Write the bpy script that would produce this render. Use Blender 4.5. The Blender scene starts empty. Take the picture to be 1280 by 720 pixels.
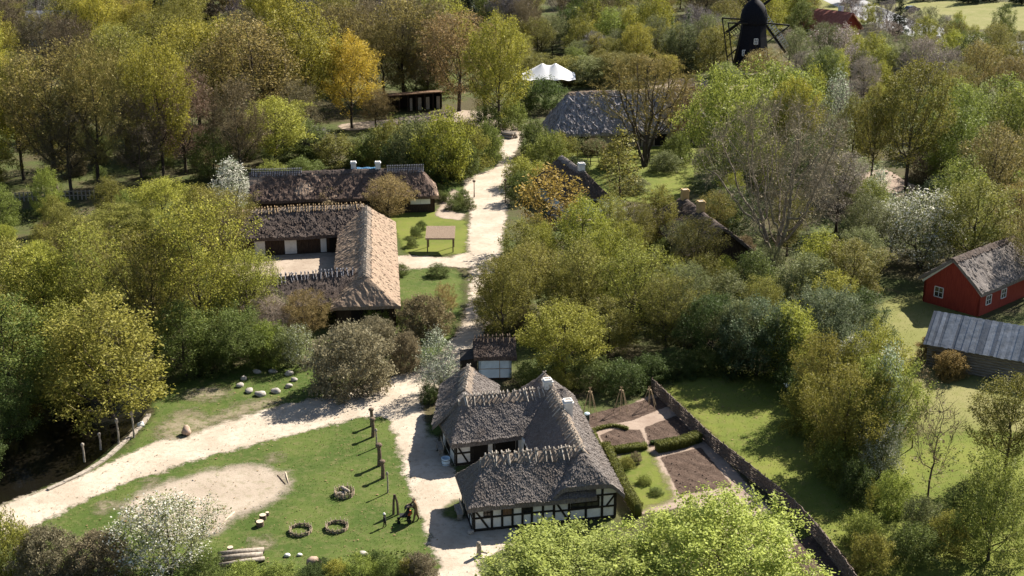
import bpy, bmesh, math, random
import numpy as np
from mathutils import Vector, Matrix

random.seed(7)
RNG = np.random.default_rng(7)
SC = bpy.context.scene
COL = SC.collection

# ------------------------------------------------------------------ camera model
FPX = 1600.0
PITCH = math.radians(18.97)
CAMH = 42.0
CP, SP = math.cos(PITCH), math.sin(PITCH)


def G(px, py, z=0.0):
    """World point at height z seen at a pixel of the 1280 wide photograph."""
    dx = (px - 640) / FPX
    dy = (py - 360) / FPX
    t = (z - CAMH) / (-SP - dy * CP)
    return (dx * t, (CP - dy * SP) * t)


def G3(px, py, z=0.0):
    x, y = G(px, py, z)
    return Vector((x, y, z))


def PX(x, y, z=0.0):
    z -= CAMH
    d = y * CP - z * SP
    u = y * SP + z * CP
    return (640 + FPX * x / d, 360 - FPX * u / d, d)


def height_for(x, y, ty):
    """Height above (x, y) whose picture row is ty."""
    lo, hi = 0.0, 60.0
    for _ in range(40):
        m = (lo + hi) / 2
        if PX(x, y, m)[1] > ty:
            lo = m
        else:
            hi = m
    return lo


# ------------------------------------------------------------------ mesh helpers
class MB:
    def __init__(self):
        self.v = []
        self.f = []
        self.m = []

    def add(self, vs, fs, mi=0):
        o = len(self.v)
        self.v += [tuple(p) for p in vs]
        self.f += [tuple(i + o for i in f) for f in fs]
        self.m += [mi] * len(fs)

    def quad(self, a, b, c, d, mi=0):
        self.add([a, b, c, d], [(0, 1, 2, 3)], mi)

    def box(self, x0, x1, y0, y1, z0, z1, M=None, mi=0):
        vs = [Vector((x, y, z)) for z in (z0, z1) for (x, y) in ((x0, y0), (x1, y0), (x1, y1), (x0, y1))]
        if M is not None:
            vs = [M @ p for p in vs]
        self.add(vs, [(3, 2, 1, 0), (4, 5, 6, 7), (0, 1, 5, 4), (1, 2, 6, 5), (2, 3, 7, 6), (3, 0, 4, 7)], mi)

    def beam(self, a, b, w, d, n, mi=0):
        """Rectangular bar from a to b; d is its thickness along n, w across."""
        a, b, n = Vector(a), Vector(b), Vector(n).normalized()
        t = (b - a).normalized()
        s = t.cross(n).normalized() * (w / 2)
        e = n * (d / 2)
        vs = []
        for p in (a, b):
            vs += [p - s - e, p + s - e, p + s + e, p - s + e]
        self.add(vs, [(3, 2, 1, 0), (4, 5, 6, 7), (0, 1, 5, 4), (1, 2, 6, 5), (2, 3, 7, 6), (3, 0, 4, 7)], mi)

    def tube(self, pts, rad, k=6, mi=0, caps=True):
        pts = [Vector(p) for p in pts]
        if not hasattr(rad, '__len__'):
            rad = [rad] * len(pts)
        vs, fs = [], []
        n = len(pts)
        for i, p in enumerate(pts):
            t = (pts[min(i + 1, n - 1)] - pts[max(i - 1, 0)]).normalized()
            up = Vector((0, 0, 1)) if abs(t.z) < 0.9 else Vector((1, 0, 0))
            s = t.cross(up).normalized()
            q = s.cross(t)
            for j in range(k):
                a = 2 * math.pi * j / k
                vs.append(p + (s * math.cos(a) + q * math.sin(a)) * rad[i])
        for i in range(n - 1):
            for j in range(k):
                fs.append((i * k + j, i * k + (j + 1) % k, (i + 1) * k + (j + 1) % k, (i + 1) * k + j))
        if caps:
            fs.append(tuple(reversed(range(k))))
            fs.append(tuple(range((n - 1) * k, n * k)))
        self.add(vs, fs, mi)

    def lathe(self, c, prof, k=16, mi=0, ang0=0.0):
        vs, fs = [], []
        for (r, z) in prof:
            for j in range(k):
                a = ang0 + 2 * math.pi * j / k
                vs.append((c[0] + r * math.cos(a), c[1] + r * math.sin(a), c[2] + z))
        for i in range(len(prof) - 1):
            for j in range(k):
                fs.append((i * k + j, i * k + (j + 1) % k, (i + 1) * k + (j + 1) % k, (i + 1) * k + j))
        fs.append(tuple(reversed(range(k))))
        fs.append(tuple(range((len(prof) - 1) * k, len(prof) * k)))
        self.add(vs, fs, mi)

    def prism(self, poly, a, b, mi=0):
        """poly: list of 3d points (one end); extruded by vector b-a."""
        d = Vector(b) - Vector(a)
        n = len(poly)
        vs = [Vector(p) for p in poly] + [Vector(p) + d for p in poly]
        fs = [tuple(reversed(range(n))), tuple(range(n, 2 * n))]
        for i in range(n):
            fs.append((i, (i + 1) % n, n + (i + 1) % n, n + i))
        self.add(vs, fs, mi)

    def rock(self, c, sx, sy, sz, seed, mi=0):
        r = random.Random(seed)
        bm = bmesh.new()
        bmesh.ops.create_icosphere(bm, subdivisions=2, radius=1.0)
        ph = [r.uniform(0, 6.3) for _ in range(6)]
        for v in bm.verts:
            p = v.co
            k = 1 + 0.13 * math.sin(3 * p.x + ph[0]) * math.sin(3 * p.y + ph[1]) + 0.12 * math.sin(4 * p.z + ph[2] + 2 * p.x) + 0.06 * math.sin(7 * p.y + ph[3])
            v.co = Vector((p.x * sx * k, p.y * sy * k, p.z * sz * k))
        ang = r.uniform(0, 6.3)
        ca, sa = math.cos(ang), math.sin(ang)
        vs = [(c[0] + v.co.x * ca - v.co.y * sa, c[1] + v.co.x * sa + v.co.y * ca, c[2] + v.co.z) for v in bm.verts]
        self.add(vs, [tuple(v.index for v in f.verts) for f in bm.faces], mi)
        bm.free()


ORG = {}


def mesh_obj(name, mb, mats, parent=None, smooth=False, origin=None):
    """One mesh object from MB with world coordinates."""
    org = Vector((0, 0, 0))
    if parent is not None:
        org = ORG[parent.name]
    elif origin is not None:
        org = Vector(origin)
    me = bpy.data.meshes.new(name)
    me.from_pydata([(p[0] - org[0], p[1] - org[1], p[2] - org[2]) for p in mb.v], [], mb.f)
    if not isinstance(mats, (list, tuple)):
        mats = [mats]
    for m in mats:
        me.materials.append(m)
    if len(mats) > 1:
        me.polygons.foreach_set('material_index', np.array(mb.m, dtype=np.int32))
    if smooth:
        me.polygons.foreach_set('use_smooth', np.ones(len(me.polygons), dtype=bool))
    me.update()
    o = bpy.data.objects.new(name, me)
    COL.objects.link(o)
    if parent is not None:
        o.parent = parent
        ORG[o.name] = org
    else:
        o.location = org
        ORG[o.name] = org
    return o


def tag(o, label=None, cat=None, group=None, kind=None):
    if label:
        o['label'] = label
    if cat:
        o['category'] = cat
    if group:
        o['group'] = group
    if kind:
        o['kind'] = kind
    return o


def thing(name, label, cat, loc=(0, 0, 0), group=None):
    o = bpy.data.objects.new(name, None)
    o.empty_display_size = 0.3
    COL.objects.link(o)
    o.location = loc
    ORG[o.name] = Vector(loc)
    return tag(o, label, cat, group)


# ------------------------------------------------------------------ materials
def new_mat(name):
    m = bpy.data.materials.new(name)
    m.use_nodes = True
    nt = m.node_tree
    nt.nodes.clear()
    return m, nt


def N(nt, typ, **kw):
    n = nt.nodes.new(typ)
    for k, v in kw.items():
        if k in n.inputs.keys() if hasattr(n, 'inputs') else False:
            n.inputs[k].default_value = v
        else:
            setattr(n, k, v)
    return n


def mixc(nt, fac, a, b, blend='MIX'):
    n = nt.nodes.new('ShaderNodeMix')
    n.data_type = 'RGBA'
    n.blend_type = blend
    for s, val in ((0, fac), (6, a), (7, b)):
        if isinstance(val, bpy.types.NodeSocket):
            nt.links.new(val, n.inputs[s])
        elif s == 0:
            n.inputs[0].default_value = val
        else:
            n.inputs[s].default_value = (*val, 1)
    return n.outputs[2]


def noise(nt, coord, scale, detail=4, rough=0.6, stretch=None):
    if stretch is not None:
        mp = nt.nodes.new('ShaderNodeMapping')
        mp.inputs['Scale'].default_value = stretch
        nt.links.new(coord, mp.inputs[0])
        coord = mp.outputs[0]
    n = nt.nodes.new('ShaderNodeTexNoise')
    n.inputs['Scale'].default_value = scale
    n.inputs['Detail'].default_value = detail
    n.inputs['Roughness'].default_value = rough
    nt.links.new(coord, n.inputs['Vector'])
    return n.outputs['Fac']


def ramp(nt, fac, lo, hi):
    n = nt.nodes.new('ShaderNodeMapRange')
    n.interpolation_type = 'SMOOTHSTEP'
    n.inputs['From Min'].default_value = lo
    n.inputs['From Max'].default_value = hi
    nt.links.new(fac, n.inputs['Value'])
    return n.outputs[0]


def math_n(nt, op, a, b):
    n = nt.nodes.new('ShaderNodeMath')
    n.operation = op
    for i, val in enumerate((a, b)):
        if isinstance(val, bpy.types.NodeSocket):
            nt.links.new(val, n.inputs[i])
        else:
            n.inputs[i].default_value = val
    return n.outputs[0]


def finish(nt, col, rough=0.85, bump=None, bdist=0.05, spec=0.25, alpha=None):
    b = nt.nodes.new('ShaderNodeBsdfPrincipled')
    b.inputs['Roughness'].default_value = rough
    b.inputs['Specular IOR Level'].default_value = spec
    if isinstance(col, bpy.types.NodeSocket):
        nt.links.new(col, b.inputs['Base Color'])
    else:
        b.inputs['Base Color'].default_value = (*col, 1)
    if bump is not None:
        bn = nt.nodes.new('ShaderNodeBump')
        bn.inputs['Distance'].default_value = bdist
        bn.inputs['Strength'].default_value = 1.0
        nt.links.new(bump, bn.inputs['Height'])
        nt.links.new(bn.outputs[0], b.inputs['Normal'])
    out = nt.nodes.new('ShaderNodeOutputMaterial')
    sh = b.outputs[0]
    if alpha is not None:
        tr = nt.nodes.new('ShaderNodeBsdfTransparent')
        mx = nt.nodes.new('ShaderNodeMixShader')
        nt.links.new(alpha, mx.inputs[0])
        nt.links.new(tr.outputs[0], mx.inputs[1])
        nt.links.new(sh, mx.inputs[2])
        sh = mx.outputs[0]
    nt.links.new(sh, out.inputs['Surface'])
    return b


def pos(nt):
    return nt.nodes.new('ShaderNodeNewGeometry').outputs['Position']


def mat_simple(name, c1, c2, scale, rough=0.85, bdist=0.02, stretch=None, lo=0.35, hi=0.65, c3=None, s3=1.0, spec=0.25):
    m, nt = new_mat(name)
    p = pos(nt)
    nz = noise(nt, p, scale, 5, 0.65, stretch)
    col = mixc(nt, ramp(nt, nz, lo, hi), c1, c2)
    if c3 is not None:
        col = mixc(nt, ramp(nt, noise(nt, p, s3, 4), 0.5, 0.75), col, c3)
    finish(nt, col, rough, nz if bdist else None, bdist, spec)
    return m


def sheet_mat(name, cols, scales, edge_amp=0.6, edge_scale=1.2, rough=0.95, bdist=0.03, soft=0.15, extra=None, rows=False):
    """Ground sheet: colour from noises, border eaten away by noise against the attribute edge."""
    m, nt = new_mat(name)
    p = pos(nt)
    n1 = noise(nt, p, scales[0], 4, 0.6)
    n2 = noise(nt, p, scales[1], 5, 0.7)
    col = mixc(nt, ramp(nt, n1, 0.35, 0.65), cols[0], cols[1])
    col = mixc(nt, math_n(nt, 'MULTIPLY', ramp(nt, n2, 0.45, 0.7), 0.7), col, cols[2])
    if extra:
        n3 = noise(nt, p, extra[1], 5, 0.75)
        col = mixc(nt, math_n(nt, 'MULTIPLY', ramp(nt, n3, extra[2], extra[3]), extra[4]), col, extra[0])
    at = nt.nodes.new('ShaderNodeAttribute')
    at.attribute_name = 'edge'
    e1 = noise(nt, p, edge_scale, 5, 0.75)
    e = math_n(nt, 'ADD', at.outputs['Fac'], math_n(nt, 'MULTIPLY', math_n(nt, 'SUBTRACT', e1, 0.5), edge_amp * 2.6))
    a = ramp(nt, e, -soft, soft)
    hb = noise(nt, p, 6.0, 4, 0.7)
    if rows:
        wv = nt.nodes.new('ShaderNodeTexWave')
        wv.bands_direction = 'DIAGONAL'
        wv.inputs['Scale'].default_value = 0.42
        wv.inputs['Distortion'].default_value = 4.0
        wv.inputs['Detail'].default_value = 2.0
        nt.links.new(p, wv.inputs['Vector'])
        hb = math_n(nt, 'ADD', hb, math_n(nt, 'MULTIPLY', wv.outputs['Fac'], 0.4))
    finish(nt, col, rough, hb, bdist, 0.1, a)
    return m


M = {}
# thatch: grey brown weathered reed
def thatch_mat(name, a, b, c, streak=9.0, patch=0.6, pw=0.65):
    m, nt = new_mat(name)
    p = pos(nt)
    n1 = noise(nt, p, streak, 5, 0.7, (1, 1, 0.35))
    n2 = noise(nt, p, patch, 4, 0.6)
    n3 = noise(nt, p, 2.6, 5, 0.7)
    col = mixc(nt, ramp(nt, n1, 0.3, 0.7), a, b)
    col = mixc(nt, math_n(nt, 'MULTIPLY', ramp(nt, n2, 0.45 + 0.1 * (pw > 0.7), 0.7 - 0.08 * (pw > 0.7)), pw), col, c)
    col = mixc(nt, math_n(nt, 'MULTIPLY', ramp(nt, n3, 0.55, 0.75), 0.35), col, b)
    finish(nt, col, 0.95, n1, 0.06, 0.08)
    return m


M['thatch'] = thatch_mat('weathered_thatch', (0.118, 0.102, 0.094), (0.275, 0.245, 0.228), (0.15, 0.124, 0.108), 14.0)
M['thatch_dark'] = thatch_mat('dark_thatch', (0.062, 0.048, 0.042), (0.15, 0.12, 0.105), (0.085, 0.062, 0.05))
M['thatch_grey'] = thatch_mat('grey_thatch', (0.12, 0.11, 0.115), (0.44, 0.41, 0.42), (0.22, 0.20, 0.205), 3.0, 0.4)
M['thatch_warm'] = thatch_mat('warm_thatch', (0.22, 0.16, 0.115), (0.38, 0.29, 0.215), (0.30, 0.215, 0.16))
M['thatch_repair'] = thatch_mat('patched_thatch', (0.075, 0.053, 0.044), (0.17, 0.122, 0.098), (0.40, 0.29, 0.21), 6.0, 0.3, 0.9)
M['straw'] = thatch_mat('ridge_straw', (0.16, 0.125, 0.10), (0.30, 0.245, 0.195), (0.20, 0.15, 0.115), 12.0)
M['stick'] = mat_simple('silvered_wood', (0.34, 0.29, 0.235), (0.60, 0.53, 0.45), 5.0, 0.9)
M['stick_new'] = mat_simple('fresh_ridge_wood', (0.36, 0.24, 0.12), (0.52, 0.38, 0.22), 5.0, 0.9)
M['stick_grey'] = mat_simple('grey_ridge_wood', (0.16, 0.16, 0.18), (0.30, 0.30, 0.33), 5.0, 0.9)
M['white'] = mat_simple('limewash', (0.80, 0.78, 0.74), (0.68, 0.66, 0.62), 1.3, 0.9, 0.01, c3=(0.55, 0.53, 0.48), s3=0.9)
M['white2'] = mat_simple('bluish_limewash', (0.62, 0.77, 0.88), (0.54, 0.68, 0.79), 1.5, 0.9, 0.01)
M['timber'] = mat_simple('tarred_timber', (0.012, 0.010, 0.009), (0.03, 0.025, 0.02), 6.0, 0.7)
M['darkwood'] = mat_simple('dark_boards', (0.03, 0.02, 0.014), (0.065, 0.043, 0.03), 5.0, 0.85, stretch=(3, 3, 0.4))
M['brownwood'] = mat_simple('brown_boards', (0.13, 0.075, 0.04), (0.20, 0.12, 0.07), 5.0, 0.8, stretch=(3, 3, 0.4))
M['greywood'] = mat_simple('grey_weathered_wood', (0.24, 0.20, 0.16), (0.40, 0.35, 0.29), 6.0, 0.9)
M['palewood'] = mat_simple('pale_cut_wood', (0.48, 0.38, 0.27), (0.62, 0.52, 0.40), 6.0, 0.9)
M['bark'] = mat_simple('log_bark', (0.10, 0.07, 0.05), (0.19, 0.14, 0.10), 8.0, 0.95)
M['glass'] = mat_simple('dark_window_glass', (0.015, 0.017, 0.02), (0.03, 0.032, 0.036), 2.0, 0.12, 0, spec=0.5)
M['void'] = mat_simple('dark_opening', (0.012, 0.010, 0.008), (0.02, 0.016, 0.013), 2.0, 0.95, 0)
M['stone'] = mat_simple('fieldstone', (0.30, 0.27, 0.24), (0.48, 0.44, 0.39), 3.0, 0.9, 0.03)
M['boulder'] = mat_simple('reddish_boulder', (0.32, 0.22, 0.16), (0.46, 0.34, 0.26), 3.0, 0.9, 0.03)
M['whitestone'] = mat_simple('white_stone', (0.68, 0.66, 0.60), (0.78, 0.76, 0.72), 3.0, 0.9, 0.03)
M['black'] = mat_simple('tarred_shingle', (0.006, 0.006, 0.009), (0.014, 0.014, 0.02), 4.0, 0.75, 0.02, (1, 1, 3), spec=0.12)
M['paintw'] = mat_simple('white_paint', (0.78, 0.78, 0.78), (0.70, 0.70, 0.70), 2.0, 0.6, 0)
M['canvas'] = mat_simple('white_canvas', (0.86, 0.86, 0.86), (0.80, 0.80, 0.80), 0.8, 0.7, 0)
M['red'] = mat_simple('falun_red_boards', (0.22, 0.03, 0.02), (0.30, 0.05, 0.03), 4.0, 0.85, 0.01, (4, 4, 0.3))
M['rooftile'] = mat_simple('red_clay_tiles', (0.28, 0.09, 0.06), (0.38, 0.14, 0.10), 3.0, 0.85)
M['slate'] = mat_simple('bluegrey_planks', (0.17, 0.19, 0.23), (0.42, 0.46, 0.52), 2.4, 0.7, 0.03, (5, 0.6, 1))
for _i, _c in enumerate(((0.20, 0.215, 0.245), (0.30, 0.32, 0.355), (0.38, 0.40, 0.44))):
    M['plank%d' % _i] = mat_simple('weathered_plank', tuple(x * 0.7 for x in _c), _c, 1.6, 0.8, 0.02)
M['logwall'] = mat_simple('grey_logs', (0.14, 0.12, 0.10), (0.27, 0.24, 0.21), 3.0, 0.9, 0.03, (0.5, 0.5, 6))
M['greyroof'] = mat_simple('violet_grey_roof', (0.24, 0.24, 0.28), (0.32, 0.32, 0.36), 2.0, 0.7)
M['yellowbrick'] = mat_simple('yellow_brick', (0.44, 0.30, 0.13), (0.55, 0.40, 0.2), 6.0, 0.9)
M['tarp'] = mat_simple('blue_tarpaulin', (0.05, 0.16, 0.30), (0.08, 0.22, 0.38), 2.0, 0.5, 0)
M['wattle'] = mat_simple('woven_hazel', (0.09, 0.068, 0.055), (0.21, 0.165, 0.135), 9.0, 0.95, 0.03)
M['cane'] = mat_simple('hazel_cane', (0.30, 0.22, 0.13), (0.42, 0.32, 0.2), 6.0, 0.9)
M['binm'] = mat_simple('green_bin_paint', (0.02, 0.035, 0.03), (0.03, 0.045, 0.04), 3.0, 0.5, 0)
M['skin'] = mat_simple('skin', (0.50, 0.31, 0.23), (0.54, 0.34, 0.26), 8.0, 0.6, 0)
M['coat'] = mat_simple('tan_brown_coat', (0.20, 0.13, 0.075), (0.26, 0.17, 0.10), 8.0, 0.9, 0)
M['trouser'] = mat_simple('brown_trousers', (0.13, 0.085, 0.055), (0.17, 0.11, 0.07), 8.0, 0.9, 0)
M['darkcloth'] = mat_simple('black_cloth', (0.012, 0.012, 0.015), (0.025, 0.025, 0.03), 8.0, 0.9, 0)
M['orange'] = mat_simple('orange_red_cloth', (0.48, 0.10, 0.04), (0.55, 0.14, 0.05), 8.0, 0.8, 0)
M['hair'] = mat_simple('brown_hair', (0.05, 0.03, 0.018), (0.08, 0.05, 0.03), 20.0, 0.7, 0)
M['palehat'] = mat_simple('pale_hat', (0.6, 0.58, 0.54), (0.7, 0.68, 0.64), 8.0, 0.9, 0)
M['shoe'] = mat_simple('dark_shoe', (0.02, 0.016, 0.014), (0.03, 0.024, 0.02), 8.0, 0.6, 0)
M['rubber'] = mat_simple('rubber', (0.015, 0.015, 0.015), (0.025, 0.025, 0.025), 8.0, 0.8, 0)
M['iron'] = mat_simple('dark_iron', (0.03, 0.03, 0.03), (0.05, 0.05, 0.05), 8.0, 0.5, 0)
M['asphalt'] = mat_simple('asphalt', (0.30, 0.31, 0.34), (0.38, 0.39, 0.42), 2.0, 0.9, 0)
M['carpaint'] = mat_simple('dark_car_paint', (0.02, 0.025, 0.04), (0.025, 0.03, 0.05), 2.0, 0.25, 0, spec=0.5)
M['carwhite'] = mat_simple('white_car_paint', (0.70, 0.72, 0.74), (0.72, 0.74, 0.76), 2.0, 0.25, 0, spec=0.5)


# leaves: colour comes from the object, per leaf variation from the attribute var
def leaf_mat(name, trans=0.35, blossom=None):
    m, nt = new_mat(name)
    oi = nt.nodes.new('ShaderNodeObjectInfo')
    at = nt.nodes.new('ShaderNodeAttribute')
    at.attribute_name = 'var'
    base = oi.outputs['Color']
    if blossom:
        rgb = nt.nodes.new('ShaderNodeRGB')
        rgb.outputs[0].default_value = (*blossom, 1)
        base = rgb.outputs[0]
    hs = nt.nodes.new('ShaderNodeHueSaturation')
    nt.links.new(base, hs.inputs['Color'])
    v = nt.nodes.new('ShaderNodeMapRange')
    nt.links.new(at.outputs['Fac'], v.inputs['Value'])
    v.inputs['To Min'].default_value = 0.66
    v.inputs['To Max'].default_value = 1.34
    nt.links.new(v.outputs[0], hs.inputs['Value'])
    h = nt.nodes.new('ShaderNodeMapRange')
    nt.links.new(at.outputs['Fac'], h.inputs['Value'])
    h.inputs['To Min'].default_value = 0.505
    h.inputs['To Max'].default_value = 0.492
    nt.links.new(h.outputs[0], hs.inputs['Hue'])
    d = nt.nodes.new('ShaderNodeBsdfPrincipled')
    d.inputs['Roughness'].default_value = 0.6
    d.inputs['Specular IOR Level'].default_value = 0.15
    nt.links.new(hs.outputs[0], d.inputs['Base Color'])
    t = nt.nodes.new('ShaderNodeBsdfTranslucent')
    nt.links.new(hs.outputs[0], t.inputs['Color'])
    mx = nt.nodes.new('ShaderNodeMixShader')
    mx.inputs[0].default_value = trans
    nt.links.new(d.outputs[0], mx.inputs[1])
    nt.links.new(t.outputs[0], mx.inputs[2])
    out = nt.nodes.new('ShaderNodeOutputMaterial')
    nt.links.new(mx.outputs[0], out.inputs['Surface'])
    return m


M['leaf'] = leaf_mat('leaf', 0.36)
M['petal'] = leaf_mat('petal', 0.3, (0.68, 0.67, 0.57))
M['petalgreen'] = leaf_mat('silvery_petal', 0.3, (0.56, 0.58, 0.46))
M['petalpink'] = leaf_mat('pale_pink_petal', 0.3, (0.52, 0.43, 0.42))


def bark_mat(name, a, b):
    return mat_simple(name, a, b, 3.0, 0.95, 0.03, (1, 1, 0.4))


M['trunkdark'] = bark_mat('dark_bark', (0.045, 0.035, 0.027), (0.10, 0.078, 0.06))
M['trunkgrey'] = bark_mat('grey_bark', (0.15, 0.13, 0.11), (0.28, 0.25, 0.22))
M['trunktan'] = bark_mat('tan_bark', (0.17, 0.135, 0.10), (0.32, 0.27, 0.21))
M['trunkbrown'] = bark_mat('brown_bark', (0.07, 0.05, 0.035), (0.14, 0.10, 0.07))


def twig_mat(name, k):
    """Thin twigs take the object's colour, greyed."""
    m, nt = new_mat(name)
    oi = nt.nodes.new('ShaderNodeObjectInfo')
    col = mixc(nt, k, oi.outputs['Color'], (0.10, 0.08, 0.062))
    finish(nt, col, 0.9, None, 0, 0.1)
    return m


M['twig'] = twig_mat('twig', 0.75)
M['twigbare'] = twig_mat('bare_twig', 0.15)
# ------------------------------------------------------------------ trees
def env_points(kind, n, H, R, z0, rng, clump=0.0):
    if clump:
        c = env_raw(kind, max(22, int(n / 11)), H, R * 0.92, z0 + 0.04 * H, rng, 5.0)
        k = rng.integers(0, len(c), n)
        p = c[k] + rng.normal(size=(n, 3)) * np.array([1, 1, 0.75]) * clump * R
        p[:, 2] = np.maximum(p[:, 2], z0 * 0.8 + 0.05)
        u = env_raw(kind, n // 4, H * 0.95, R * 0.9, z0, rng)
        return np.vstack([p, u])
    return env_raw(kind, n, H, R, z0, rng)


def env_raw(kind, n, H, R, z0, rng, pw=2.6):
    """Attraction points inside a lobed crown envelope: total height H, radius R, crown base z0."""
    out = []
    ph = rng.uniform(0, 6.28, 8)
    amp = rng.uniform(0.12, 0.2)
    while len(out) < n:
        d = rng.normal(size=3)
        d /= np.linalg.norm(d)
        rr = rng.uniform() ** (1 / pw)
        az = math.atan2(d[1], d[0])
        lob = 1 + amp * (math.sin(3 * az + ph[0] + 2 * d[2]) + 0.7 * math.sin(5 * az + ph[1] - 3 * d[2]) + 0.6 * math.sin(6 * d[2] + ph[2] + az))
        zc, rz = (H + z0) / 2, (H - z0) / 2
        if kind == 'round':
            p = np.array([d[0] * R * lob * rr, d[1] * R * lob * rr, zc + d[2] * rz * rr * (0.92 + 0.08 * lob)])
        elif kind == 'vase':
            t = (d[2] * rr + 1) / 2
            w = 0.35 + 0.65 * min(1, t * 1.5)
            p = np.array([d[0] * R * lob * rr * w, d[1] * R * lob * rr * w, zc + d[2] * rz * rr])
        elif kind == 'egg':
            t = rng.uniform() ** 0.85
            w = np.interp(t, (0, 0.15, 0.4, 0.7, 0.88, 1), (0.78, 0.98, 1.0, 0.78, 0.5, 0.12))
            q = rng.uniform() ** (1 / pw)
            p = np.array([math.cos(az) * R * lob * w * q, math.sin(az) * R * lob * w * q, z0 + t * (H - z0)])
        elif kind == 'cone':
            t = rng.uniform() ** 1.5
            w = (1 - t) * (0.85 + 0.15 * math.sin(t * 40))
            q = math.sqrt(rng.uniform(0.3, 1))
            p = np.array([math.cos(az) * R * w * q, math.sin(az) * R * w * q, z0 + t * (H - z0)])
        else:  # bush: upper half, down to the ground
            t = rng.uniform()
            w = np.interp(t, (0, 0.2, 0.5, 0.75, 0.9, 1), (0.86, 0.98, 0.95, 0.76, 0.52, 0.15))
            q = rng.uniform() ** (1 / pw)
            p = np.array([math.cos(az) * R * lob * w * q, math.sin(az) * R * lob * w * q, z0 + t * (H - z0) * (0.94 + 0.06 * lob)])
        out.append(p)
    return np.array(out)


def grow(pts, chains, step, kill, rng, up=0.12):
    P, par = [], []
    for ch in chains:
        prev = -1
        for q in ch:
            P.append(np.array(q, float))
            par.append(prev)
            prev = len(P) - 1
    A = pts.copy()
    Pn = np.array(P)
    D = np.linalg.norm(A[:, None] - Pn[None], axis=2)
    near = D.argmin(1)
    dist = D.min(1)
    nch = {}
    for it in range(160):
        if len(A) == 0:
            break
        dv = A - Pn[near]
        dv /= np.maximum(np.linalg.norm(dv, axis=1), 1e-6)[:, None]
        acc = np.zeros_like(Pn)
        np.add.at(acc, near, dv)
        idx = np.unique(near)
        new, npar = [], []
        for i in idx:
            if nch.get(i, 0) >= 3:
                continue
            v = acc[i]
            l = np.linalg.norm(v)
            if l < 1e-6:
                continue
            v = v / l + rng.normal(size=3) * 0.16
            v[2] += up
            v /= np.linalg.norm(v)
            new.append(Pn[i] + v * step)
            npar.append(i)
            nch[i] = nch.get(i, 0) + 1
        if not new:
            break
        base = len(Pn)
        newa = np.array(new)
        Pn = np.vstack([Pn, newa])
        par += npar
        D = np.linalg.norm(A[:, None] - newa[None], axis=2)
        k = D.argmin(1)
        m = D.min(1)
        b = m < dist
        near = np.where(b, base + k, near)
        dist = np.where(b, m, dist)
        keep = dist > kill
        A, near, dist = A[keep], near[keep], dist[keep]
        if len(Pn) > 5000:
            break
    return Pn, np.array(par)


def frusta(P0, P1, r0, r1, k):
    n = len(P0)
    t = P1 - P0
    t = t / np.maximum(np.linalg.norm(t, axis=1), 1e-6)[:, None]
    up = np.where(np.abs(t[:, 2:3]) < 0.9, np.array([[0, 0, 1.0]]), np.array([[1.0, 0, 0]]))
    s = np.cross(t, up)
    s /= np.linalg.norm(s, axis=1)[:, None]
    q = np.cross(s, t)
    ang = 2 * np.pi * np.arange(k) / k
    ring = s[:, None] * np.cos(ang)[None, :, None] + q[:, None] * np.sin(ang)[None, :, None]
    v = np.concatenate([P0[:, None] + ring * r0[:, None, None], P1[:, None] + ring * r1[:, None, None]], axis=1)
    j = np.arange(k)
    f = np.stack([j, (j + 1) % k, k + (j + 1) % k, k + j], axis=1)
    F = f[None] + (np.arange(n) * 2 * k)[:, None, None]
    return v.reshape(-1, 3), F.reshape(-1, 4)


def leaf_quads(C, size, rng, flat=0.5, elong=0.62):
    n = len(C)
    nrm = rng.normal(size=(n, 3))
    nrm /= np.linalg.norm(nrm, axis=1)[:, None]
    nrm[:, 2] = np.abs(nrm[:, 2]) + flat
    nrm /= np.linalg.norm(nrm, axis=1)[:, None]
    a = rng.normal(size=(n, 3))
    a -= nrm * (a * nrm).sum(1)[:, None]
    a /= np.linalg.norm(a, axis=1)[:, None]
    b = np.cross(nrm, a)
    s = size * np.exp(rng.normal(0, 0.32, n))[:, None]
    w = s * elong * rng.uniform(0.7, 1.2, n)[:, None]
    dip = nrm * s * rng.uniform(-0.25, 0.25, n)[:, None]
    v = np.stack([C - a * s * 0.5, C + b * w * 0.5 + dip, C + a * s * 0.5, C - b * w * 0.5 + dip], axis=1)
    f = np.arange(4)[None] + (np.arange(n) * 4)[:, None]
    return v.reshape(-1, 3), f


def np_mesh(name, parts, mats):
    """parts: list of (verts, quads, material index, var array or None)."""
    me = bpy.data.meshes.new(name)
    V = np.concatenate([p[0] for p in parts])
    off, fl, mi, var = 0, [], [], []
    for v, f, m, a in parts:
        fl.append(f + off)
        off += len(v)
        mi.append(np.full(len(f), m, np.int32))
        var.append(a if a is not None else np.full(len(f), 0.5))
    F = np.concatenate(fl)
    me.vertices.add(len(V))
    me.vertices.foreach_set('co', V.astype(np.float32).ravel())
    me.loops.add(F.size)
    me.loops.foreach_set('vertex_index', F.astype(np.int32).ravel())
    me.polygons.add(len(F))
    me.polygons.foreach_set('loop_start', (np.arange(len(F)) * 4).astype(np.int32))
    me.polygons.foreach_set('loop_total', np.full(len(F), 4, np.int32))
    for m in mats:
        me.materials.append(m)
    me.polygons.foreach_set('material_index', np.concatenate(mi))
    at = me.attributes.new('var', 'FLOAT', 'FACE')
    at.data.foreach_set('value', np.concatenate(var).astype(np.float32))
    me.update(calc_edges=True)
    return me


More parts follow.
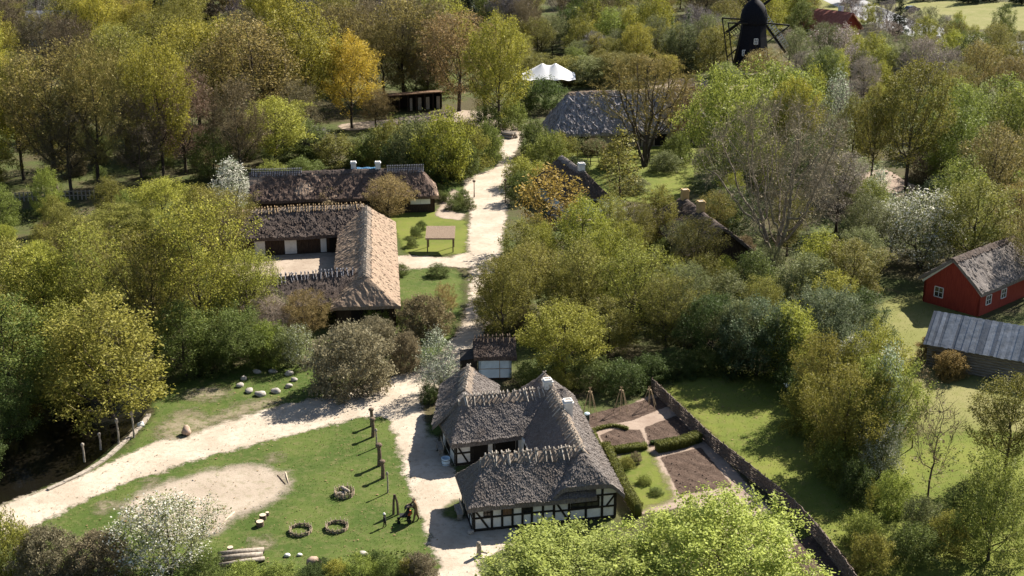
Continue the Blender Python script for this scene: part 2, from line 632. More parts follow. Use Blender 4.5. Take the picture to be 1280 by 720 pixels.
def make_proto(name, kind, H, R, z0, seed, n=520, trunk_h=None, rt=0.22, leaves=14, lsize=0.32, spread=0.42,
               twigs=3, twlen=0.7, twig_w=0.022, step=0.5, kill=0.95, stems=1, bark='trunkdark', twmat='twig',
               blossom=0.0, petal='petal', flat=0.5, clump=0.0):
    rng = np.random.default_rng(seed)
    pts = env_points(kind, n, H, R, z0, rng, clump)
    trunk_h = trunk_h if trunk_h is not None else z0 + 0.15 * (H - z0)
    chains = []
    for s in range(stems):
        a = 6.28 * s / max(1, stems) + rng.uniform(0, 1)
        lean = 0.0 if stems == 1 else rng.uniform(0.15, 0.4)
        ch = []
        m = max(2, int(trunk_h / step))
        wob = rng.uniform(0, 6.28)
        for i in range(m + 1):
            z = trunk_h * i / m
            ch.append((math.cos(a) * (0.12 * (stems > 1) + lean * z) + 0.08 * math.sin(z * 0.8 + wob) * min(1, z),
                       math.sin(a) * (0.12 * (stems > 1) + lean * z) + 0.08 * math.cos(z * 0.7 + wob) * min(1, z), z))
        chains.append(ch)
    P, par = grow(pts, chains, step, kill, rng)
    cnt = np.zeros(len(P))
    has = np.zeros(len(P), bool)
    has[par[par >= 0]] = True
    cnt[~has] = 1
    for i in range(len(P) - 1, -1, -1):
        if par[i] >= 0:
            cnt[par[i]] += cnt[i]
    tot = cnt.max()
    rad = np.maximum(rt * (cnt / tot) ** 0.5, 0.012)
    c = np.where(par >= 0)[0]
    p = par[c]
    r1 = rad[c]
    r0 = np.minimum(rad[p], r1 * 1.35)
    # root flare
    low = P[p][:, 2] < 0.4
    r0 = np.where(low, r0 * 1.35, r0)
    trunkp, crownp = [], []
    for k, lo, hi, dest in ((7, 0.10, 9, trunkp), (5, 0.045, 0.10, trunkp), (3, 0.0, 0.045, crownp)):
        s = (r1 >= lo) & (r1 < hi)
        if s.any():
            v, f = frusta(P[p][s], P[c][s], r0[s], r1[s], k)
            dest.append((v, f, 0, None))
    if not trunkp:
        s = r1 >= np.quantile(r1, 0.9)
        v, f = frusta(P[p][s], P[c][s], r0[s], r1[s], 4)
        trunkp.append((v, f, 0, None))
    tips = np.where(cnt <= 2)[0]
    tips = tips[par[tips] >= 0]
    if twigs:
        T = np.repeat(tips, twigs)
        d = P[T] - P[par[T]]
        d /= np.maximum(np.linalg.norm(d, axis=1), 1e-6)[:, None]
        d = d + rng.normal(size=d.shape) * 0.6
        d[:, 2] += 0.15
        d /= np.linalg.norm(d, axis=1)[:, None]
        L = twlen * rng.uniform(0.5, 1.3, len(T))[:, None]
        side = np.cross(d, rng.normal(size=d.shape))
        side /= np.linalg.norm(side, axis=1)[:, None]
        A = P[T] - (P[T] - P[par[T]]) * rng.uniform(0, 1, len(T))[:, None]
        B = A + d * L
        bend = rng.normal(size=d.shape) * 0.12 * L
        Mid = (A + B) / 2 + bend
        v = np.stack([A - side * twig_w, Mid - side * twig_w * 0.6, B, Mid + side * twig_w * 0.6], axis=1).reshape(-1, 3)
        f = np.arange(4)[None] + (np.arange(len(T)) * 4)[:, None]
        crownp.append((v, f, 0, None))
    if leaves:
        T = np.repeat(tips, leaves)
        cv = rng.uniform(0, 1, len(P))[T]
        C = P[T] + rng.normal(size=(len(T), 3)) * spread * np.array([1, 1, 0.8])
        v, f = leaf_quads(C, lsize, rng, flat)
        var = np.clip(0.5 * cv + 0.5 * rng.uniform(0, 1, len(T)), 0, 1)
        fm = np.full(len(T), 1)
        if blossom > 0:
            isb = rng.uniform(0, 1, len(T)) < blossom * (0.4 + 1.2 * cv)
            parts_l = [(~isb, 1), (isb, 2)]
        else:
            parts_l = [(np.ones(len(T), bool), 1)]
        v4 = v.reshape(-1, 4, 3)
        for sel, mi in parts_l:
            if sel.any():
                vv = v4[sel].reshape(-1, 3)
                ff = np.arange(4)[None] + (np.arange(sel.sum()) * 4)[:, None]
                crownp.append((vv, ff, mi, var[sel]))
    tm = np_mesh(name + '_trunk', trunkp, [M[bark]])
    cm = np_mesh(name + '_crown', crownp, [M[twmat], M['leaf'], M[petal]])
    v = np.concatenate([q[0] for q in crownp])
    top = np.quantile(v[:, 2], 0.995)
    rr = np.quantile(np.hypot(v[:, 0], v[:, 1]), 0.97)
    return dict(trunk=tm, crown=cm, H=float(top), R=float(rr))


PROTO = {}


def protos():
    mk = make_proto
    PROTO['oak'] = [mk('oak', 'round', 15, 5.4, 2.6, s, n=1150, rt=0.26, leaves=44, lsize=0.205, spread=0.42, twigs=5, flat=0.5, clump=c) for s, c in ((11, .15), (12, .12), (13, .18), (14, .15), (15, .2), (16, .13))]
    PROTO['sparse'] = [mk('sparse', 'vase', 15, 5.2, 2.0, s, n=1150, rt=0.25, leaves=28, lsize=0.19, spread=0.44, twigs=10, kill=0.8, clump=c) for s, c in ((21, .14), (22, .11), (23, .17), (24, .14), (25, .2))]
    PROTO['budding'] = [mk('budding', 'round', 14, 4.6, 1.8, s, n=1050, rt=0.24, leaves=18, lsize=0.165, spread=0.5, twigs=24, twlen=0.9, twmat='twigbare', kill=0.8, clump=c) for s, c in ((31, .16), (32, .12), (33, .2), (34, .14))]
    PROTO['bare'] = [mk('bare', 'vase', 12, 6.6, 1.2, 41, n=1700, rt=0.20, leaves=4, lsize=0.13, spread=0.5, twigs=20, twlen=0.95, twig_w=0.014, stems=3, trunk_h=1.6, bark='trunktan', twmat='twigbare', kill=0.7, step=0.42)]
    PROTO['spreading'] = [mk('spreading', 'vase', 12, 6.0, 1.8, 45, n=1500, rt=0.22, leaves=6, lsize=0.14, spread=0.5, twigs=16, twlen=0.9, twig_w=0.016, stems=4, trunk_h=1.8, twmat='twigbare', kill=0.75)]
    PROTO['dense'] = [mk('dense', 'egg', 11, 4.2, 0.6, s, n=1150, rt=0.20, leaves=48, lsize=0.2, spread=0.4, twigs=3, flat=0.4, clump=c) for s, c in ((51, .16), (52, .12), (53, .2), (54, .15), (58, .18), (59, .13))]
    PROTO['broad'] = [mk('broad', 'round', 11, 5.6, 1.0, s, n=1300, rt=0.24, leaves=50, lsize=0.2, spread=0.4, twigs=3, clump=0.15) for s in (55, 56, 57)]
    PROTO['slim'] = [mk('slim', 'egg', 9, 2.0, 1.0, s, n=420, rt=0.12, leaves=18, lsize=0.2, spread=0.32, twigs=6, step=0.4, kill=0.7) for s in (61, 62)]
    PROTO['maple'] = [mk('maple', 'round', 12, 6.4, 2.5, s, n=2200, rt=0.30, leaves=44, lsize=0.2, spread=0.34, twigs=1, flat=0.8, step=0.42, kill=0.65, clump=0.12) for s in (71, 72)]
    PROTO['conifer'] = [mk('conifer', 'cone', 16, 3.6, 0.6, 81, n=900, rt=0.2, trunk_h=14, leaves=18, lsize=0.36, spread=0.35, twigs=2, flat=0.2, kill=0.75)]
    PROTO['bush'] = [mk('bush', 'bush', 3.2, 2.3, 0.0, s, n=700, rt=0.05, stems=4, trunk_h=0.4, leaves=36, lsize=0.125, spread=0.2, twigs=4, twlen=0.4, step=0.28, kill=0.42, twig_w=0.01, clump=0.17) for s in (91, 92, 93)]
    PROTO['twiggy'] = [mk('twiggy', 'bush', 3.2, 2.2, 0.0, s, n=1100, rt=0.035, stems=6, trunk_h=0.4, leaves=40, lsize=0.12, spread=0.17, twigs=16, twlen=0.42, step=0.25, kill=0.36, twig_w=0.008, twmat='twigbare', bark='trunkbrown', flat=0.1) for s in (95, 96)]
    PROTO['blossom'] = [mk('blossom', 'round', 5.2, 2.9, 0.3, s, n=1100, rt=0.10, stems=2, trunk_h=0.7, leaves=46, lsize=0.12, spread=0.27, twigs=4, twlen=0.5, step=0.35, kill=0.55, blossom=0.40, twig_w=0.012, clump=0.15) for s in (101, 102)]
    PROTO['palepink'] = [mk('palepink', 'round', 8, 4.0, 0.8, 105, n=800, rt=0.16, leaves=18, lsize=0.22, spread=0.4, twigs=5, blossom=0.6, petal='petalpink')]
    PROTO['silver'] = [mk('silver', 'egg', 6.5, 1.9, 0.3, s, n=520, rt=0.07, stems=3, trunk_h=1.0, leaves=26, lsize=0.14, spread=0.28, twigs=5, twlen=0.6, step=0.35, kill=0.55, blossom=0.25, petal='petalgreen') for s in (111, 112)]
    PROTO['whitebloom'] = [mk('whitebloom', 'egg', 6.5, 1.9, 0.3, 113, n=520, rt=0.07, stems=3, trunk_h=1.0, leaves=26, lsize=0.15, spread=0.28, twigs=5, twlen=0.6, step=0.35, kill=0.55, blossom=0.75)]
    PROTO['golden'] = [mk('golden', 'round', 9, 3.6, 1.8, 121, n=520, rt=0.14, leaves=18, lsize=0.25, spread=0.34, twigs=6, bark='trunkbrown')]
    PROTO['sapling'] = [mk('sapling', 'vase', 7, 1.8, 1.0, 131, n=200, rt=0.07, leaves=4, lsize=0.15, spread=0.3, twigs=8, twlen=0.7, step=0.35, kill=0.55, twmat='twigbare', bark='trunkbrown')]


protos()

COLR = dict(
    olive=(0.256, 0.244, 0.048), olivebrown=(0.307, 0.252, 0.073), oliveyellow=(0.380, 0.354, 0.051), yellow=(0.527, 0.416, 0.053),
    yellowgreen=(0.340, 0.350, 0.054), green=(0.148, 0.187, 0.043), fresh=(0.247, 0.293, 0.058), deep=(0.090, 0.130, 0.033),
    dark=(0.040, 0.055, 0.026), brown=(0.229, 0.187, 0.099), redbrown=(0.229, 0.154, 0.105), darkbrown=(0.143, 0.114, 0.070),
    palegrey=(0.40, 0.33, 0.22), grey=(0.275, 0.235, 0.145), greyviolet=(0.229, 0.205, 0.193), golden=(0.46, 0.335, 0.07), bright=(0.308, 0.358, 0.068), silver=(0.344, 0.410, 0.257),
    maple=(0.344, 0.398, 0.082), greygreen=(0.221, 0.243, 0.092), orange=(0.333, 0.247, 0.094), pinkgrey=(0.367, 0.313, 0.252), bluegreen=(0.138, 0.181, 0.088))

TREES = []   # every tree and shrub, labelled at the end
OCC = []     # ground already taken: (x, y, r)


TREENAME = dict(whitebloom='blossom_tree', spreading='spreading_tree', oak='leafy_tree', sparse='leafing_tree', budding='budding_tree', bare='bare_tree', dense='bushy_tree', broad='broad_tree', slim='slim_tree', maple='maple_tree', conifer='conifer_tree',
                bush='bush_tree', twiggy='twiggy_tree', blossom='blossom_tree', palepink='blossom_tree', silver='flowering_tree', golden='golden_tree', sapling='sapling')


def plant(sp, x, y, h, r, col, look, zone, cat='tree', name=None, rot=None, lab=None):
    pr = PROTO[sp][random.randrange(len(PROTO[sp]))]
    o = bpy.data.objects.new(name or ('shrub' if cat == 'shrub' else TREENAME[sp]), None)
    COL.objects.link(o)
    o.location = (x, y, 0)
    o.rotation_euler = (0, 0, random.uniform(0, 6.28) if rot is None else rot)
    s = r / pr['R']
    sz = h / pr['H']
    o.scale = (s, s * random.uniform(0.92, 1.08), sz)
    base = COLR[col]
    j = [random.uniform(0.96, 1.04) for _ in range(3)]
    k = random.uniform(0.76, 1.14)
    for nm, me in (('trunk', pr['trunk']), ('crown', pr['crown'])):
        c = bpy.data.objects.new('stems' if (nm == 'trunk' and cat == 'shrub') else ('foliage' if cat == 'shrub' else nm), me)
        COL.objects.link(c)
        c.parent = o
        c.color = (min(1, base[0] * j[0] * k), min(1, base[1] * j[1] * k), min(1, base[2] * j[2] * k), 1)
    TREES.append(dict(o=o, look=look, zone=zone, cat=cat, x=x, y=y, px=PX(x, y, h * 0.6)[0], lab=lab))
    OCC.append((x, y, r))
    return o


def T(sp, bx, by, ty, w, col, look, zone, cat='tree', lab=None, rot=None, nm=None):
    """A tree whose foot is at ground pixel (bx, by), top at row ty, crown w pixels wide."""
    x, y = G(bx, by)
    h = height_for(x, y, ty)
    d = PX(x, y, h / 2)[2]
    return plant(sp, x, y, h, 0.5 * w * d / FPX, col, look, zone, cat, nm, rot, lab)
# ------------------------------------------------------------------ ground
def catmull(pts, n=8, closed=True):
    out = []
    m = len(pts)
    P = [np.array(p, float) for p in pts]
    rng_ = range(m if closed else m - 1)
    for i in rng_:
        p0, p1, p2, p3 = (P[(i - 1) % m], P[i], P[(i + 1) % m], P[(i + 2) % m]) if closed else (P[max(i - 1, 0)], P[i], P[i + 1], P[min(i + 2, m - 1)])
        for k in range(n):
            t = k / n
            out.append(0.5 * (2 * p1 + (p2 - p0) * t + (2 * p0 - 5 * p1 + 4 * p2 - p3) * t * t + (3 * p1 - p0 - 3 * p2 + p3) * t ** 3))
    if not closed:
        out.append(P[-1])
    return np.array(out)


def sdist(Q, poly):
    """Signed distance (inside positive) of points Q to a closed polygon."""
    a = poly
    b = np.roll(poly, -1, axis=0)
    dmin = np.full(len(Q), 1e9)
    inside = np.zeros(len(Q), bool)
    for (ax, ay), (bx, by) in zip(a, b):
        ex, ey = bx - ax, by - ay
        l2 = ex * ex + ey * ey + 1e-12
        t = np.clip(((Q[:, 0] - ax) * ex + (Q[:, 1] - ay) * ey) / l2, 0, 1)
        dx, dy = Q[:, 0] - ax - t * ex, Q[:, 1] - ay - t * ey
        dmin = np.minimum(dmin, dx * dx + dy * dy)
        c = (ay > Q[:, 1]) != (by > Q[:, 1])
        if ay != by:
            xi = ax + (Q[:, 1] - ay) / (by - ay) * ex
            inside ^= c & (Q[:, 0] < xi)
    d = np.sqrt(dmin)
    return np.where(inside, d, -d)


SHEETS = {}
ZC = []


def sheet(name, pix, mat, z, cell=0.5, margin=0.9, smooth=True, kind='structure', n=6):
    z = 0.004 + 0.0012 * len(ZC) + (0.02 if z >= 0.02 else 0)
    ZC.append(name)
    pts = [G(*p) for p in pix]
    poly = catmull(pts, n) if smooth else np.array(pts)
    x0, y0 = poly.min(0) - margin
    x1, y1 = poly.max(0) + margin
    nx, ny = int((x1 - x0) / cell) + 2, int((y1 - y0) / cell) + 2
    X, Y = np.meshgrid(x0 + np.arange(nx) * cell, y0 + np.arange(ny) * cell)
    Q = np.stack([X.ravel(), Y.ravel()], 1)
    d = sdist(Q, poly)
    ok = (d > -margin).reshape(ny, nx)
    cells = ok[:-1, :-1] | ok[1:, :-1] | ok[:-1, 1:] | ok[1:, 1:]
    used = np.zeros((ny, nx), bool)
    used[:-1, :-1] |= cells
    used[1:, :-1] |= cells
    used[:-1, 1:] |= cells
    used[1:, 1:] |= cells
    ids = -np.ones(ny * nx, int)
    ids[used.ravel()] = np.arange(used.sum())
    V = np.concatenate([Q[used.ravel()], np.full((used.sum(), 1), z)], 1)
    j, i = np.where(cells)
    F = np.stack([ids[j * nx + i], ids[j * nx + i + 1], ids[(j + 1) * nx + i + 1], ids[(j + 1) * nx + i]], 1)
    me = bpy.data.meshes.new(name)
    me.from_pydata(V.tolist(), [], F.tolist())
    me.materials.append(mat)
    at = me.attributes.new('edge', 'FLOAT', 'POINT')
    at.data.foreach_set('value', d[used.ravel()].astype(np.float32))
    o = bpy.data.objects.new(name, me)
    COL.objects.link(o)
    tag(o, kind=kind)
    SHEETS[name] = SHEETS.get(name, []) + [poly]
    return o


# stream course (near the lower-left corner)
STREAM = catmull([G(*p) for p in ((-60, 640), (20, 622), (100, 590), (150, 551), (184, 517), (196, 492), (160, 470), (100, 472), (20, 490), (-60, 520))], 5)

# the ground: one sheet to the horizon, sunk along the stream
def spaced(a, b, fine, far, ratio=1.35):
    v = list(np.arange(a, b + 0.01, fine))
    s = fine
    while v[-1] < far:
        s *= ratio
        v.append(v[-1] + s)
    s = fine
    while v[0] > -far:
        s *= ratio
        v.insert(0, v[0] - s)
    return np.array(v)


gx = spaced(-60, 60, 0.8, 6000)
gy = spaced(50, 130, 0.8, 6000)
XX, YY = np.meshgrid(gx, gy)
Q = np.stack([XX.ravel(), YY.ravel()], 1)
near = (np.abs(Q[:, 0]) < 75) & (Q[:, 1] > 45) & (Q[:, 1] < 140)
Z = np.zeros(len(Q))
ds = sdist(Q[near], STREAM)
Z[near] = -0.75 * np.clip((ds + 0.1) / 1.4, 0, 1)
nx, ny = len(gx), len(gy)
jj, ii = np.meshgrid(np.arange(ny - 1), np.arange(nx - 1), indexing='ij')
F = np.stack([jj * nx + ii, jj * nx + ii + 1, (jj + 1) * nx + ii + 1, (jj + 1) * nx + ii], -1).reshape(-1, 4)
gm = bpy.data.meshes.new('ground')
gm.from_pydata(np.concatenate([Q, Z[:, None]], 1).tolist(), [], F.tolist())
m, nt = new_mat('rough_ground')
p = pos(nt)
n1 = noise(nt, p, 0.09, 5, 0.65)
n2 = noise(nt, p, 1.4, 5, 0.75)
n3 = noise(nt, p, 0.5, 4, 0.7)
c = mixc(nt, ramp(nt, n1, 0.42, 0.6), (0.075, 0.062, 0.034), (0.065, 0.085, 0.024))
c = mixc(nt, math_n(nt, 'MULTIPLY', ramp(nt, n2, 0.4, 0.7), 0.6), c, (0.10, 0.10, 0.04))
c = mixc(nt, math_n(nt, 'MULTIPLY', ramp(nt, n3, 0.55, 0.75), 0.6), c, (0.12, 0.085, 0.055))
finish(nt, c, 0.95, n2, 0.12, 0.1)
gm.materials.append(m)
ground = bpy.data.objects.new('ground', gm)
COL.objects.link(ground)
tag(ground, kind='structure')

# water of the stream
mw, nt = new_mat('stream_water')
wn = noise(nt, pos(nt), 2.2, 3, 0.5)
finish(nt, (0.007, 0.006, 0.004), 0.12, wn, 0.015, 0.25)
wb = MB()
wb.add([(x, y, -0.32) for x, y in STREAM], [tuple(range(len(STREAM)))])
tag(mesh_obj('stream_water', wb, mw), kind='structure')

LAWN = sheet_mat('lawn', [(0.055, 0.088, 0.018), (0.09, 0.12, 0.028), (0.14, 0.135, 0.055)], (0.22, 1.6), 0.8, 0.7, soft=0.5, extra=((0.20, 0.165, 0.10), 0.35, 0.60, 0.78, 0.55))
LAWN2 = sheet_mat('sunny_meadow', [(0.105, 0.135, 0.024), (0.155, 0.175, 0.035), (0.165, 0.155, 0.05)], (0.15, 1.3), 0.8, 0.6, soft=0.5)
MEADOW = sheet_mat('pale_meadow', [(0.17, 0.175, 0.055), (0.22, 0.205, 0.085), (0.15, 0.16, 0.045)], (0.15, 0.9), 0.9, 0.5, soft=0.6)
SANDP = sheet_mat('gravel_path', [(0.40, 0.335, 0.262), (0.51, 0.44, 0.355), (0.32, 0.26, 0.195)], (0.3, 2.2), 0.95, 0.8, soft=0.3, extra=((0.30, 0.26, 0.19), 0.9, 0.6, 0.8, 0.35))
YARD = sheet_mat('trodden_yard', [(0.33, 0.265, 0.205), (0.40, 0.33, 0.26), (0.24, 0.185, 0.14)], (0.3, 1.6), 0.7, 0.8, soft=0.3)
SAND = sheet_mat('worn_sand', [(0.34, 0.28, 0.22), (0.41, 0.345, 0.275), (0.22, 0.19, 0.125)], (0.25, 2.0), 0.9, 0.8, soft=0.7, extra=((0.15, 0.16, 0.06), 0.9, 0.56, 0.74, 0.6))
WORN = sheet_mat('worn_turf', [(0.20, 0.17, 0.11), (0.27, 0.225, 0.16), (0.11, 0.12, 0.04)], (0.4, 2.0), 1.3, 0.9, soft=0.9, extra=((0.08, 0.105, 0.025), 1.3, 0.48, 0.62, 0.8))
SOIL = sheet_mat('dug_soil', [(0.075, 0.05, 0.038), (0.105, 0.072, 0.056), (0.135, 0.098, 0.077)], (0.6, 3.0), 0.15, 2.0, soft=0.1, bdist=0.11, rows=True)
GPATH = sheet_mat('garden_path', [(0.29, 0.22, 0.175), (0.35, 0.275, 0.22), (0.23, 0.17, 0.135)], (0.5, 2.5), 0.3, 1.5, soft=0.15)
LITTER = sheet_mat('leaf_litter', [(0.085, 0.062, 0.04), (0.12, 0.09, 0.06), (0.065, 0.065, 0.028)], (0.25, 1.2), 1.2, 0.5, soft=0.6, bdist=0.1)

# lawns
sheet('lawn', [(60, 640), (150, 598), (230, 570), (330, 540), (425, 514), (500, 505), (515, 560), (530, 615), (545, 690), (540, 740), (300, 745), (60, 745), (40, 690)], LAWN, 0.004)
sheet('verge_lawn', [(60, 610), (110, 590), (150, 565), (190, 520), (200, 490), (260, 468), (330, 452), (400, 462), (450, 495), (345, 520), (250, 556), (165, 585), (105, 618), (40, 640)], LAWN, 0.004)
sheet('right_lawn', [(835, 488), (870, 465), (940, 465), (1010, 480), (1080, 520), (1100, 600), (1060, 650), (1010, 648), (960, 605), (900, 550), (860, 512)], LAWN2, 0.004)
sheet('far_right_lawn', [(1085, 400), (1120, 372), (1170, 380), (1290, 430), (1300, 560), (1180, 560), (1130, 500), (1095, 440)], MEADOW, 0.004)
sheet('lower_right_lawn', [(1000, 650), (1060, 640), (1120, 560), (1200, 540), (1310, 560), (1320, 740), (1060, 740), (1010, 690)], LAWN2, 0.004)
sheet('courtyard_lawn', [(480, 262), (530, 262), (580, 275), (582, 312), (560, 318), (510, 318), (495, 290)], LAWN2, 0.004)
sheet('path_side_lawn', [(488, 340), (560, 335), (578, 350), (572, 400), (555, 440), (520, 440), (480, 390)], LAWN, 0.004)
sheet('orchard_lawn', [(700, 178), (780, 175), (860, 178), (870, 205), (850, 250), (790, 252), (740, 240), (700, 205)], LAWN2, 0.006, 0.8)
sheet('hedge_lawn', [(545, 235), (575, 195), (600, 180), (612, 190), (590, 212), (588, 238), (560, 245)], LAWN, 0.004)
sheet('far_field', [(1060, 22), (1125, 2), (1180, 2), (1330, 6), (1330, 36), (1200, 36), (1110, 30)], MEADOW, 0.02, 3.0, 4)
sheet('far_slope', [(985, -2), (1040, -2), (1062, 8), (1050, 24), (1010, 20)], MEADOW, 0.02, 3.0, 4)

# gravel
sheet('gravel_path', [(-80, 668), (0, 633), (60, 610), (100, 595), (160, 568), (200, 551), (245, 538), (300, 521), (350, 507), (420, 493), (470, 478), (520, 462), (545, 448), (566, 425), (580, 400), (588, 370), (588, 340),
                      (585, 318), (586, 290), (588, 262), (580, 240), (584, 222), (606, 215), (624, 205), (625, 185), (622, 170), (618, 160), (652, 165), (650, 180), (641, 195), (640, 215), (636, 240), (632, 275), (626, 310), (624, 345), (616, 380), (606, 415),
                      (590, 445), (560, 475), (530, 498), (528, 520), (545, 545), (560, 580), (580, 600), (640, 640), (640, 680), (602, 700), (602, 750), (548, 750), (545, 700), (530, 655), (512, 605), (499, 565), (489, 530), (470, 521), (430, 527), (360, 545),
                      (290, 563), (230, 580), (190, 593), (150, 607), (100, 630), (0, 676), (-80, 715)], SANDP, 0.008, 0.4, n=4)
sheet('crossing_path', [(470, 322), (520, 320), (560, 322), (590, 316), (596, 335), (560, 333), (520, 336), (470, 340)], SANDP, 0.012, 0.5)
sheet('shed_yard', [(425, 156), (480, 150), (530, 143), (580, 138), (612, 142), (636, 152), (650, 170), (617, 168), (590, 156), (540, 152), (490, 157), (440, 163)], YARD, 0.010, 0.7)
sheet('farm_courtyard', [(270, 318), (350, 316), (430, 316), (450, 322), (450, 350), (380, 352), (290, 352)], YARD, 0.008, 0.5)
sheet('cottage_path', [(690, 262), (760, 262), (800, 255), (830, 262), (820, 275), (750, 275), (700, 275)], YARD, 0.010, 0.5)
sheet('garden_side_path', [(548, 262), (562, 240), (572, 240), (566, 262), (580, 268), (575, 275), (545, 270)], YARD, 0.012, 0.3)
sheet('mill_yard', [(800, 102), (850, 98), (905, 101), (990, 104), (990, 112), (900, 112), (820, 110)], YARD, 0.010, 0.9)
sheet('clearing_path', [(1075, 222), (1105, 212), (1135, 228), (1160, 240), (1150, 252), (1110, 242)], GPATH, 0.012, 0.6)
sheet('far_lane', [(1086, 160), (1085, 128), (1100, 122), (1100, 165)], YARD, 0.012, 0.8)
sheet('road', [(1020, -10), (1050, -7), (1090, 12), (1145, 31), (1200, 45), (1330, 63), (1330, 70), (1200, 52), (1135, 39), (1080, 20)], mat_simple('grey_road', (0.27, 0.275, 0.29), (0.33, 0.335, 0.35), 0.2), 0.03, 3.0, 2.0)

# worn sand on the lawn
sheet('sand_patch', [(158, 632), (185, 612), (240, 594), (290, 583), (330, 584), (356, 594), (358, 612), (335, 630), (290, 650), (270, 668), (215, 672), (165, 650)], SAND, 0.010, 0.25)
for k_, q in enumerate(([(122, 634), (136, 628), (144, 632), (130, 640)], [(338, 571), (350, 569), (347, 576), (339, 576)], [(182, 603), (192, 601), (190, 607)], [(318, 676), (336, 674), (336, 682), (320, 684)])):
    sheet('bare_patch', q, WORN, 0.010, 0.2, 0.5)
sheet('worn_verge', [(205, 528), (235, 512), (262, 522), (292, 508), (330, 500), (345, 505), (270, 530), (225, 548), (198, 545)], WORN, 0.010, 0.25)
sheet('worn_verge', [(235, 492), (265, 484), (285, 492), (260, 500), (238, 500)], WORN, 0.010, 0.25)

# kitchen garden
sheet('garden_path', [(722, 540), (760, 525), (800, 500), (830, 495), (870, 535), (920, 590), (965, 640), (1010, 700), (960, 720), (880, 640), (820, 640), (790, 640), (760, 590), (735, 560)], GPATH, 0.006, 0.3)
sheet('soil_bed', [(750, 545), (768, 537), (800, 538), (806, 552), (786, 560), (760, 562)], SOIL, 0.012, 0.2, 0.3, smooth=False)
sheet('soil_bed', [(806, 535), (845, 520), (870, 546), (812, 560)], SOIL, 0.012, 0.2, 0.3, smooth=False)
sheet('soil_bed', [(826, 572), (876, 560), (915, 608), (850, 620)], SOIL, 0.012, 0.2, 0.3, smooth=False)
sheet('soil_bed', [(730, 520), (790, 505), (822, 497), (835, 508), (790, 526), (738, 535)], SOIL, 0.012, 0.2, 0.3, smooth=False)
sheet('garden_green', [(770, 572), (808, 560), (842, 622), (800, 640)], LAWN2, 0.014, 0.3, 0.3, smooth=False)
sheet('soil_bed', [(990, 690), (1020, 670), (1060, 700), (1070, 740), (1000, 740)], SOIL, 0.012, 0.3, 0.3)
# grass strips by the farmhouse gables
sheet('gable_grass', [(536, 530), (551, 513), (560, 530), (552, 545), (538, 545)], LAWN, 0.014, 0.2, 0.4)
sheet('gable_grass', [(553, 640), (572, 628), (582, 640), (575, 650), (558, 648)], LAWN, 0.014, 0.2, 0.4)

# stone kerb along the stream
kb = MB()
kp = [G(*q) for q in ((60, 613), (104, 592), (132, 574), (158, 551), (178, 531), (186, 519))]
kp = catmull(kp, 6, False)
r_ = random.Random(3)
for i in range(len(kp) - 1):
    a, b = Vector((*kp[i], 0.02)), Vector((*kp[i + 1], 0.02))
    kb.beam(a, b + (b - a) * 0.02, 0.32 + r_.uniform(-0.05, 0.05), 0.22 + r_.uniform(-0.04, 0.04), (0, 0, 1))
tag(mesh_obj('stream_kerb', kb, M['greywood']), kind='structure')


# grass blades, sprinkled where lawns lie
def blades(name, polys, dens, size, seed, col, edge=None):
    rng = np.random.default_rng(seed)
    pts = []
    for poly in polys:
        x0, y0 = poly.min(0)
        x1, y1 = poly.max(0)
        n = int((x1 - x0) * (y1 - y0) * dens)
        Q = rng.uniform((x0, y0), (x1, y1), (n, 2))
        d = sdist(Q, poly)
        keep = d > 0.15
        cl = np.sin(Q[:, 0] * 1.3 + 1.7 * np.sin(Q[:, 1] * 0.9)) * np.sin(Q[:, 1] * 1.1 + 1.3 * np.sin(Q[:, 0] * 0.7))
        keep &= rng.uniform(-1.2, 1, n) < cl * 0.8 + 0.1
        pts.append(Q[keep])
    Q = np.concatenate(pts)
    for nm in ('gravel_path', 'sand_patch', 'bare_patch', 'soil_bed'):
        for poly in SHEETS.get(nm, []):
            d = sdist(Q, poly)
            Q = Q[d < 0.05]
    n = len(Q)
    a = rng.uniform(0, 6.28, n)
    h = size * rng.uniform(0.5, 1.5, n)
    w = size * 0.28
    lean = rng.normal(size=(n, 2)) * 0.5 * h[:, None]
    z0 = np.zeros(n)
    ca, sa = np.cos(a) * w, np.sin(a) * w
    v = np.stack([np.stack([Q[:, 0] - ca, Q[:, 1] - sa, z0], 1), np.stack([Q[:, 0] + ca, Q[:, 1] + sa, z0], 1),
                  np.stack([Q[:, 0] + lean[:, 0] + ca * 0.3, Q[:, 1] + lean[:, 1] + sa * 0.3, h], 1),
                  np.stack([Q[:, 0] + lean[:, 0] - ca * 0.3, Q[:, 1] + lean[:, 1] - sa * 0.3, h], 1)], 1).reshape(-1, 3)
    f = np.arange(4)[None] + (np.arange(n) * 4)[:, None]
    me = np_mesh(name, [(v, f, 0, rng.uniform(0, 1, n))], [M['leaf']])
    o = bpy.data.objects.new(name, me)
    o.color = (*col, 1)
    COL.objects.link(o)
    tag(o, kind='stuff')
    return o


blades('grass', SHEETS['lawn'] + SHEETS['verge_lawn'] + SHEETS['path_side_lawn'], 30, 0.07, 5, (0.14, 0.18, 0.042))
blades('meadow_grass', SHEETS['right_lawn'] + SHEETS['lower_right_lawn'] + SHEETS['far_right_lawn'], 16, 0.075, 6, (0.17, 0.20, 0.045))


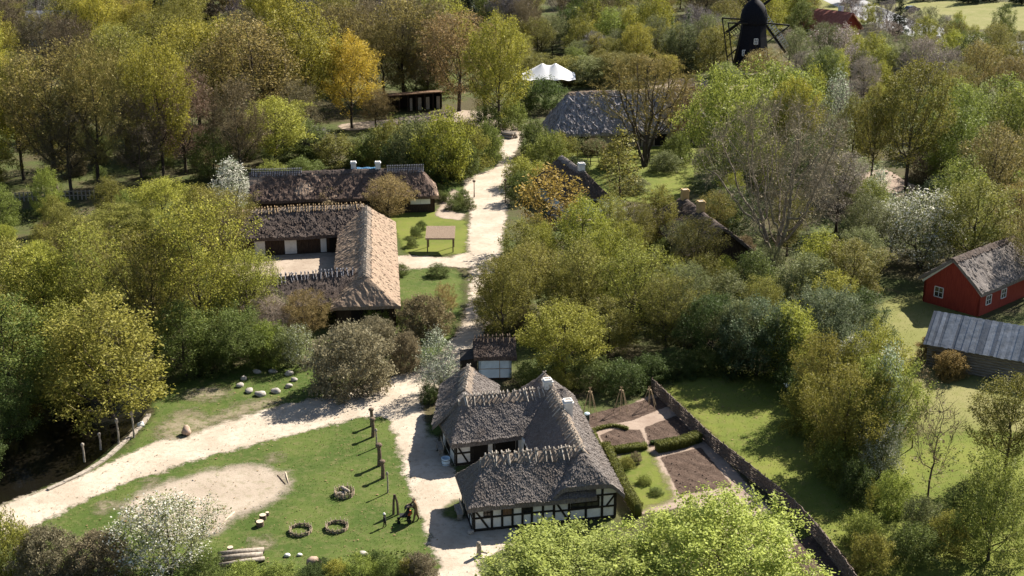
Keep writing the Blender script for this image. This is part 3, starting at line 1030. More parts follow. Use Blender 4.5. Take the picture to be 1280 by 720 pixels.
# scattered litter: fallen leaves on lawns and paths, loose stones on the gravel
def scatter(name, polys, dens, size, seed, mat, rock=False, edge=None):
    rng = np.random.default_rng(seed)
    mb = MB()
    for poly in polys:
        x0, y0 = poly.min(0)
        x1, y1 = poly.max(0)
        y1 = min(y1, 125)
        Q = rng.uniform((x0, y0), (x1, y1), (int((x1 - x0) * (y1 - y0) * dens), 2))
        d = sdist(Q, poly)
        k = np.sin(Q[:, 0] * 0.9 + 2 * np.sin(Q[:, 1] * 0.5)) * np.sin(Q[:, 1] * 0.8 + np.sin(Q[:, 0] * 0.6))
        keep = (d > -0.2) & (rng.uniform(-0.9, 1, len(Q)) < k)
        if edge:
            keep &= rng.uniform(0, 1, len(Q)) < np.exp(-np.maximum(d, 0) / edge)
        for x, y in Q[keep]:
            r = size * float(np.exp(rng.normal(0, 0.4)))
            a = rng.uniform(0, 6.28)
            c3 = [(x + r * math.cos(a + q * 2.1), y + r * math.sin(a + q * 2.1)) for q in range(3)]
            zb = 0.03
            if rock:
                mb.add([(*c, zb) for c in c3] + [(x + rng.normal() * r * 0.3, y + rng.normal() * r * 0.3, zb + r * 0.9)], [(0, 1, 3), (1, 2, 3), (2, 0, 3)])
            else:
                mb.add([(c[0], c[1], zb + 0.02 + rng.uniform(0, 0.03)) for c in c3], [(0, 1, 2)])
    tag(mesh_obj(name, mb, mat), kind='stuff')


scatter('fallen_leaves', SHEETS['lawn'] + SHEETS['verge_lawn'] + SHEETS['right_lawn'], 3.0, 0.05, 61, mat_simple('dry_leaf', (0.16, 0.10, 0.05), (0.26, 0.18, 0.09), 4.0, 0.9, 0))
scatter('loose_stones', SHEETS['gravel_path'] + SHEETS['sand_patch'], 7.0, 0.03, 62, M['stone'], True, 1.2)
# ------------------------------------------------------------------ buildings
def frame2(A, B):
    A, B = Vector((A[0], A[1], 0)), Vector((B[0], B[1], 0))
    u = (B - A).normalized()
    v = Vector((-u.y, u.x, 0))
    return A, u, v, (B - A).length


def thatch(A, B, w, ez, rz, hipA, hipB, mat, parent, cell=0.14, amp=0.035, seed=1, th=0.32, tufts=0, name='roof', sag=0.06,
           cap=None, stick=None, spacing=0.3, stick_mat=None, trim=(0, 0), stick_len=1.0, tuft_len=0.34):
    """Thatched roof over the plan rectangle with centre line A-B (half width w). hip = (height at the eave end, run) or None for a gable."""
    A, u, v, L = frame2(A, B)
    rs = np.random.default_rng(seed)
    ph = rs.uniform(0, 6.28, 8)

    def hf(U, V, rough=True):
        z = rz - (rz - ez) * (np.sqrt(V * V + 0.03) - 0.17) / w
        z = z - sag * np.sin(np.pi * np.clip(np.abs(V) / w, 0, 1))
        for hp, uu in ((hipA, U), (hipB, L - U)):
            if hp is not None:
                hz = hp[0] + (rz - hp[0]) * uu / hp[1]
                k = 0.25
                h = np.clip(0.5 + 0.5 * (hz - z) / k, 0, 1)
                z = hz * (1 - h) + z * h - k * h * (1 - h)
        z = z + 0.05 * np.sin(U * 0.7 + ph[0]) * np.sin(V * 0.9 + ph[1])
        if rough:
            z = z + amp * (np.sin(U * 2.3 + ph[2] + 1.5 * np.sin(V * 1.7)) * np.sin(V * 2.9 + ph[3]) + 0.8 * np.sin(U * 6.1 + ph[4] + V) * np.sin(V * 5.3 + ph[5]))
        return z

    nu, nv = max(4, int(L / cell)), max(4, int(2 * w / cell))
    us, vs = np.linspace(0, L, nu + 1), np.linspace(-w, w, nv + 1)
    U, V = np.meshgrid(us, vs, indexing='ij')
    top = hf(U, V) + rs.normal(size=U.shape) * amp * 0.45
    # ragged eaves
    Ux, Vx = U + rs.normal(size=U.shape) * cell * 0.12, V + rs.normal(size=U.shape) * cell * 0.12
    bot = hf(U, V, False) - th
    A3, u3, v3 = np.array(A), np.array(u), np.array(v)
    def wp(U, V, Zz):
        return A3[None] + U.ravel()[:, None] * u3[None] + V.ravel()[:, None] * v3[None] + np.stack([0 * Zz.ravel(), 0 * Zz.ravel(), Zz.ravel()], 1)
    mb = MB()
    nn = (nu + 1) * (nv + 1)
    ids = np.arange(nn).reshape(nu + 1, nv + 1)
    F = np.stack([ids[:-1, :-1], ids[1:, :-1], ids[1:, 1:], ids[:-1, 1:]], -1).reshape(-1, 4)
    allv = np.concatenate([wp(Ux, Vx, top), wp(U, V, bot)])
    fs = F.tolist() + (F[:, ::-1] + nn).tolist()
    ring = list(ids[:, 0]) + list(ids[-1, 1:]) + list(ids[-2::-1, -1]) + list(ids[0, -2:0:-1])
    for i in range(len(ring)):
        a, b = ring[i], ring[(i + 1) % len(ring)]
        fs.append((b, a, a + nn, b + nn))
    mb.add(allv.tolist(), fs)
    if tufts:
        tu = rs.uniform(0.02 * L, L * 0.98, tufts)
        tv = rs.uniform(-w * 0.98, w * 0.98, tufts)
        e = 0.05
        z0 = hf(tu, tv)
        gu = (hf(tu + e, tv) - z0) / e
        gv = (hf(tu, tv + e) - z0) / e
        gl = np.sqrt(gu * gu + gv * gv) + 1e-6
        du, dv = -gu / gl, -gv / gl
        a = rs.normal(size=tufts) * 0.25
        du, dv = du * np.cos(a) - dv * np.sin(a), du * np.sin(a) + dv * np.cos(a)
        ln = tuft_len * rs.uniform(0.5, 1.3, tufts)
        hl = ln / np.sqrt(1 + gl * gl)
        wd = ln * rs.uniform(0.05, 0.12, tufts)
        lift = ln * rs.uniform(0.07, 0.2, tufts)
        eu, ev = tu + du * hl, tv + dv * hl
        okk = (np.abs(ev) < w + 0.1) & (eu > -0.1) & (eu < L + 0.1)
        ze = hf(np.clip(eu, 0, L), np.clip(ev, -w, w)) + lift
        pu, pv = -dv, du
        q = [wp(tu - pu * wd, tv - pv * wd, z0 - 0.01), wp(tu + pu * wd, tv + pv * wd, z0 - 0.01), wp(eu + pu * wd, ev + pv * wd, ze), wp(eu - pu * wd, ev - pv * wd, ze)]
        q2 = [wp(eu - pu * wd, ev - pv * wd, ze - lift * 1.1), wp(eu + pu * wd, ev + pv * wd, ze - lift * 1.1)]
        for i in np.where(okk)[0]:
            mb.add([q[0][i], q[1][i], q[2][i], q[3][i], q2[0][i], q2[1][i]], [(0, 1, 2, 3), (3, 2, 5, 4), (0, 3, 4), (1, 5, 2)])
    ro = mesh_obj(name, mb, mat, parent)
    a0 = (hipA[1] * 0.97 if hipA else 0.0) + trim[0]
    b0 = L - (hipB[1] * 0.97 if hipB else 0.0) - trim[1]
    if cap is not None:
        # straw ridge cap, ragged along its lower edge
        n = max(6, int((b0 - a0) / 0.16))
        cw = 0.5
        prof = np.array([-1, -0.7, -0.35, 0, 0.35, 0.7, 1.0])
        cu = np.linspace(a0 - 0.1, b0 + 0.1, n + 1)
        CU, PV = np.meshgrid(cu, prof, indexing='ij')
        rag = 1 + rs.uniform(-0.2, 0.25, CU.shape) * (np.abs(PV) > 0.9)
        CV = PV * cw * rag
        CZ = hf(CU, CV, False) + 0.09 + 0.04 * rs.normal(size=CU.shape) * 0.6
        cb = MB()
        m_ = len(prof)
        idc = np.arange((n + 1) * m_).reshape(n + 1, m_)
        Fc = np.stack([idc[:-1, :-1], idc[1:, :-1], idc[1:, 1:], idc[:-1, 1:]], -1).reshape(-1, 4)
        N_ = (n + 1) * m_
        vv = np.concatenate([wp(CU, CV, CZ), wp(CU, CV, hf(CU, CV, False) - 0.05)])
        fc = Fc.tolist() + (Fc[:, ::-1] + N_).tolist()
        rg = list(idc[:, 0]) + list(idc[-1, 1:]) + list(idc[-2::-1, -1]) + list(idc[0, -2:0:-1])
        for i in range(len(rg)):
            a, b = rg[i], rg[(i + 1) % len(rg)]
            fc.append((b, a, a + N_, b + N_))
        cb.add(vv.tolist(), fc)
        mesh_obj('ridge_cap', cb, cap, ro)
    if stick:
        sl = (rz - ez) / w
        k = 1 / math.sqrt(1 + sl * sl)
        src = []
        for var in range(3):
            sb = MB()
            for s in (-1, 1):
                t_ = Vector((0, s * k, -sl * k))
                p0 = Vector((s * 0.03, -s * 0.20 * k, 0.14 + 0.20 * sl * k)) + Vector((0, s * 0.0, 0))
                off = rs.uniform(-0.05, 0.05)
                sb.tube([p0, p0 + t_ * stick_len * 0.5 + Vector((off * 0.5, 0, 0.02)), p0 + t_ * stick_len + Vector((off, 0, 0))], [0.055, 0.05, 0.04], 5)
            me = bpy.data.meshes.new('ridge_stick')
            me.from_pydata(sb.v, [], sb.f)
            me.materials.append(stick_mat or M['stick'])
            src.append(me)
        n = int((b0 - a0) / spacing)
        rot = math.atan2(u.y, u.x)
        org = ORG[ro.name]
        for i in range(n + 1):
            uu = a0 + (b0 - a0) * i / n + rs.uniform(-0.1, 0.1)
            zz = float(hf(np.array([uu]), np.array([0.0]), False)[0])
            o = bpy.data.objects.new('ridge_stick', src[int(rs.integers(3))])
            COL.objects.link(o)
            o.parent = ro
            q = A + u * uu
            o.location = (q.x - org.x, q.y - org.y, zz)
            o.rotation_euler = (rs.uniform(-0.08, 0.08), rs.uniform(-0.06, 0.06), rot + rs.uniform(-0.2, 0.2))
            k_ = rs.uniform(0.78, 1.18)
            o.scale = (rs.uniform(0.7, 1.25), k_, k_)
    return ro, hf, (A, u, v, L)


def chimney(x, y, z0, z1, w, d, rot, mat, parent, cap=True):
    Mx = Matrix.Translation((x, y, 0)) @ Matrix.Rotation(rot, 4, 'Z')
    mb = MB()
    mb.box(-w / 2, w / 2, -d / 2, d / 2, z0, z1 - 0.16, Mx)
    if cap:
        mb.box(-w / 2 - 0.07, w / 2 + 0.07, -d / 2 - 0.07, d / 2 + 0.07, z1 - 0.16, z1 - 0.05, Mx)
        # open top: four rim walls round a dark flue
        for (a, b, c, e) in ((-w / 2, w / 2, -d / 2, -d / 2 + 0.1), (-w / 2, w / 2, d / 2 - 0.1, d / 2), (-w / 2, -w / 2 + 0.1, -d / 2 + 0.1, d / 2 - 0.1), (w / 2 - 0.1, w / 2, -d / 2 + 0.1, d / 2 - 0.1)):
            mb.box(a, b, c, e, z1 - 0.05, z1 + 0.08, Mx)
    o = mesh_obj('chimney', mb, mat, parent)
    fb = MB()
    fb.box(-w / 2 + 0.1, w / 2 - 0.1, -d / 2 + 0.1, d / 2 - 0.1, z1 - 0.05, z1 + 0.04, Mx)
    mesh_obj('flue', fb, M['stone'], o)
    return o


class Wall:
    """A vertical wall from P to Q (world), outward normal on the right-hand side of P->Q."""
    def __init__(self, P, Q, parent, mat, h, name='wall', thick=0.2, top=None):
        self.P = Vector((P[0], P[1], 0))
        self.Q = Vector((Q[0], Q[1], 0))
        self.u = (self.Q - self.P).normalized()
        self.n = Vector((self.u.y, -self.u.x, 0))
        self.L = (self.Q - self.P).length
        prof = top or [(0, h), (self.L, h)]
        poly = [self.at(0, 0), self.at(self.L, 0)] + [self.at(a, z) for a, z in reversed(prof)]
        mb = MB()
        mb.prism(list(reversed(poly)), (0, 0, 0), self.n * -thick)
        self.o = mesh_obj(name, mb, mat, parent)

    def at(self, a, z, d=0.0):
        p = self.P + self.u * a + self.n * d
        return Vector((p.x, p.y, z))

    def timber(self, a0, z0, a1, z1, w=0.16, name='timber', mat=None, d=0.05):
        mb = MB()
        mb.beam(self.at(a0, z0, d / 2 - 0.01), self.at(a1, z1, d / 2 - 0.01), w, d, self.n)
        return mesh_obj(name, mb, mat or M['timber'], self.o)

    def window(self, a0, a1, z0, z1, frame=M['timber'], glass=M['glass'], bars=2):
        fb = MB()
        t = 0.06
        for q in (((a0, z0), (a1, z0)), ((a0, z1), (a1, z1)), ((a0, z0), (a0, z1)), ((a1, z0), (a1, z1))):
            fb.beam(self.at(*q[0], 0.03), self.at(*q[1], 0.03), t, 0.09, self.n)
        for i in range(1, bars):
            a = a0 + (a1 - a0) * i / bars
            fb.beam(self.at(a, z0 + 0.03, 0.03), self.at(a, z1 - 0.03, 0.03), 0.035, 0.05, self.n)
        fb.beam(self.at(a0 + 0.03, (z0 + z1) / 2, 0.032), self.at(a1 - 0.03, (z0 + z1) / 2, 0.032), 0.035, 0.045, self.n)
        fo = mesh_obj('window', fb, frame, self.o)
        gb = MB()
        gb.beam(self.at(a0, (z0 + z1) / 2, 0.012), self.at(a1, (z0 + z1) / 2, 0.012), z1 - z0, 0.016, self.n)
        mesh_obj('pane', gb, glass, fo)
        return fo

    def door(self, a0, a1, z0, z1, mat, name='door', planks=3):
        db = MB()
        n = planks
        for i in range(n):
            x0, x1 = a0 + (a1 - a0) * i / n + 0.008, a0 + (a1 - a0) * (i + 1) / n - 0.008
            db.beam(self.at((x0 + x1) / 2, z0, 0.02), self.at((x0 + x1) / 2, z1, 0.02), x1 - x0, 0.05, self.n)
        do = mesh_obj(name, db, mat, self.o)
        return do

    def opening(self, a0, a1, z0, z1, name='doorway'):
        ob = MB()
        ob.beam(self.at((a0 + a1) / 2, z0, 0.006), self.at((a0 + a1) / 2, z1, 0.006), a1 - a0, 0.014, self.n)
        return mesh_obj(name, ob, M['void'], self.o)


def vec2(a):
    return Vector((a[0], a[1], 0))


# ---------------- half timbered four-winged farmhouse
P0 = vec2((-2.55, 73.45))
ua = math.radians(11.5)
UA = Vector((math.cos(ua), math.sin(ua), 0))
VA = Vector((-math.sin(ua), math.cos(ua), 0))


def fa(u, v):
    return P0 + UA * u + VA * v


farm = thing('farmhouse', 'white half-timbered farmhouse with thatched wings round a narrow yard and two white chimneys', 'farmhouse', (*fa(4.8, 6)[:2], 0))
EZ, RZ = 1.78, 4.25
# front wing
thatch(fa(-0.38, 2.1), fa(8.2, 2.1), 2.5, EZ, RZ, (EZ + 0.15, 1.55), None, M['thatch'], farm, 0.13, 0.035, 1, tufts=13000, cap=M['straw'], stick=True, spacing=0.27, trim=(-0.15, 0.9))
# east wing: from its half hipped front gable back along the garden
ea, eb = fa(7.55, -0.42), Vector((2.15, 91.2, 0))
thatch(ea, eb, 2.5, EZ, RZ + 0.1, (2.75, 1.75), (EZ + 0.3, 1.6), M['thatch'], farm, 0.13, 0.035, 2, tufts=17000, cap=M['straw'], stick=True, spacing=0.46, trim=(0.2, 0.2))
# back wing
ba, bb = Vector((-5.0, 84.75, 0)), Vector((3.9, 87.2, 0))
thatch(ba, bb, 2.5, EZ, RZ, (EZ + 0.15, 1.5), None, M['thatch'], farm, 0.13, 0.035, 3, tufts=13000, cap=M['straw'], stick=True, spacing=0.28, trim=(-0.2, 1.5))
# rear wing
ra, rb = Vector((-3.55, 85.2, 0)), Vector((-3.3, 93.2, 0))
thatch(ra, rb, 2.3, EZ, RZ - 0.05, None, (EZ + 0.3, 1.7), M['thatch'], farm, 0.13, 0.035, 4, tufts=7500, cap=M['straw'], stick=True, spacing=0.45, trim=(1.6, 0))
# walls of the front wing
w1 = Wall(fa(0, 0), fa(5.36, 0), farm, M['white'], 1.75)
for a in (0.08, 1.27, 1.95, 2.63, 3.3, 3.92, 4.66):
    w1.timber(a, 0.12, a, 1.62, 0.15, 'timber_post')
w1.timber(0, 0.98, 5.36, 0.98, 0.13, 'timber_rail', d=0.06)
w1.timber(0, 0.12, 5.36, 0.12, 0.17, 'sill_beam', d=0.065)
w1.timber(0.16, 1.55, 1.05, 0.16, 0.13, 'timber_brace', d=0.045)
w1.window(0.74, 1.2, 1.03, 1.58)
w1.door(2.0, 2.58, 1.03, 1.6, M['brownwood'], 'shutter')
w1.window(3.36, 3.86, 1.03, 1.6)
w1b = Wall(fa(5.36, 0), fa(9.62, 0), farm, M['white'], 2.2, top=[(0, 1.9), (0.62, 2.55), (3.75, 2.55), (4.26, 1.9)])
for a, zt in ((0.04, 1.85), (1.06, 2.45), (2.2, 2.45), (3.3, 2.45), (4.18, 1.85)):
    w1b.timber(a, 0.12, a, zt, 0.16, 'timber_post')
w1b.timber(0, 1.78, 4.26, 1.78, 0.12, 'timber_rail', d=0.06)
w1b.timber(0, 0.92, 4.26, 0.92, 0.12, 'timber_rail', d=0.06)
w1b.timber(0, 0.12, 4.26, 0.12, 0.17, 'sill_beam', d=0.065)
w1b.timber(0.1, 1.7, 0.98, 0.2, 0.13, 'timber_brace', d=0.045)
w1b.timber(4.14, 1.7, 3.6, 0.95, 0.12, 'timber_brace', d=0.045)
w1b.window(1.2, 3.08, 1.0, 1.68, bars=4)
w1b.window(1.35, 2.1, 2.02, 2.3, bars=3)
w2 = Wall(fa(0, 4.2), fa(0, 0), farm, M['white'], 1.8)
for a in (0.1, 1.1, 2.1, 3.1, 4.1):
    w2.timber(a, 0.12, a, 1.7, 0.15, 'timber_post')
w2.timber(0, 0.98, 4.2, 0.98, 0.13, 'timber_rail', d=0.06)
w2.timber(0, 0.12, 4.2, 0.12, 0.17, 'sill_beam', d=0.065)
w2.window(1.25, 1.95, 1.03, 1.6)
Wall(fa(7.2, 4.2), fa(0, 4.2), farm, M['white'], 1.8).opening(3, 4, 0.1, 1.6)
w3 = Wall(fa(9.62, 0), Vector((4.35, 89.9, 0)), farm, M['white'], 1.85)
for i in range(14):
    w3.timber(0.1 + i * 1.15, 0.12, 0.1 + i * 1.15, 1.7, 0.15, 'timber_post')
w3.timber(0, 0.98, w3.L, 0.98, 0.13, 'timber_rail', d=0.06)
for a in (2.6, 6.0, 9.4, 12.8):
    w3.window(a, a + 0.8, 1.04, 1.6)
Wall(Vector((0.1, 86.0, 0)), fa(5.5, 4.4), farm, M['white'], 1.85).opening(3.0, 4.1, 0.1, 1.7)
# back wing walls
bu = (bb - ba).normalized()
bv = Vector((-bu.y, bu.x, 0))
b0 = ba + bu * 0.38 - bv * 2.1
w4 = Wall(b0, b0 + bu * 6.2, farm, M['white'], 1.8)
for a in (0.08, 1.18, 1.3, 2.35, 2.85, 4.6, 5.4):
    w4.timber(a, 0.12, a, 1.7, 0.15, 'timber_post')
w4.timber(0, 0.98, 1.18, 0.98, 0.13, 'timber_rail', d=0.06)
w4.timber(0, 0.12, 6.2, 0.12, 0.17, 'sill_beam', d=0.065)
w4.timber(0.16, 1.6, 0.95, 0.16, 0.13, 'timber_brace', d=0.045)
w4.opening(1.38, 2.28, 0.2, 1.68)
w4.opening(2.95, 4.5, 0.2, 1.68, 'gateway')
w5 = Wall(b0 + bv * 4.2, b0, farm, M['white'], 1.8)
for a in (0.1, 1.3, 2.5, 4.1):
    w5.timber(a, 0.12, a, 1.7, 0.15, 'timber_post')
w5.timber(0, 0.98, 4.2, 0.98, 0.13, 'timber_rail', d=0.06)
w5.opening(1.5, 2.3, 0.15, 1.65)
Wall(Vector((4.2, 89.4, 0)), b0 + bv * 4.2, farm, M['white'], 1.8)
Wall(Vector((-5.25, 92.8, 0)), b0 + bv * 3.8, farm, M['white'], 1.8)
Wall(Vector((-1.4, 92.8, 0)), Vector((-5.25, 92.8, 0)), farm, M['white'], 1.8)
Wall(Vector((-1.4, 89, 0)), Vector((-1.4, 92.8, 0)), farm, M['white'], 1.8)
Wall(Vector((4.35, 89.9, 0)), Vector((0.2, 90.6, 0)), farm, M['white'], 1.8)
# chimneys
c1 = G(686, 497, 4.1)
chimney(2.62, 87.0, 3.2, 4.95, 0.6, 0.56, math.radians(14), M['white'], farm)
c2 = G(709, 499, 5.05)
chimney(c2[0] + 0.05, c2[1], 2.9, 4.95, 0.6, 0.6, math.radians(10), M['white'], farm)
OCC.append((1, 80, 9)); OCC.append((2, 88, 6)); OCC.append((-3, 90, 4))


def longhouse(name, label, cat, A, B, w, ez, rz, hipA, hipB, mat, wallmat, base_wall=0.45, seed=1, cell=0.25, amp=0.05, tufts=0, cap=None, stick=None, spacing=0.4,
              stick_mat=None, trim=(0, 0), stick_len=0.85, inset=0.5, tuft_len=0.5, over=0.45):
    """Ridge line plan A-B incl. overhang, walls inset below. Returns the thing, its roof and the four walls."""
    A_, u, v, L = frame2(A, B)
    c = A_ + u * L / 2
    t = thing(name, label, cat, (c.x, c.y, 0))
    ro = thatch(A, B, w, ez, rz, hipA, hipB, mat, t, cell, amp, seed, 0.35, tufts, cap=cap, stick=stick, spacing=spacing, stick_mat=stick_mat, trim=trim, stick_len=stick_len, tuft_len=tuft_len)[0]
    iw = w - over
    def pt(a, b):
        return A_ + u * a + v * b
    ga = (hipA[0] if hipA else rz) - 0.2
    gb = (hipB[0] if hipB else rz) - 0.2
    zs = lambda b: rz - (rz - ez) * abs(b) / w - 0.15
    tops = lambda g: [(0, zs(iw)), (max(0.05, iw - max(0.05, (rz - 0.15 - g) / (rz - ez) * w)), max(g, zs(iw))), (iw + max(0.05, (rz - 0.15 - g) / (rz - ez) * w), max(g, zs(iw))), (2 * iw, zs(iw))]
    ta = tops(ga) if ga > zs(iw) + 0.1 else None
    tb = tops(gb) if gb > zs(iw) + 0.1 else None
    W = [Wall(pt(inset, -iw), pt(L - inset, -iw), t, wallmat, zs(iw)), Wall(pt(L - inset, -iw), pt(L - inset, iw), t, wallmat, zs(iw), top=tb),
         Wall(pt(L - inset, iw), pt(inset, iw), t, wallmat, zs(iw)), Wall(pt(inset, iw), pt(inset, -iw), t, wallmat, zs(iw), top=ta)]
    for k in np.linspace(0, L, max(2, int(L / (2 * w)) + 1)):
        q = A_ + u * k
        OCC.append((q.x, q.y, w + 0.8))
    return t, ro, W


def ridge_pts(p, q, z):
    return Vector((*G(*p, z), 0)), Vector((*G(*q, z), 0))


# ---------------- white hut with a thatched roof behind the farmhouse
hA, hB = G3(597, 475), G3(642, 474)
hu = (hB - hA).normalized()
hv = Vector((-hu.y, hu.x, 0))
hc = hA + hv * 1.25
hut, hro, hW = longhouse('hut', 'small pale blue-white hut under dark thatch behind the farmhouse', 'hut', hc - hu * 0.3, hc + hu * 3.25, 1.55, 2.0, 3.25, None, None,
                         M['thatch_dark'], M['white2'], 0, 11, 0.14, 0.03, 900, None, True, 0.3, M['bark'], (0.1, 0.1), 0.8, 0.4, 0.3, 0.4)
hW[0].timber(1.75, 0.1, 1.75, 1.7, 0.05, 'batten', M['greywood'])
hW[0].timber(0, 0.95, hW[0].L, 0.95, 0.05, 'batten', M['greywood'])
hW[0].timber(0, 0.06, hW[0].L, 0.06, 0.12, 'plinth', M['darkwood'])
hW[3].opening(0.6, 1.5, 0.05, 1.6)
lean = MB()
lp = hA - hu * 1.35
for q in (lp + hv * 0.2, lp + hv * 2.2):
    lean.beam((q.x, q.y, 0), (q.x, q.y, 1.75), 0.12, 0.12, hv)
lean.quad(*[tuple((lp - hu * 0.1 + hv * a) + Vector((0, 0, z))) for a, z in ((0, 1.78), (2.4, 1.78))], *[tuple((hA + hv * a) + Vector((0, 0, z))) for a, z in ((2.4, 1.95), (0, 1.95))])
lean.prism([tuple(lp + hv * 0.1 + Vector((0, 0, 0))), tuple(hA + hv * 0.1), tuple(hA + hv * 0.1 + Vector((0, 0, 1.9))), tuple(lp + hv * 0.1 + Vector((0, 0, 1.72)))], (0, 0, 0), tuple(hv * 0.06))
mesh_obj('lean_to', lean, M['timber'], hut)

# ---------------- U shaped thatched farm beside the courtyard
zc_ = 4.5
fA, fB = ridge_pts((276, 264), (461, 255), zc_)
fu = (fB - fA).normalized()
barnC, roC, WC = longhouse('farmhouse', 'thatched farmhouse with golden ridge sticks and a pale hipped wing around the bright courtyard', 'farmhouse', fA, fB + fu * 1.0, 3.3, 2.0, zc_, None, (2.3, 1.7),
                           M['thatch_dark'], M['darkwood'], 0, 21, 0.22, 0.05, 2200, M['straw'], True, 0.34, M['stick_new'], (0, 0), 1.0, 0.5, 0.5)
for a0, a1 in ((0.18, 0.25), (0.38, 0.46), (0.62, 0.66), (0.84, 0.93)):
    WC[0].door(a0 * WC[0].L, a1 * WC[0].L, 0.1, 1.75, M['white'], 'white_panel', 1)
WC[0].opening(0.68 * WC[0].L, 0.82 * WC[0].L, 0.05, 1.75, 'gateway')
eA = Vector((*G(458, 254, zc_), 0))
eB = Vector((*G(456, 348, zc_), 0))
eu = (eB - eA).normalized()
thatch(eA - eu * 0.6, eB + eu * 1.5, 3.2, 2.0, zc_ + 0.05, (2.3, 1.9), (2.3, 2.2), M['thatch_warm'], barnC, 0.22, 0.04, 22, tufts=1200, cap=M['straw'], stick=True, spacing=0.5, stick_mat=M['stick'])
evn = Vector((-eu.y, eu.x, 0))
for s in (-1, 1):
    a, b = eA + evn * 2.75 * s, eB + eu * 1.0 + evn * 2.75 * s
    Wall(a if s < 0 else b, b if s < 0 else a, barnC, M['darkwood'], 2.0)
Wall(eB + eu * 1.0 - evn * 2.75, eB + eu * 1.0 + evn * 2.75, barnC, M['darkwood'], 2.3).opening(1.4, 4.0, 0.05, 2.0, 'gateway')
sA, sB = ridge_pts((290, 350), (440, 338), 4.2)
su = (sB - sA).normalized()
thatch(sA, sB, 2.9, 1.9, 4.2, (2.1, 1.6), None, M['thatch_dark'], barnC, 0.22, 0.04, 23, tufts=900, stick=True, spacing=0.36, stick_mat=M['stick_grey'])
svn = Vector((-su.y, su.x, 0))
Wall(sA + su * 0.5 - svn * 2.45, sB - svn * 2.45, barnC, M['darkwood'], 1.9)
Wall(sB + svn * 2.45, sA + su * 0.5 + svn * 2.45, barnC, M['darkwood'], 1.9)
for q in (sA + su * 3, sA + su * 8, (sA + sB) / 2, sB, eA.lerp(eB, 0.4), eA.lerp(eB, 0.8)):
    OCC.append((q.x, q.y, 3.6))

# ---------------- long farmhouse under re-thatching
zd = 4.9
dA, dB = ridge_pts((312, 216), (540, 209.5), zd)
du_ = (dB - dA).normalized()
lh, roD, WD = longhouse('longhouse', 'long dark longhouse with two white chimneys and a half re-thatched patchy roof', 'longhouse', dA, dB + du_ * 0.6, 3.1, 2.0, zd, None, (2.1, 2.1),
                        M['thatch_repair'], M['darkwood'], 0, 31, 0.25, 0.06, 1500, M['thatch_dark'], None, 0.4)
dv_ = Vector((-du_.y, du_.x, 0))
for px in (442, 472.5):
    q = Vector((*G(px, 211, zd), 0))
    chimney(q.x, q.y, 4.2, 5.75, 0.62, 0.62, math.atan2(du_.y, du_.x), M['paintw'], lh)
stk = bpy.data.meshes.new('ridge_stick')
sb = MB()
for s in (-1, 1):
    sb.tube([(0, -s * 0.2, 0.4), (0.02, s * 0.55, -0.42)], 0.05, 5)
stk.from_pydata(sb.v, [], sb.f)
stk.materials.append(M['stick_grey'])
for a, b in ((316, 379), (484, 531)):
    n = int((b - a) / 2.1)
    for i in range(n):
        q = G(a + (b - a) * i / n, 212 - 2.5 * ((a + (b - a) * i / n) - 316) / 215, zd)
        o = bpy.data.objects.new('ridge_stick', stk)
        COL.objects.link(o)
        o.parent = roD
        s0 = dA + du_ * ((Vector((q[0], q[1], 0)) - dA).dot(du_))
        o.location = Vector((s0.x, s0.y, zd + 0.02)) - ORG[roD.name]
        o.rotation_euler = (0, 0, math.atan2(du_.y, du_.x) + random.uniform(-0.1, 0.1))
tb = MB()
q0 = Vector((*G(446, 210.5, zd), 0))
nn_ = 10
for i in range(nn_):
    for j in range(6):
        def tp(i, j):
            p = q0 + du_ * (i * 0.24) - dv_ * (0.9 * (j / 5 - 0.25) * 1.2)
            b_ = -0.9 * (j / 5 - 0.25) * 1.2
            return (p.x, p.y, zd - abs(b_) * 0.93 + 0.16 + 0.05 * math.sin(i * 1.3 + j))
        tb.quad(tp(i, j), tp(i + 1, j), tp(i + 1, j + 1), tp(i, j + 1))
mesh_obj('roof_tarpaulin', tb, M['tarp'], lh)
aw = (G3(519, 262) - WD[0].P).dot(WD[0].u)
WD[0].door(aw - 0.6, aw + 1.8, 1.05, 1.75, M['paintw'], 'pale_hatch', 2)
for k in (0.12, 0.3, 0.45, 0.62, 0.75):
    WD[0].window(k * WD[0].L, k * WD[0].L + 0.9, 0.9, 1.6)

# ---------------- great barn
zg = 7.7
gA, gB = ridge_pts((684, 116), (884, 110), zg)
barn, roG, WG = longhouse('barn', 'huge barn under silvery tufted thatch behind the spreading brown tree', 'barn', gA, gB, 4.7, 2.1, zg, (2.2, 3.2), (2.2, 3.2),
                          M['thatch_grey'], M['greywood'], 0, 41, 0.3, 0.10, 7000, M['thatch_warm'], None, 0.4, tuft_len=0.9)
for i in range(12):
    a = WG[0].L * (i + 0.5) / 12
    WG[0].timber(a, 0.1, a, 1.9, 0.18, 'timber_post')
for a in (3.2, 9.0, 15.0):
    WG[0].opening(a, a + 1.8, 0.1, 1.8)

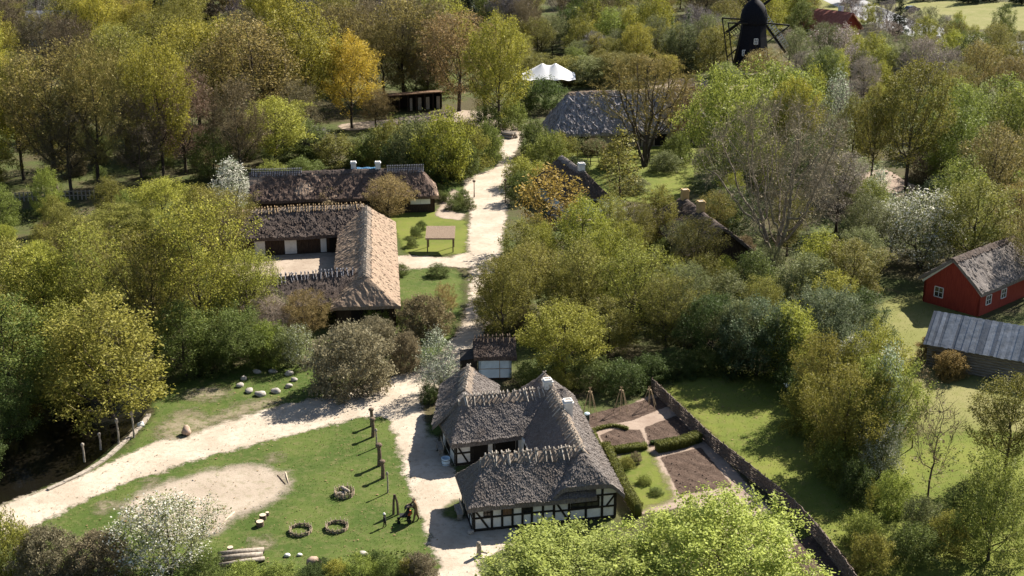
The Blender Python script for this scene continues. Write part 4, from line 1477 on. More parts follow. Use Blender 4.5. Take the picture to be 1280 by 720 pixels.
# ---------------- cottage with a white chimney near the golden tree
kA = Vector((*G(706, 247, 1.9), 0))
cg = G3(731, 268)
cu = Vector((0.30, -0.95, 0)).normalized()
cott, roH, WH = longhouse('cottage', 'dark hip-roofed cottage with one white chimney and white end wall behind the golden tree', 'cottage', cg - cu * 10.5, cg + cu * 0.45, 3.1, 1.95, 5.3, (2.2, 1.8), (2.3, 1.6),
                          M['thatch_dark'], M['white2'], 0, 51, 0.22, 0.05, 1600, M['thatch'], None, 0.4)
qh = Vector((*G(717, 209, 5.6), 0))
qq = (cg - cu * 10.5) + cu * ((qh - (cg - cu * 10.5)).dot(cu))
chimney(qq.x, qq.y, 4.4, 6.0, 0.7, 0.7, math.atan2(cu.y, cu.x), M['paintw'], cott)
WH[1].window(1.2, 2.2, 0.8, 1.6)
WH[1].window(3.4, 4.4, 0.8, 1.6)

# ---------------- dark cottage with yellow brick chimneys
iA, iB = ridge_pts((848, 242), (905, 285), 5.0)
iu = (iB - iA).normalized()
cott2, roI, WI = longhouse('cottage', 'black-thatched cottage with two yellow brick chimneys under the bare grey tree', 'cottage', iA - iu * 0.3, iB, 3.8, 2.0, 5.0, (2.6, 1.5), None,
                           M['thatch_dark'], M['darkwood'], 0, 61, 0.22, 0.05, 900, None, None)
for (px, py) in ((857, 244), (875, 259)):
    q = Vector((*G(px, py + 4, 5.0), 0))
    q = iA + iu * ((q - iA).dot(iu))
    chimney(q.x, q.y, 4.2, 6.0, 0.75, 0.75, math.atan2(iu.y, iu.x), M['yellowbrick'], cott2)

# ---------------- red house at the edge of the meadow
jc = G3(1198, 398)
ju = Vector((0.75, 0.66, 0)).normalized()
redh, roJ, WJ = longhouse('house', 'red boarded house with brown thatch at the meadow edge', 'house', jc - ju * 0.5 + Vector((0, 2.6, 0)), jc + ju * 11 + Vector((0, 2.6, 0)), 3.4, 2.4, 5.2, None, None,
                          M['thatch'], M['red'], 0, 71, 0.25, 0.05, 800, M['thatch_dark'], None)
wj = WJ[3]
wj.timber(-0.2, 2.1, wj.L / 2, 4.95, 0.2, 'verge_board', M['paintw'])
wj.timber(wj.L + 0.2, 2.1, wj.L / 2, 4.95, 0.2, 'verge_board', M['paintw'])
wj.window(1.2, 2.1, 0.9, 1.9, M['paintw'])
WJ[0].window(1.2, 2.1, 0.9, 1.8, M['paintw'])
WJ[0].window(4.0, 4.9, 0.9, 1.8, M['paintw'])

# ---------------- log cabin with a plank roof
def plank_roof(t, A, B, w, ez, rz, mat):
    A_, u, v, L = frame2(A, B)
    rs = random.Random(5)
    out = MB()
    n = int(L / 0.28)
    for s in (-1, 1):
        for i in range(n):
            a = L * (i + 0.5) / n
            lift = 0.03 * (i % 2) + rs.uniform(0, 0.02)
            p0 = A_ + u * a + Vector((0, 0, rz + lift))
            p1 = A_ + u * a + v * s * (w + rs.uniform(-0.06, 0.06)) + Vector((0, 0, ez + lift))
            nrm = (v * s * (rz - ez) + Vector((0, 0, w))).normalized()
            out.beam(p0, p1, L / n * 1.06, 0.05, nrm, rs.choice((0, 1, 1, 2)))
    return mesh_obj('roof', out, [M['plank0'], M['plank1'], M['plank2']], t)


kc = G3(1160, 458)
ku = Vector((0.86, -0.51, 0)).normalized()
kv = Vector((-ku.y, ku.x, 0))
lodge = thing('log_cabin', 'grey log cabin under a blue-grey plank roof beside the meadow', 'cabin', (kc.x + 4, kc.y + 1, 0))
a_ = kc + kv * 2.4
kroof = plank_roof(lodge, a_ - ku * 0.5, a_ + ku * 9.5, 2.9, 2.1, 4.2, M['slate'])
def logwall(P, Q, h):
    lb = MB()
    for i in range(int(h / 0.24)):
        lb.tube([(P.x, P.y, 0.12 + i * 0.24), (Q.x, Q.y, 0.12 + i * 0.24)], 0.13, 6)
    return mesh_obj('wall', lb, M['logwall'], lodge)
logwall(kc - ku * 0.2, kc + ku * 9.2, 2.2)
logwall(kc, kc + kv * 4.8, 2.2)
logwall(kc + kv * 4.8, kc + kv * 4.8 + ku * 9, 2.2)
logwall(kc + ku * 9 + kv * 4.8, kc + ku * 9, 2.2)
gb_ = MB()
gb_.prism([tuple(kc + Vector((0, 0, 2.15))), tuple(kc + kv * 4.8 + Vector((0, 0, 2.15))), tuple(kc + kv * 2.4 + Vector((0, 0, 4.05)))], (0, 0, 0), tuple(ku * 0.12))
mesh_obj('gable', gb_, M['logwall'], lodge)
for k in (0, 3, 6, 9):
    q = kc + ku * k + kv * 2.4
    OCC.append((q.x, q.y, 3.2))

# ---------------- open shed
sh0, sh1 = G3(489, 141), G3(552, 136)
su_ = (sh1 - sh0).normalized()
sv_ = Vector((-su_.y, su_.x, 0))
SL = (sh1 - sh0).length
shed = thing('shed', 'low dark open-fronted shed with pale doors in the yard by the yellow tree', 'shed', (*(sh0 + su_ * SL / 2)[:2], 0))
rb_ = MB()
c4 = [sh0 - su_ * 0.5 - sv_ * 0.7 + Vector((0, 0, 2.9)), sh1 + su_ * 0.5 - sv_ * 0.7 + Vector((0, 0, 2.9)), sh1 + su_ * 0.5 + sv_ * 4.2 + Vector((0, 0, 2.35)), sh0 - su_ * 0.5 + sv_ * 4.2 + Vector((0, 0, 2.35))]
rb_.prism([tuple(c) for c in c4], (0, 0, 0), (0, 0, 0.16))
mesh_obj('roof', rb_, M['brownwood'], shed)
bw = MB()
bw.prism([tuple(sh0 + sv_ * 3.8), tuple(sh1 + sv_ * 3.8), tuple(sh1 + sv_ * 3.8 + Vector((0, 0, 2.4))), tuple(sh0 + sv_ * 3.8 + Vector((0, 0, 2.4)))], (0, 0, 0), tuple(sv_ * 0.1))
for s in (sh0, sh1):
    bw.prism([tuple(s), tuple(s + sv_ * 3.8), tuple(s + sv_ * 3.8 + Vector((0, 0, 2.4))), tuple(s + Vector((0, 0, 2.85)))], (0, 0, 0), tuple(su_ * 0.1))
mesh_obj('wall', bw, M['darkwood'], shed)
for i in range(7):
    pb = MB()
    q = sh0 + su_ * (SL * i / 6)
    pb.box(-0.1, 0.1, -0.1, 0.1, 0, 2.85, Matrix.Translation(q))
    mesh_obj('post', pb, M['darkwood'], shed)
for i, (a, b) in enumerate(((0.37, 0.42), (0.53, 0.60), (0.69, 0.76), (0.90, 0.97))):
    db = MB()
    for j in range(3):
        x0, x1 = SL * (a + (b - a) * j / 3), SL * (a + (b - a) * (j + 0.92) / 3)
        q = sh0 + su_ * (x0 + x1) / 2 - sv_ * 0.02
        db.beam(q + Vector((0, 0, 0.1)), q + Vector((0, 0, 2.2)), x1 - x0, 0.06, sv_)
    mesh_obj('door', db, M['greywood'], shed)
OCC.append((*(sh0 + su_ * SL / 2 + sv_ * 1.5)[:2], 5))

# ---------------- white marquee
tc = G3(686, 114)
tent = thing('marquee', 'white twin-peaked marquee tent beside the great barn', 'tent', (tc.x, tc.y + 4, 0))
tcx, tcy = tc.x, tc.y + 4.0
tm_ = MB()
NU, NV = 44, 28
W_, D_ = 4.9, 3.6
pk = [(-1.1, 0), (1.3, 0)]
grid = []
for i in range(NU + 1):
    for j in range(NV + 1):
        x = -W_ + 2 * W_ * i / NU
        y = -D_ + 2 * D_ * j / NV
        e = max(abs(x) / W_, abs(y) / D_)
        z = 0
        for (a, b) in pk:
            d_ = math.hypot((x - a) * 0.8, (y - b) * 1.05)
            z = max(z, 2.55 * max(0, 1 - d_ / 3.9) ** 1.1)
        mid = 1 - min(1, abs(y) / D_)
        if abs(x - 0.1) < 1.2:
            z = max(z, 2.15 * mid ** 1.1)
        z += 1.95 + 0.12 * math.cos(x * 2.6) * (e > 0.93)
        grid.append((tcx + x, tcy + y, z))
tm_.v = grid
for i in range(NU):
    for j in range(NV):
        tm_.f.append((i * (NV + 1) + j, (i + 1) * (NV + 1) + j, (i + 1) * (NV + 1) + j + 1, i * (NV + 1) + j + 1))
        tm_.m.append(0)
mesh_obj('canopy', tm_, M['canvas'], tent, True)
for (a, b) in pk:
    pb = MB()
    pb.tube([(tcx + a, tcy + b, 0), (tcx + a, tcy + b, 4.6)], 0.06, 6)
    mesh_obj('pole', pb, M['greywood'], tent)
OCC.append((tcx, tcy, 6))

# ---------------- far houses
fh = G3(85, 62)
far1, roF, WF = longhouse('house', 'distant house with a violet-grey roof above the wood by the blossoming bush', 'house', fh + Vector((-9, 2, 0)), fh + Vector((5.5, 4, 0)), 4.5, 3.6, 8.2, None, None, M['greyroof'], M['white'], 0, 81, 0.7, 0.01)
WF[0].window(2, 3.4, 1.2, 2.6, M['paintw'])
WF[0].window(6, 7.4, 1.2, 2.6, M['paintw'])
fr = G3(1046, 50)
far2, roR, WR = longhouse('house', 'distant house with a red tiled roof behind pale blossom trees near the road', 'house', fr + Vector((-5, 7, 0)), fr + Vector((2.5, -3, 0)), 4.2, 2.6, 6.6, None, None, M['rooftile'], M['red'], 0, 82, 0.7, 0.01)
WR[0].window(2, 3.2, 1.0, 2.1, M['paintw'])
cb_ = G3(1040, 24)
chimney(fr.x + 0.5, fr.y + 0.5, 5.5, 7.6, 0.9, 0.9, 0.6, M['paintw'], far2)

# ---------------- windmill
mx, my = G(938, 97)
mill = thing('windmill', 'black smock windmill with a domed cap, lattice sails and a pale gallery', 'windmill', (mx, my, 0))
A8 = math.radians(22.5)
tw = MB()
prof = [(4.3, 0.0), (4.15, 0.8), (3.75, 2.2), (3.35, 4.0), (2.95, 6.0), (2.62, 8.0), (2.42, 9.9), (2.36, 10.3)]
tw.lathe((mx, my, 0), prof, 8, 0, A8)
tower = mesh_obj('tower', tw, M['black'], mill)
cp = MB()
cp.lathe((mx, my, 10.3), [(2.5, 0), (2.58, 0.35), (2.6, 1.0), (2.5, 1.8), (2.22, 2.7), (1.8, 3.5), (1.2, 4.15), (0.6, 4.6), (0.28, 4.95), (0.12, 5.6), (0.05, 6.2)], 24)
cap_o = mesh_obj('cap', cp, M['black'], mill, True)
for (dx, z) in ((0.15, 7.3), (-1.9, 5.1), (2.05, 4.9)):
    yy = my - math.sqrt(max(0.1, (3.5 - z * 0.13) ** 2 - dx * dx)) - 0.12
    wbx = MB()
    for q in (((-0.34, -0.5), (0.34, -0.5)), ((-0.34, 0.5), (0.34, 0.5)), ((-0.34, -0.5), (-0.34, 0.5)), ((0.34, -0.5), (0.34, 0.5)), ((0, -0.5), (0, 0.5)), ((-0.34, 0), (0.34, 0))):
        wbx.beam((mx + dx + q[0][0], yy, z + q[0][1]), (mx + dx + q[1][0], yy, z + q[1][1]), 0.13, 0.14, (0, 1, 0))
    wo = mesh_obj('window', wbx, M['paintw'], mill)
    gp = MB()
    gp.box(mx + dx - 0.34, mx + dx + 0.34, yy + 0.02, yy + 0.9, z - 0.5, z + 0.5)
    mesh_obj('pane', gp, M['glass'], wo)
# gallery
gal = MB()
for i in range(24):
    a0, a1 = 2 * math.pi * i / 24, 2 * math.pi * (i + 1) / 24
    gal.prism([(mx + r * math.cos(a), my + r * math.sin(a), 1.5) for r, a in ((3.5, a0), (6.6, a0), (6.6, a1), (3.5, a1))], (0, 0, 0), (0, 0, 0.18))
go = mesh_obj('gallery', gal, M['greywood'], mill)
rl = MB()
for zz in (2.15, 2.7):
    pts = [(mx + 6.5 * math.cos(2 * math.pi * i / 24), my + 6.5 * math.sin(2 * math.pi * i / 24), zz) for i in range(25)]
    rl.tube(pts, 0.06, 4)
for i in range(24):
    a = 2 * math.pi * i / 24
    rl.beam((mx + 6.5 * math.cos(a), my + 6.5 * math.sin(a), 1.6), (mx + 6.5 * math.cos(a), my + 6.5 * math.sin(a), 2.75), 0.1, 0.1, (1, 0, 0))
mesh_obj('railing', rl, M['greywood'], go)
for i in range(12):
    a = 2 * math.pi * i / 12
    pb = MB()
    pb.beam((mx + 6.2 * math.cos(a), my + 6.2 * math.sin(a), 0), (mx + 6.2 * math.cos(a), my + 6.2 * math.sin(a), 1.5), 0.2, 0.2, (1, 0, 0))
    mesh_obj('gallery_post', pb, M['darkwood'], go)
# sails on the far side of the cap
hub = Vector((mx + 0.9, my + 3.6, 12.35))
sh_ = MB()
sh_.tube([(mx + 0.25, my, 12.1), tuple(hub + Vector((0, 0.4, 0)))], [0.35, 0.28], 8)
mesh_obj('windshaft', sh_, M['timber'], mill)
for k in range(4):
    th_ = math.radians(38 + 90 * k)
    dr = Vector((math.cos(th_), 0, math.sin(th_)))
    pp = Vector((-math.sin(th_), 0, math.cos(th_)))
    s_ = MB()
    s_.beam(hub, hub + dr * 10.2, 0.42, 0.36, (0, 1, 0))
    so = mesh_obj('sail_stock', s_, M['timber'], mill)
    l_ = MB()
    for i in range(17):
        p = hub + dr * (1.6 + i * 0.49) + Vector((0, 0.05, 0))
        l_.beam(p - pp * 0.25, p + pp * 1.35, 0.12, 0.06, (0, 1, 0))
    for e in (-0.25, 0.55, 1.35):
        l_.beam(hub + dr * 1.6 + pp * e + Vector((0, 0.09, 0)), hub + dr * 9.5 + pp * e + Vector((0, 0.09, 0)), 0.1, 0.06, (0, 1, 0))
    mesh_obj('sail_lattice', l_, M['paintw'] if k == 3 else M['timber'], so)
# tail frame on the near side
zb = 10.9
tf = MB()
for a, b in (((-6.3, -1.0, 0.6), (-1.5, -1.2, 0.3)), ((-5.3, -2.0, -0.2), (-1.5, -2.0, -0.3)), ((1.8, -1.2, -0.3), (6.7, -1.0, -0.8))):
    tf = MB()
    tf.beam((mx + a[0], my + a[1], zb + a[2]), (mx + b[0], my + b[1], zb + b[2]), 0.28, 0.28, (0, 1, 0))
    mesh_obj('tail_beam', tf, M['timber'], mill)
for a, b in (((-6.2, -1.0, zb + 0.5), (-5.0, -4.5, 1.9)), ((-5.2, -2.0, zb - 0.2), (-4.2, -5.2, 2.2)), ((6.6, -1.0, zb - 0.9), (2.4, -2.4, 7.2)), ((-5.4, -3.4, 4.4), (-3.2, -2.2, 6.0))):
    pb = MB()
    pb.beam((mx + a[0], my + a[1], a[2]), (mx + b[0], my + b[1], b[2]), 0.2, 0.2, (0, 1, 0))
    mesh_obj('tail_strut', pb, M['timber'], mill)
OCC.append((mx, my, 8)); OCC.append((mx - 7, my - 6, 7))
# ------------------------------------------------------------------ small things
# carved posts in a line beside the path
posts = [((464.8, 532.3), 510, 0.15, 'thick knobbed post, farthest from the people, at the top of the line'), ((466.4, 546.0), 522, 0.15, 'knobbed post close in front of the farthest post of the line'),
         ((470.6, 559.4), 536, 0.07, 'thin pale pole with a small head, third of the post line from the junction'), ((474.4, 582.0), 554, 0.17, 'tall knobbed post with bulging head, middle of the post line'),
         ((478.6, 597.8), 575, 0.15, 'leaning knobbed post, fifth of the line from the junction'), ((484.7, 616.0), 590, 0.06, 'thinnest pale pole, sixth of the post line'), ((494.8, 643.2), 618, 0.12, 'split two-legged post nearest the walking adult')]
def carved_post(bx, by, ty, r, label, cat='post', group='carved posts along the path'):
    x, y = G(bx, by)
    h = height_for(x, y, ty)
    t = thing('carved_post', label, cat, (x, y, 0), group)
    sb = MB()
    sb.tube([(x, y, 0), (x + 0.03, y, h * 0.5), (x, y, h * 0.86)], [r, r * 0.88, r * 0.8], 8)
    mesh_obj('shaft', sb, M['bark'] if r > 0.1 else M['greywood'], t)
    hb = MB()
    hb.lathe((x, y, h * 0.84), [(r * 0.8, 0), (r * 1.35, h * 0.03), (r * 1.55, h * 0.09), (r * 1.2, h * 0.14), (r * 0.6, h * 0.17)], 9)
    mesh_obj('head', hb, M['bark'] if r > 0.1 else M['greywood'], t)
    return t
for i, ((bx, by), ty, r, lab) in enumerate(posts):
    lab = lab.replace('farthest', 'last')
    lab = lab.replace('nearest the', 'next to the')
    if i < 6:
        carved_post(bx, by, ty, r, lab)
    else:
        x, y = G(bx, by)
        h = height_for(x, y, ty)
        t = thing('carved_post', lab, 'post', (x, y, 0), 'carved posts along the path')
        for s in (-1, 1):
            lb = MB()
            lb.tube([(x + s * 0.16, y, 0), (x + s * 0.12, y, h * 0.6), (x + s * 0.02 - 0.05, y, h)], [0.09, 0.08, 0.06], 7)
            mesh_obj('leg', lb, M['bark'], t)
# posts by the stream
for (bx, by, ty, lab) in ((105.6, 577.5, 554, 'short grey post at the stream bank, furthest down the bank'.replace('furthest', 'lowest')), (126, 562, 541, 'slender grey post by the stream, second up the bank'),
                          (149, 557, 523.5, 'tall grey post with a round head by the stream'), (167.5, 547, 514.5, 'slim post at the stream beside the white stone')):
    carved_post(bx, by, ty, 0.085, lab, group='posts by the stream')

# stones
def stone(px, py, wpx, lab, name='stone', cat='stone', group=None, mat=None, seed=0, hr=0.55):
    x, y = G(px, py)
    d = PX(x, y)[2]
    r = 0.5 * wpx * d / FPX
    mb = MB()
    mb.rock((x, y, r * hr * 0.6), r, r * 0.8, r * hr, seed)
    o = mesh_obj(name, mb, mat or M['stone'], None, True, (x, y, 0))
    return tag(o, lab, cat, group)
ring = [((728, 406), 34), ((712, 438), 36), ((753, 463), 40), ((802, 478), 48), ((872, 464), 44), ((928, 441), 34), ((952, 412), 32), ((930, 386), 40), ((857, 376), 36), ((787, 378), 36)]
ringlab = ['small pale stone of the stone circle, facing the stream, above its twin', 'pale stone of the circle, outermost towards the stream', 'flat stone of the circle between the outermost stone and the biggest stone',
           'biggest stone of the circle, closest to the gravel path', 'long low stone of the circle beside the round bush shadow', 'brightest stone of the circle, on the bush side', 'squat stone of the circle touching the big round bush',
           'dark flat stone of the circle in front of the silver bush', 'shaded stone at the back of the circle, middle of the row', 'shaded stone at the back of the circle, near the green shrubs']
for i, ((zx, zy), w) in enumerate(ring):
    stone(100 + zx / 3.556, 360 + zy / 3.556, w / 3.3, ringlab[i], group='stones of the stone circle', seed=i)
stone(233.5, 543, 15, 'round reddish boulder alone at the gravel path edge', 'boulder', 'boulder', mat=M['boulder'], seed=31, hr=1.0)
stone(176, 533, 10, 'white stone at the foot of the stream post', seed=32, mat=M['whitestone'], hr=0.8)
stone(359, 695.5, 9, 'white stone lying in front of the shrubs, paired, the larger one', seed=33, mat=M['whitestone'])
stone(374.3, 694.5, 7, 'white stone lying in front of the shrubs, paired, the smaller one', seed=34, mat=M['whitestone'])
stone(393, 708, 20, 'brown boulder half hidden among the low shrubs', 'boulder', 'boulder', mat=M['boulder'], seed=35, hr=0.8)
stone(454, 694, 12, 'pale stone in the shrubs beside the path mouth', seed=36, mat=M['stone'])

# stumps
def stump(px, py, r, h, lab):
    x, y = G(px, py)
    t = thing('stump', lab, 'stump', (x, y, 0), 'sawn stumps')
    sb = MB()
    sb.tube([(x, y, 0), (x, y, h - 0.01)], [r * 1.05, r], 12, caps=False)
    mesh_obj('bark_side', sb, M['bark'], t, True)
    tb2 = MB()
    tb2.lathe((x, y, h - 0.03), [(r * 0.99, 0), (r * 0.98, 0.03)], 12)
    mesh_obj('cut_top', tb2, M['palewood'], t)
stump(325.2, 657.5, 0.25, 0.36, 'sawn stump seat with pale top, biggest of the three beside the sand')
stump(328.8, 649, 0.23, 0.34, 'sawn stump seat standing between the two others beside the sand')
stump(334.3, 644.5, 0.12, 0.26, 'slim sawn stump, smallest of the three beside the sand')
stump(288.2, 690, 0.19, 0.36, 'pale-topped stump standing against the log benches')

# log benches and loose poles
def log(a, b, r, lab, mat, name='log', group=None, z=None):
    A, B = G3(*a), G3(*b)
    A.z = B.z = r if z is None else z
    mb = MB()
    m_ = A.lerp(B, 0.5) + Vector((0, 0, 0.02))
    mb.tube([A, m_, B], [r, r * 1.04, r * 0.9], 9)
    return tag(mesh_obj(name, mb, mat, None, True, (m_.x, m_.y, 0)), lab, 'log', group)
log((273, 697), (330.5, 691), 0.20, 'grey log bench behind the others, ending at the stump', M['greywood'], group='log benches')
log((274.5, 703), (329, 697), 0.21, 'grey log bench in the middle of the three log benches', M['greywood'], group='log benches')
log((271, 710.5), (331, 701), 0.16, 'long thin pale log in front of the log benches', M['greywood'], group='log benches')
log((273, 659.5), (293, 640.5), 0.035, 'long pale pole lying across the sand patch', M['palewood'], 'pole')
log((347, 594.5), (357, 606), 0.04, 'short brown stick lying at the sand edge', M['bark'], 'stick')
log((357, 591), (360.5, 604.5), 0.04, 'short pale stick lying at the sand edge beside the brown stick', M['palewood'], 'stick')

M['hazel'] = mat_simple('weathered_hazel', (0.14, 0.105, 0.07), (0.34, 0.27, 0.19), 9.0, 0.95, 0.02)

# wattle rings
def wattle_ring(px, py, rpx, h, lab, full=False):
    x, y = G(px, py)
    d = PX(x, y)[2]
    R = rpx * d / FPX
    t = thing('wattle_ring', lab, 'wattle ring', (x, y, 0), 'wattle rings on the lawn')
    wb_ = MB()
    n = 14
    for k in range(7):
        pts = []
        for i in range(71):
            a = 2 * math.pi * i / 70
            off = 0.045 * math.sin(a * n / 2 + (math.pi if k % 2 else 0))
            pts.append((x + (R + off) * math.cos(a), y + (R + off) * math.sin(a), 0.03 + k * (h - 0.06) / 7 + 0.012 * math.sin(a * 3 + k)))
        wb_.tube(pts, 0.027, 5)
    mesh_obj('woven_band', wb_, M['hazel'], t)
    for i in range(n):
        a = 2 * math.pi * i / n
        pb = MB()
        hh = h + random.uniform(0.05, 0.2)
        pb.tube([(x + R * math.cos(a), y + R * math.sin(a), 0), (x + (R + 0.03) * math.cos(a), y + (R + 0.03) * math.sin(a), hh)], [0.03, 0.022], 5)
        mesh_obj('stake', pb, M['palewood'], t)
    return x, y, R
wattle_ring(375.8, 664.5, 13.4, 0.30, 'empty woven wattle ring on the lawn, the one by the sand stumps')
wattle_ring(421, 660.5, 13.4, 0.30, 'empty woven wattle ring on the lawn with tall stakes, farther from the sand')
fx, fy, fR = wattle_ring(430.5, 618.5, 11.8, 0.42, 'woven wattle ring filled with cut logs on the lawn')
for i, (a, b, z) in enumerate(((-0.45, -0.05, 0.14), (-0.05, -0.35, 0.13), (0.1, 0.2, 0.36))):
    mb = MB()
    an = 0.5 + i * 0.9
    dx, dy = 0.42 * math.cos(an), 0.42 * math.sin(an)
    cx, cy = fx + a * 0.6, fy + b * 0.6
    mb.tube([(cx - dx, cy - dy, z), (cx + dx, cy + dy, z)], 0.12, 8)
    tag(mesh_obj('log', mb, M['greywood'], None, True, (cx, cy, 0)), ['sawn log inside the filled wattle ring, lying towards the sand', 'sawn log inside the filled wattle ring, lying towards the benches', 'sawn log inside the filled wattle ring, lying on top'][i], 'log', 'logs in the wattle ring')

# wattle fence round the garden
wf = [G(*q) for q in ((814, 489), (835, 508), (862, 535), (890, 561), (918, 584), (948, 608), (980, 634), (1008, 662), (1040, 700), (1072, 745))]
wfp = catmull(wf, 8, False)
fen = thing('wattle_fence', 'brown woven wattle fence along the garden and the sunny lawn', 'fence', (wf[4][0], wf[4][1], 0))
fb = MB()
cum = [0]
for i in range(1, len(wfp)):
    cum.append(cum[-1] + np.linalg.norm(wfp[i] - wfp[i - 1]))
FL = cum[-1]
def along(s):
    s = min(max(s, 0), FL)
    i = int(np.searchsorted(cum, s)) - 1
    i = min(max(i, 0), len(wfp) - 2)
    t = (s - cum[i]) / max(1e-6, cum[i + 1] - cum[i])
    p = wfp[i] * (1 - t) + wfp[i + 1] * t
    e = wfp[i + 1] - wfp[i]
    e = e / np.linalg.norm(e)
    return p, e
ns = int(FL / 0.12)
FH = 1.15
rs = np.random.default_rng(17)
for k in range(20):
    pts = []
    rr = []
    for i in range(ns + 1):
        s = FL * i / ns
        p, e = along(s)
        off = 0.035 * math.sin(s * 2 * math.pi / 1.1 + (math.pi if k % 2 else 0)) + rs.normal() * 0.012
        pts.append((p[0] - e[1] * off, p[1] + e[0] * off, 0.05 + k * (FH - 0.1) / 19 + 0.035 * math.sin(s * 0.8 + k * 2.1)))
        rr.append(0.046 + rs.uniform(-0.012, 0.015))
    fb.tube(pts, rr, 5)
mesh_obj('woven_panel', fb, M['wattle'], fen)
npst = int(FL / 0.9)
for i in range(npst + 1):
    p, e = along(FL * i / npst)
    pb = MB()
    hh = FH + rs.uniform(0.02, 0.18)
    pb.tube([(p[0], p[1], 0), (p[0] + rs.normal() * 0.03, p[1] + rs.normal() * 0.03, hh)], [0.05, 0.04], 6)
    mesh_obj('post', pb, M['bark'], fen)
# back garden fence, in the shade of the shrubs
wf2 = [G(*q) for q in ((742, 487), (790, 487), (826, 481), (866, 470))]

# clods on the dug beds
rngc = np.random.default_rng(44)
cb2 = MB()
for poly in SHEETS['soil_bed']:
    x0, y0 = poly.min(0)
    x1, y1 = poly.max(0)
    Qc = rngc.uniform((x0, y0), (x1, y1), (int((x1 - x0) * (y1 - y0) * 28), 2))
    Qc = Qc[sdist(Qc, poly) > 0.12]
    for x, y in Qc:
        r = float(np.exp(rngc.normal(-3.1, 0.4)))
        a = rngc.uniform(0, 6.28)
        pts_ = [(x + r * math.cos(a + k * 2.1), y + r * math.sin(a + k * 2.1), 0.0) for k in range(3)] + [(x + rngc.normal() * r * 0.3, y + rngc.normal() * r * 0.3, r * 1.1)]
        cb2.add(pts_, [(0, 1, 3), (1, 2, 3), (2, 0, 3)])
M['clod'] = mat_simple('soil_clod', (0.08, 0.054, 0.04), (0.15, 0.108, 0.083), 3.0, 0.95, 0)
tag(mesh_obj('soil_clods', cb2, M['clod']), kind='stuff')

# hedges
def hedge(pix, w, h, col, lab, seed, mat_col, dens=420, lsize=0.07):
    pts = catmull([G(*q) for q in pix], 6, False) if len(pix) > 2 else np.array([G(*q) for q in pix])
    rng = np.random.default_rng(seed)
    x, y = pts[len(pts) // 2]
    core = MB()
    C, Nn = [], []
    for i in range(len(pts) - 1):
        a, b = Vector((*pts[i], 0)), Vector((*pts[i + 1], 0))
        core.beam(a + Vector((0, 0, h / 2 - 0.03)), b + Vector((0, 0, h / 2 - 0.03)), w * 0.82, h * 0.88, (0, 0, 1))
        L = (b - a).length
        n = int(L * (w + 2 * h) * dens)
        t = rng.uniform(0, 1, n)
        q = rng.uniform(0, w + 2 * h, n)
        off = np.where(q < h, -w / 2, np.where(q < h + w, q - h - w / 2, w / 2))
        z = np.where(q < h, q, np.where(q < h + w, h, w + 2 * h - q))
        e = (b - a).normalized()
        base = np.array(a)[None] + t[:, None] * np.array(b - a)[None]
        base[:, 0] += -e.y * off + rng.normal(size=n) * 0.025
        base[:, 1] += e.x * off + rng.normal(size=n) * 0.025
        base[:, 2] = z + rng.normal(size=n) * 0.03
        C.append(base)
    C = np.concatenate(C)
    v, f = leaf_quads(C, lsize, rng, 0.2, 0.7)
    cvv = np.array(core.v)
    cq = np.array(core.f)
    me = np_mesh('hedge', [(v, f, 0, rng.uniform(0, 1, len(f))), (cvv, cq, 0, None)], [M['leaf']])
    me.transform(Matrix.Translation((-x, -y, 0)))
    o = bpy.data.objects.new('hedge', me)
    COL.objects.link(o)
    o.location = (x, y, 0)
    o.color = (*mat_col, 1)
    tag(o, lab, 'hedge', 'clipped garden hedges')
    return o
hc_ = (0.13, 0.14, 0.03)
hedge([(757, 566), (768, 590), (782, 620), (798, 646)], 0.55, 0.95, None, 'tall clipped hedge along the farmhouse garden wall side', 1, hc_)
hedge([(760, 569), (808, 561)], 0.4, 0.55, None, 'low clipped hedge between the soil bed and the green plot', 2, hc_)
hedge([(741, 540), (748, 556), (757, 566)], 0.3, 0.3, None, 'ragged low box edging on the farmhouse side of the small bed', 3, hc_)
hedge([(741, 540), (765, 534), (785, 538)], 0.28, 0.28, None, 'ragged low box edging along the top of the small bed', 4, hc_)
hedge([(760, 563), (785, 560), (798, 557)], 0.28, 0.28, None, 'ragged low box edging along the bottom of the small bed', 5, hc_)
hedge([(821, 565), (850, 559), (874, 551)], 0.75, 0.75, None, 'thick clipped hedge between the two dug soil beds', 6, hc_)
hedge([(813, 556), (840, 552), (872, 547)], 0.25, 0.3, None, 'thin green row in front of the thick clipped hedge', 7, (0.05, 0.08, 0.02))

# bean pole frames
def bean(px, py, ty, lab):
    x, y = G(px, py)
    h = height_for(x, y, ty)
    t = thing('bean_frame', lab, 'plant support', (x, y, 0), 'cane wigwams in the garden')
    for i in range(6):
        a = 2 * math.pi * i / 6 + 0.3
        pb = MB()
        pb.tube([(x + 0.65 * math.cos(a), y + 0.65 * math.sin(a), 0), (x + 0.2 * math.cos(a), y + 0.2 * math.sin(a), h * 0.75), (x - 0.12 * math.cos(a), y - 0.12 * math.sin(a), h)], [0.022, 0.02, 0.015], 5)
        mesh_obj('cane', pb, M['cane'], t)
    hb = MB()
    hb.tube([(x + 0.14 * math.cos(a), y + 0.14 * math.sin(a), h * 0.85) for a in np.linspace(0, 6.283, 13)], 0.03, 5)
    mesh_obj('binding', hb, M['cane'], t)
bean(737, 521, 484, 'cane wigwam in the garden, standing by the green bin')
bean(776, 515, 483, 'cane wigwam in the garden, middle of the three')
bean(811, 510, 483, 'cane wigwam in the garden beside the wattle fence corner')

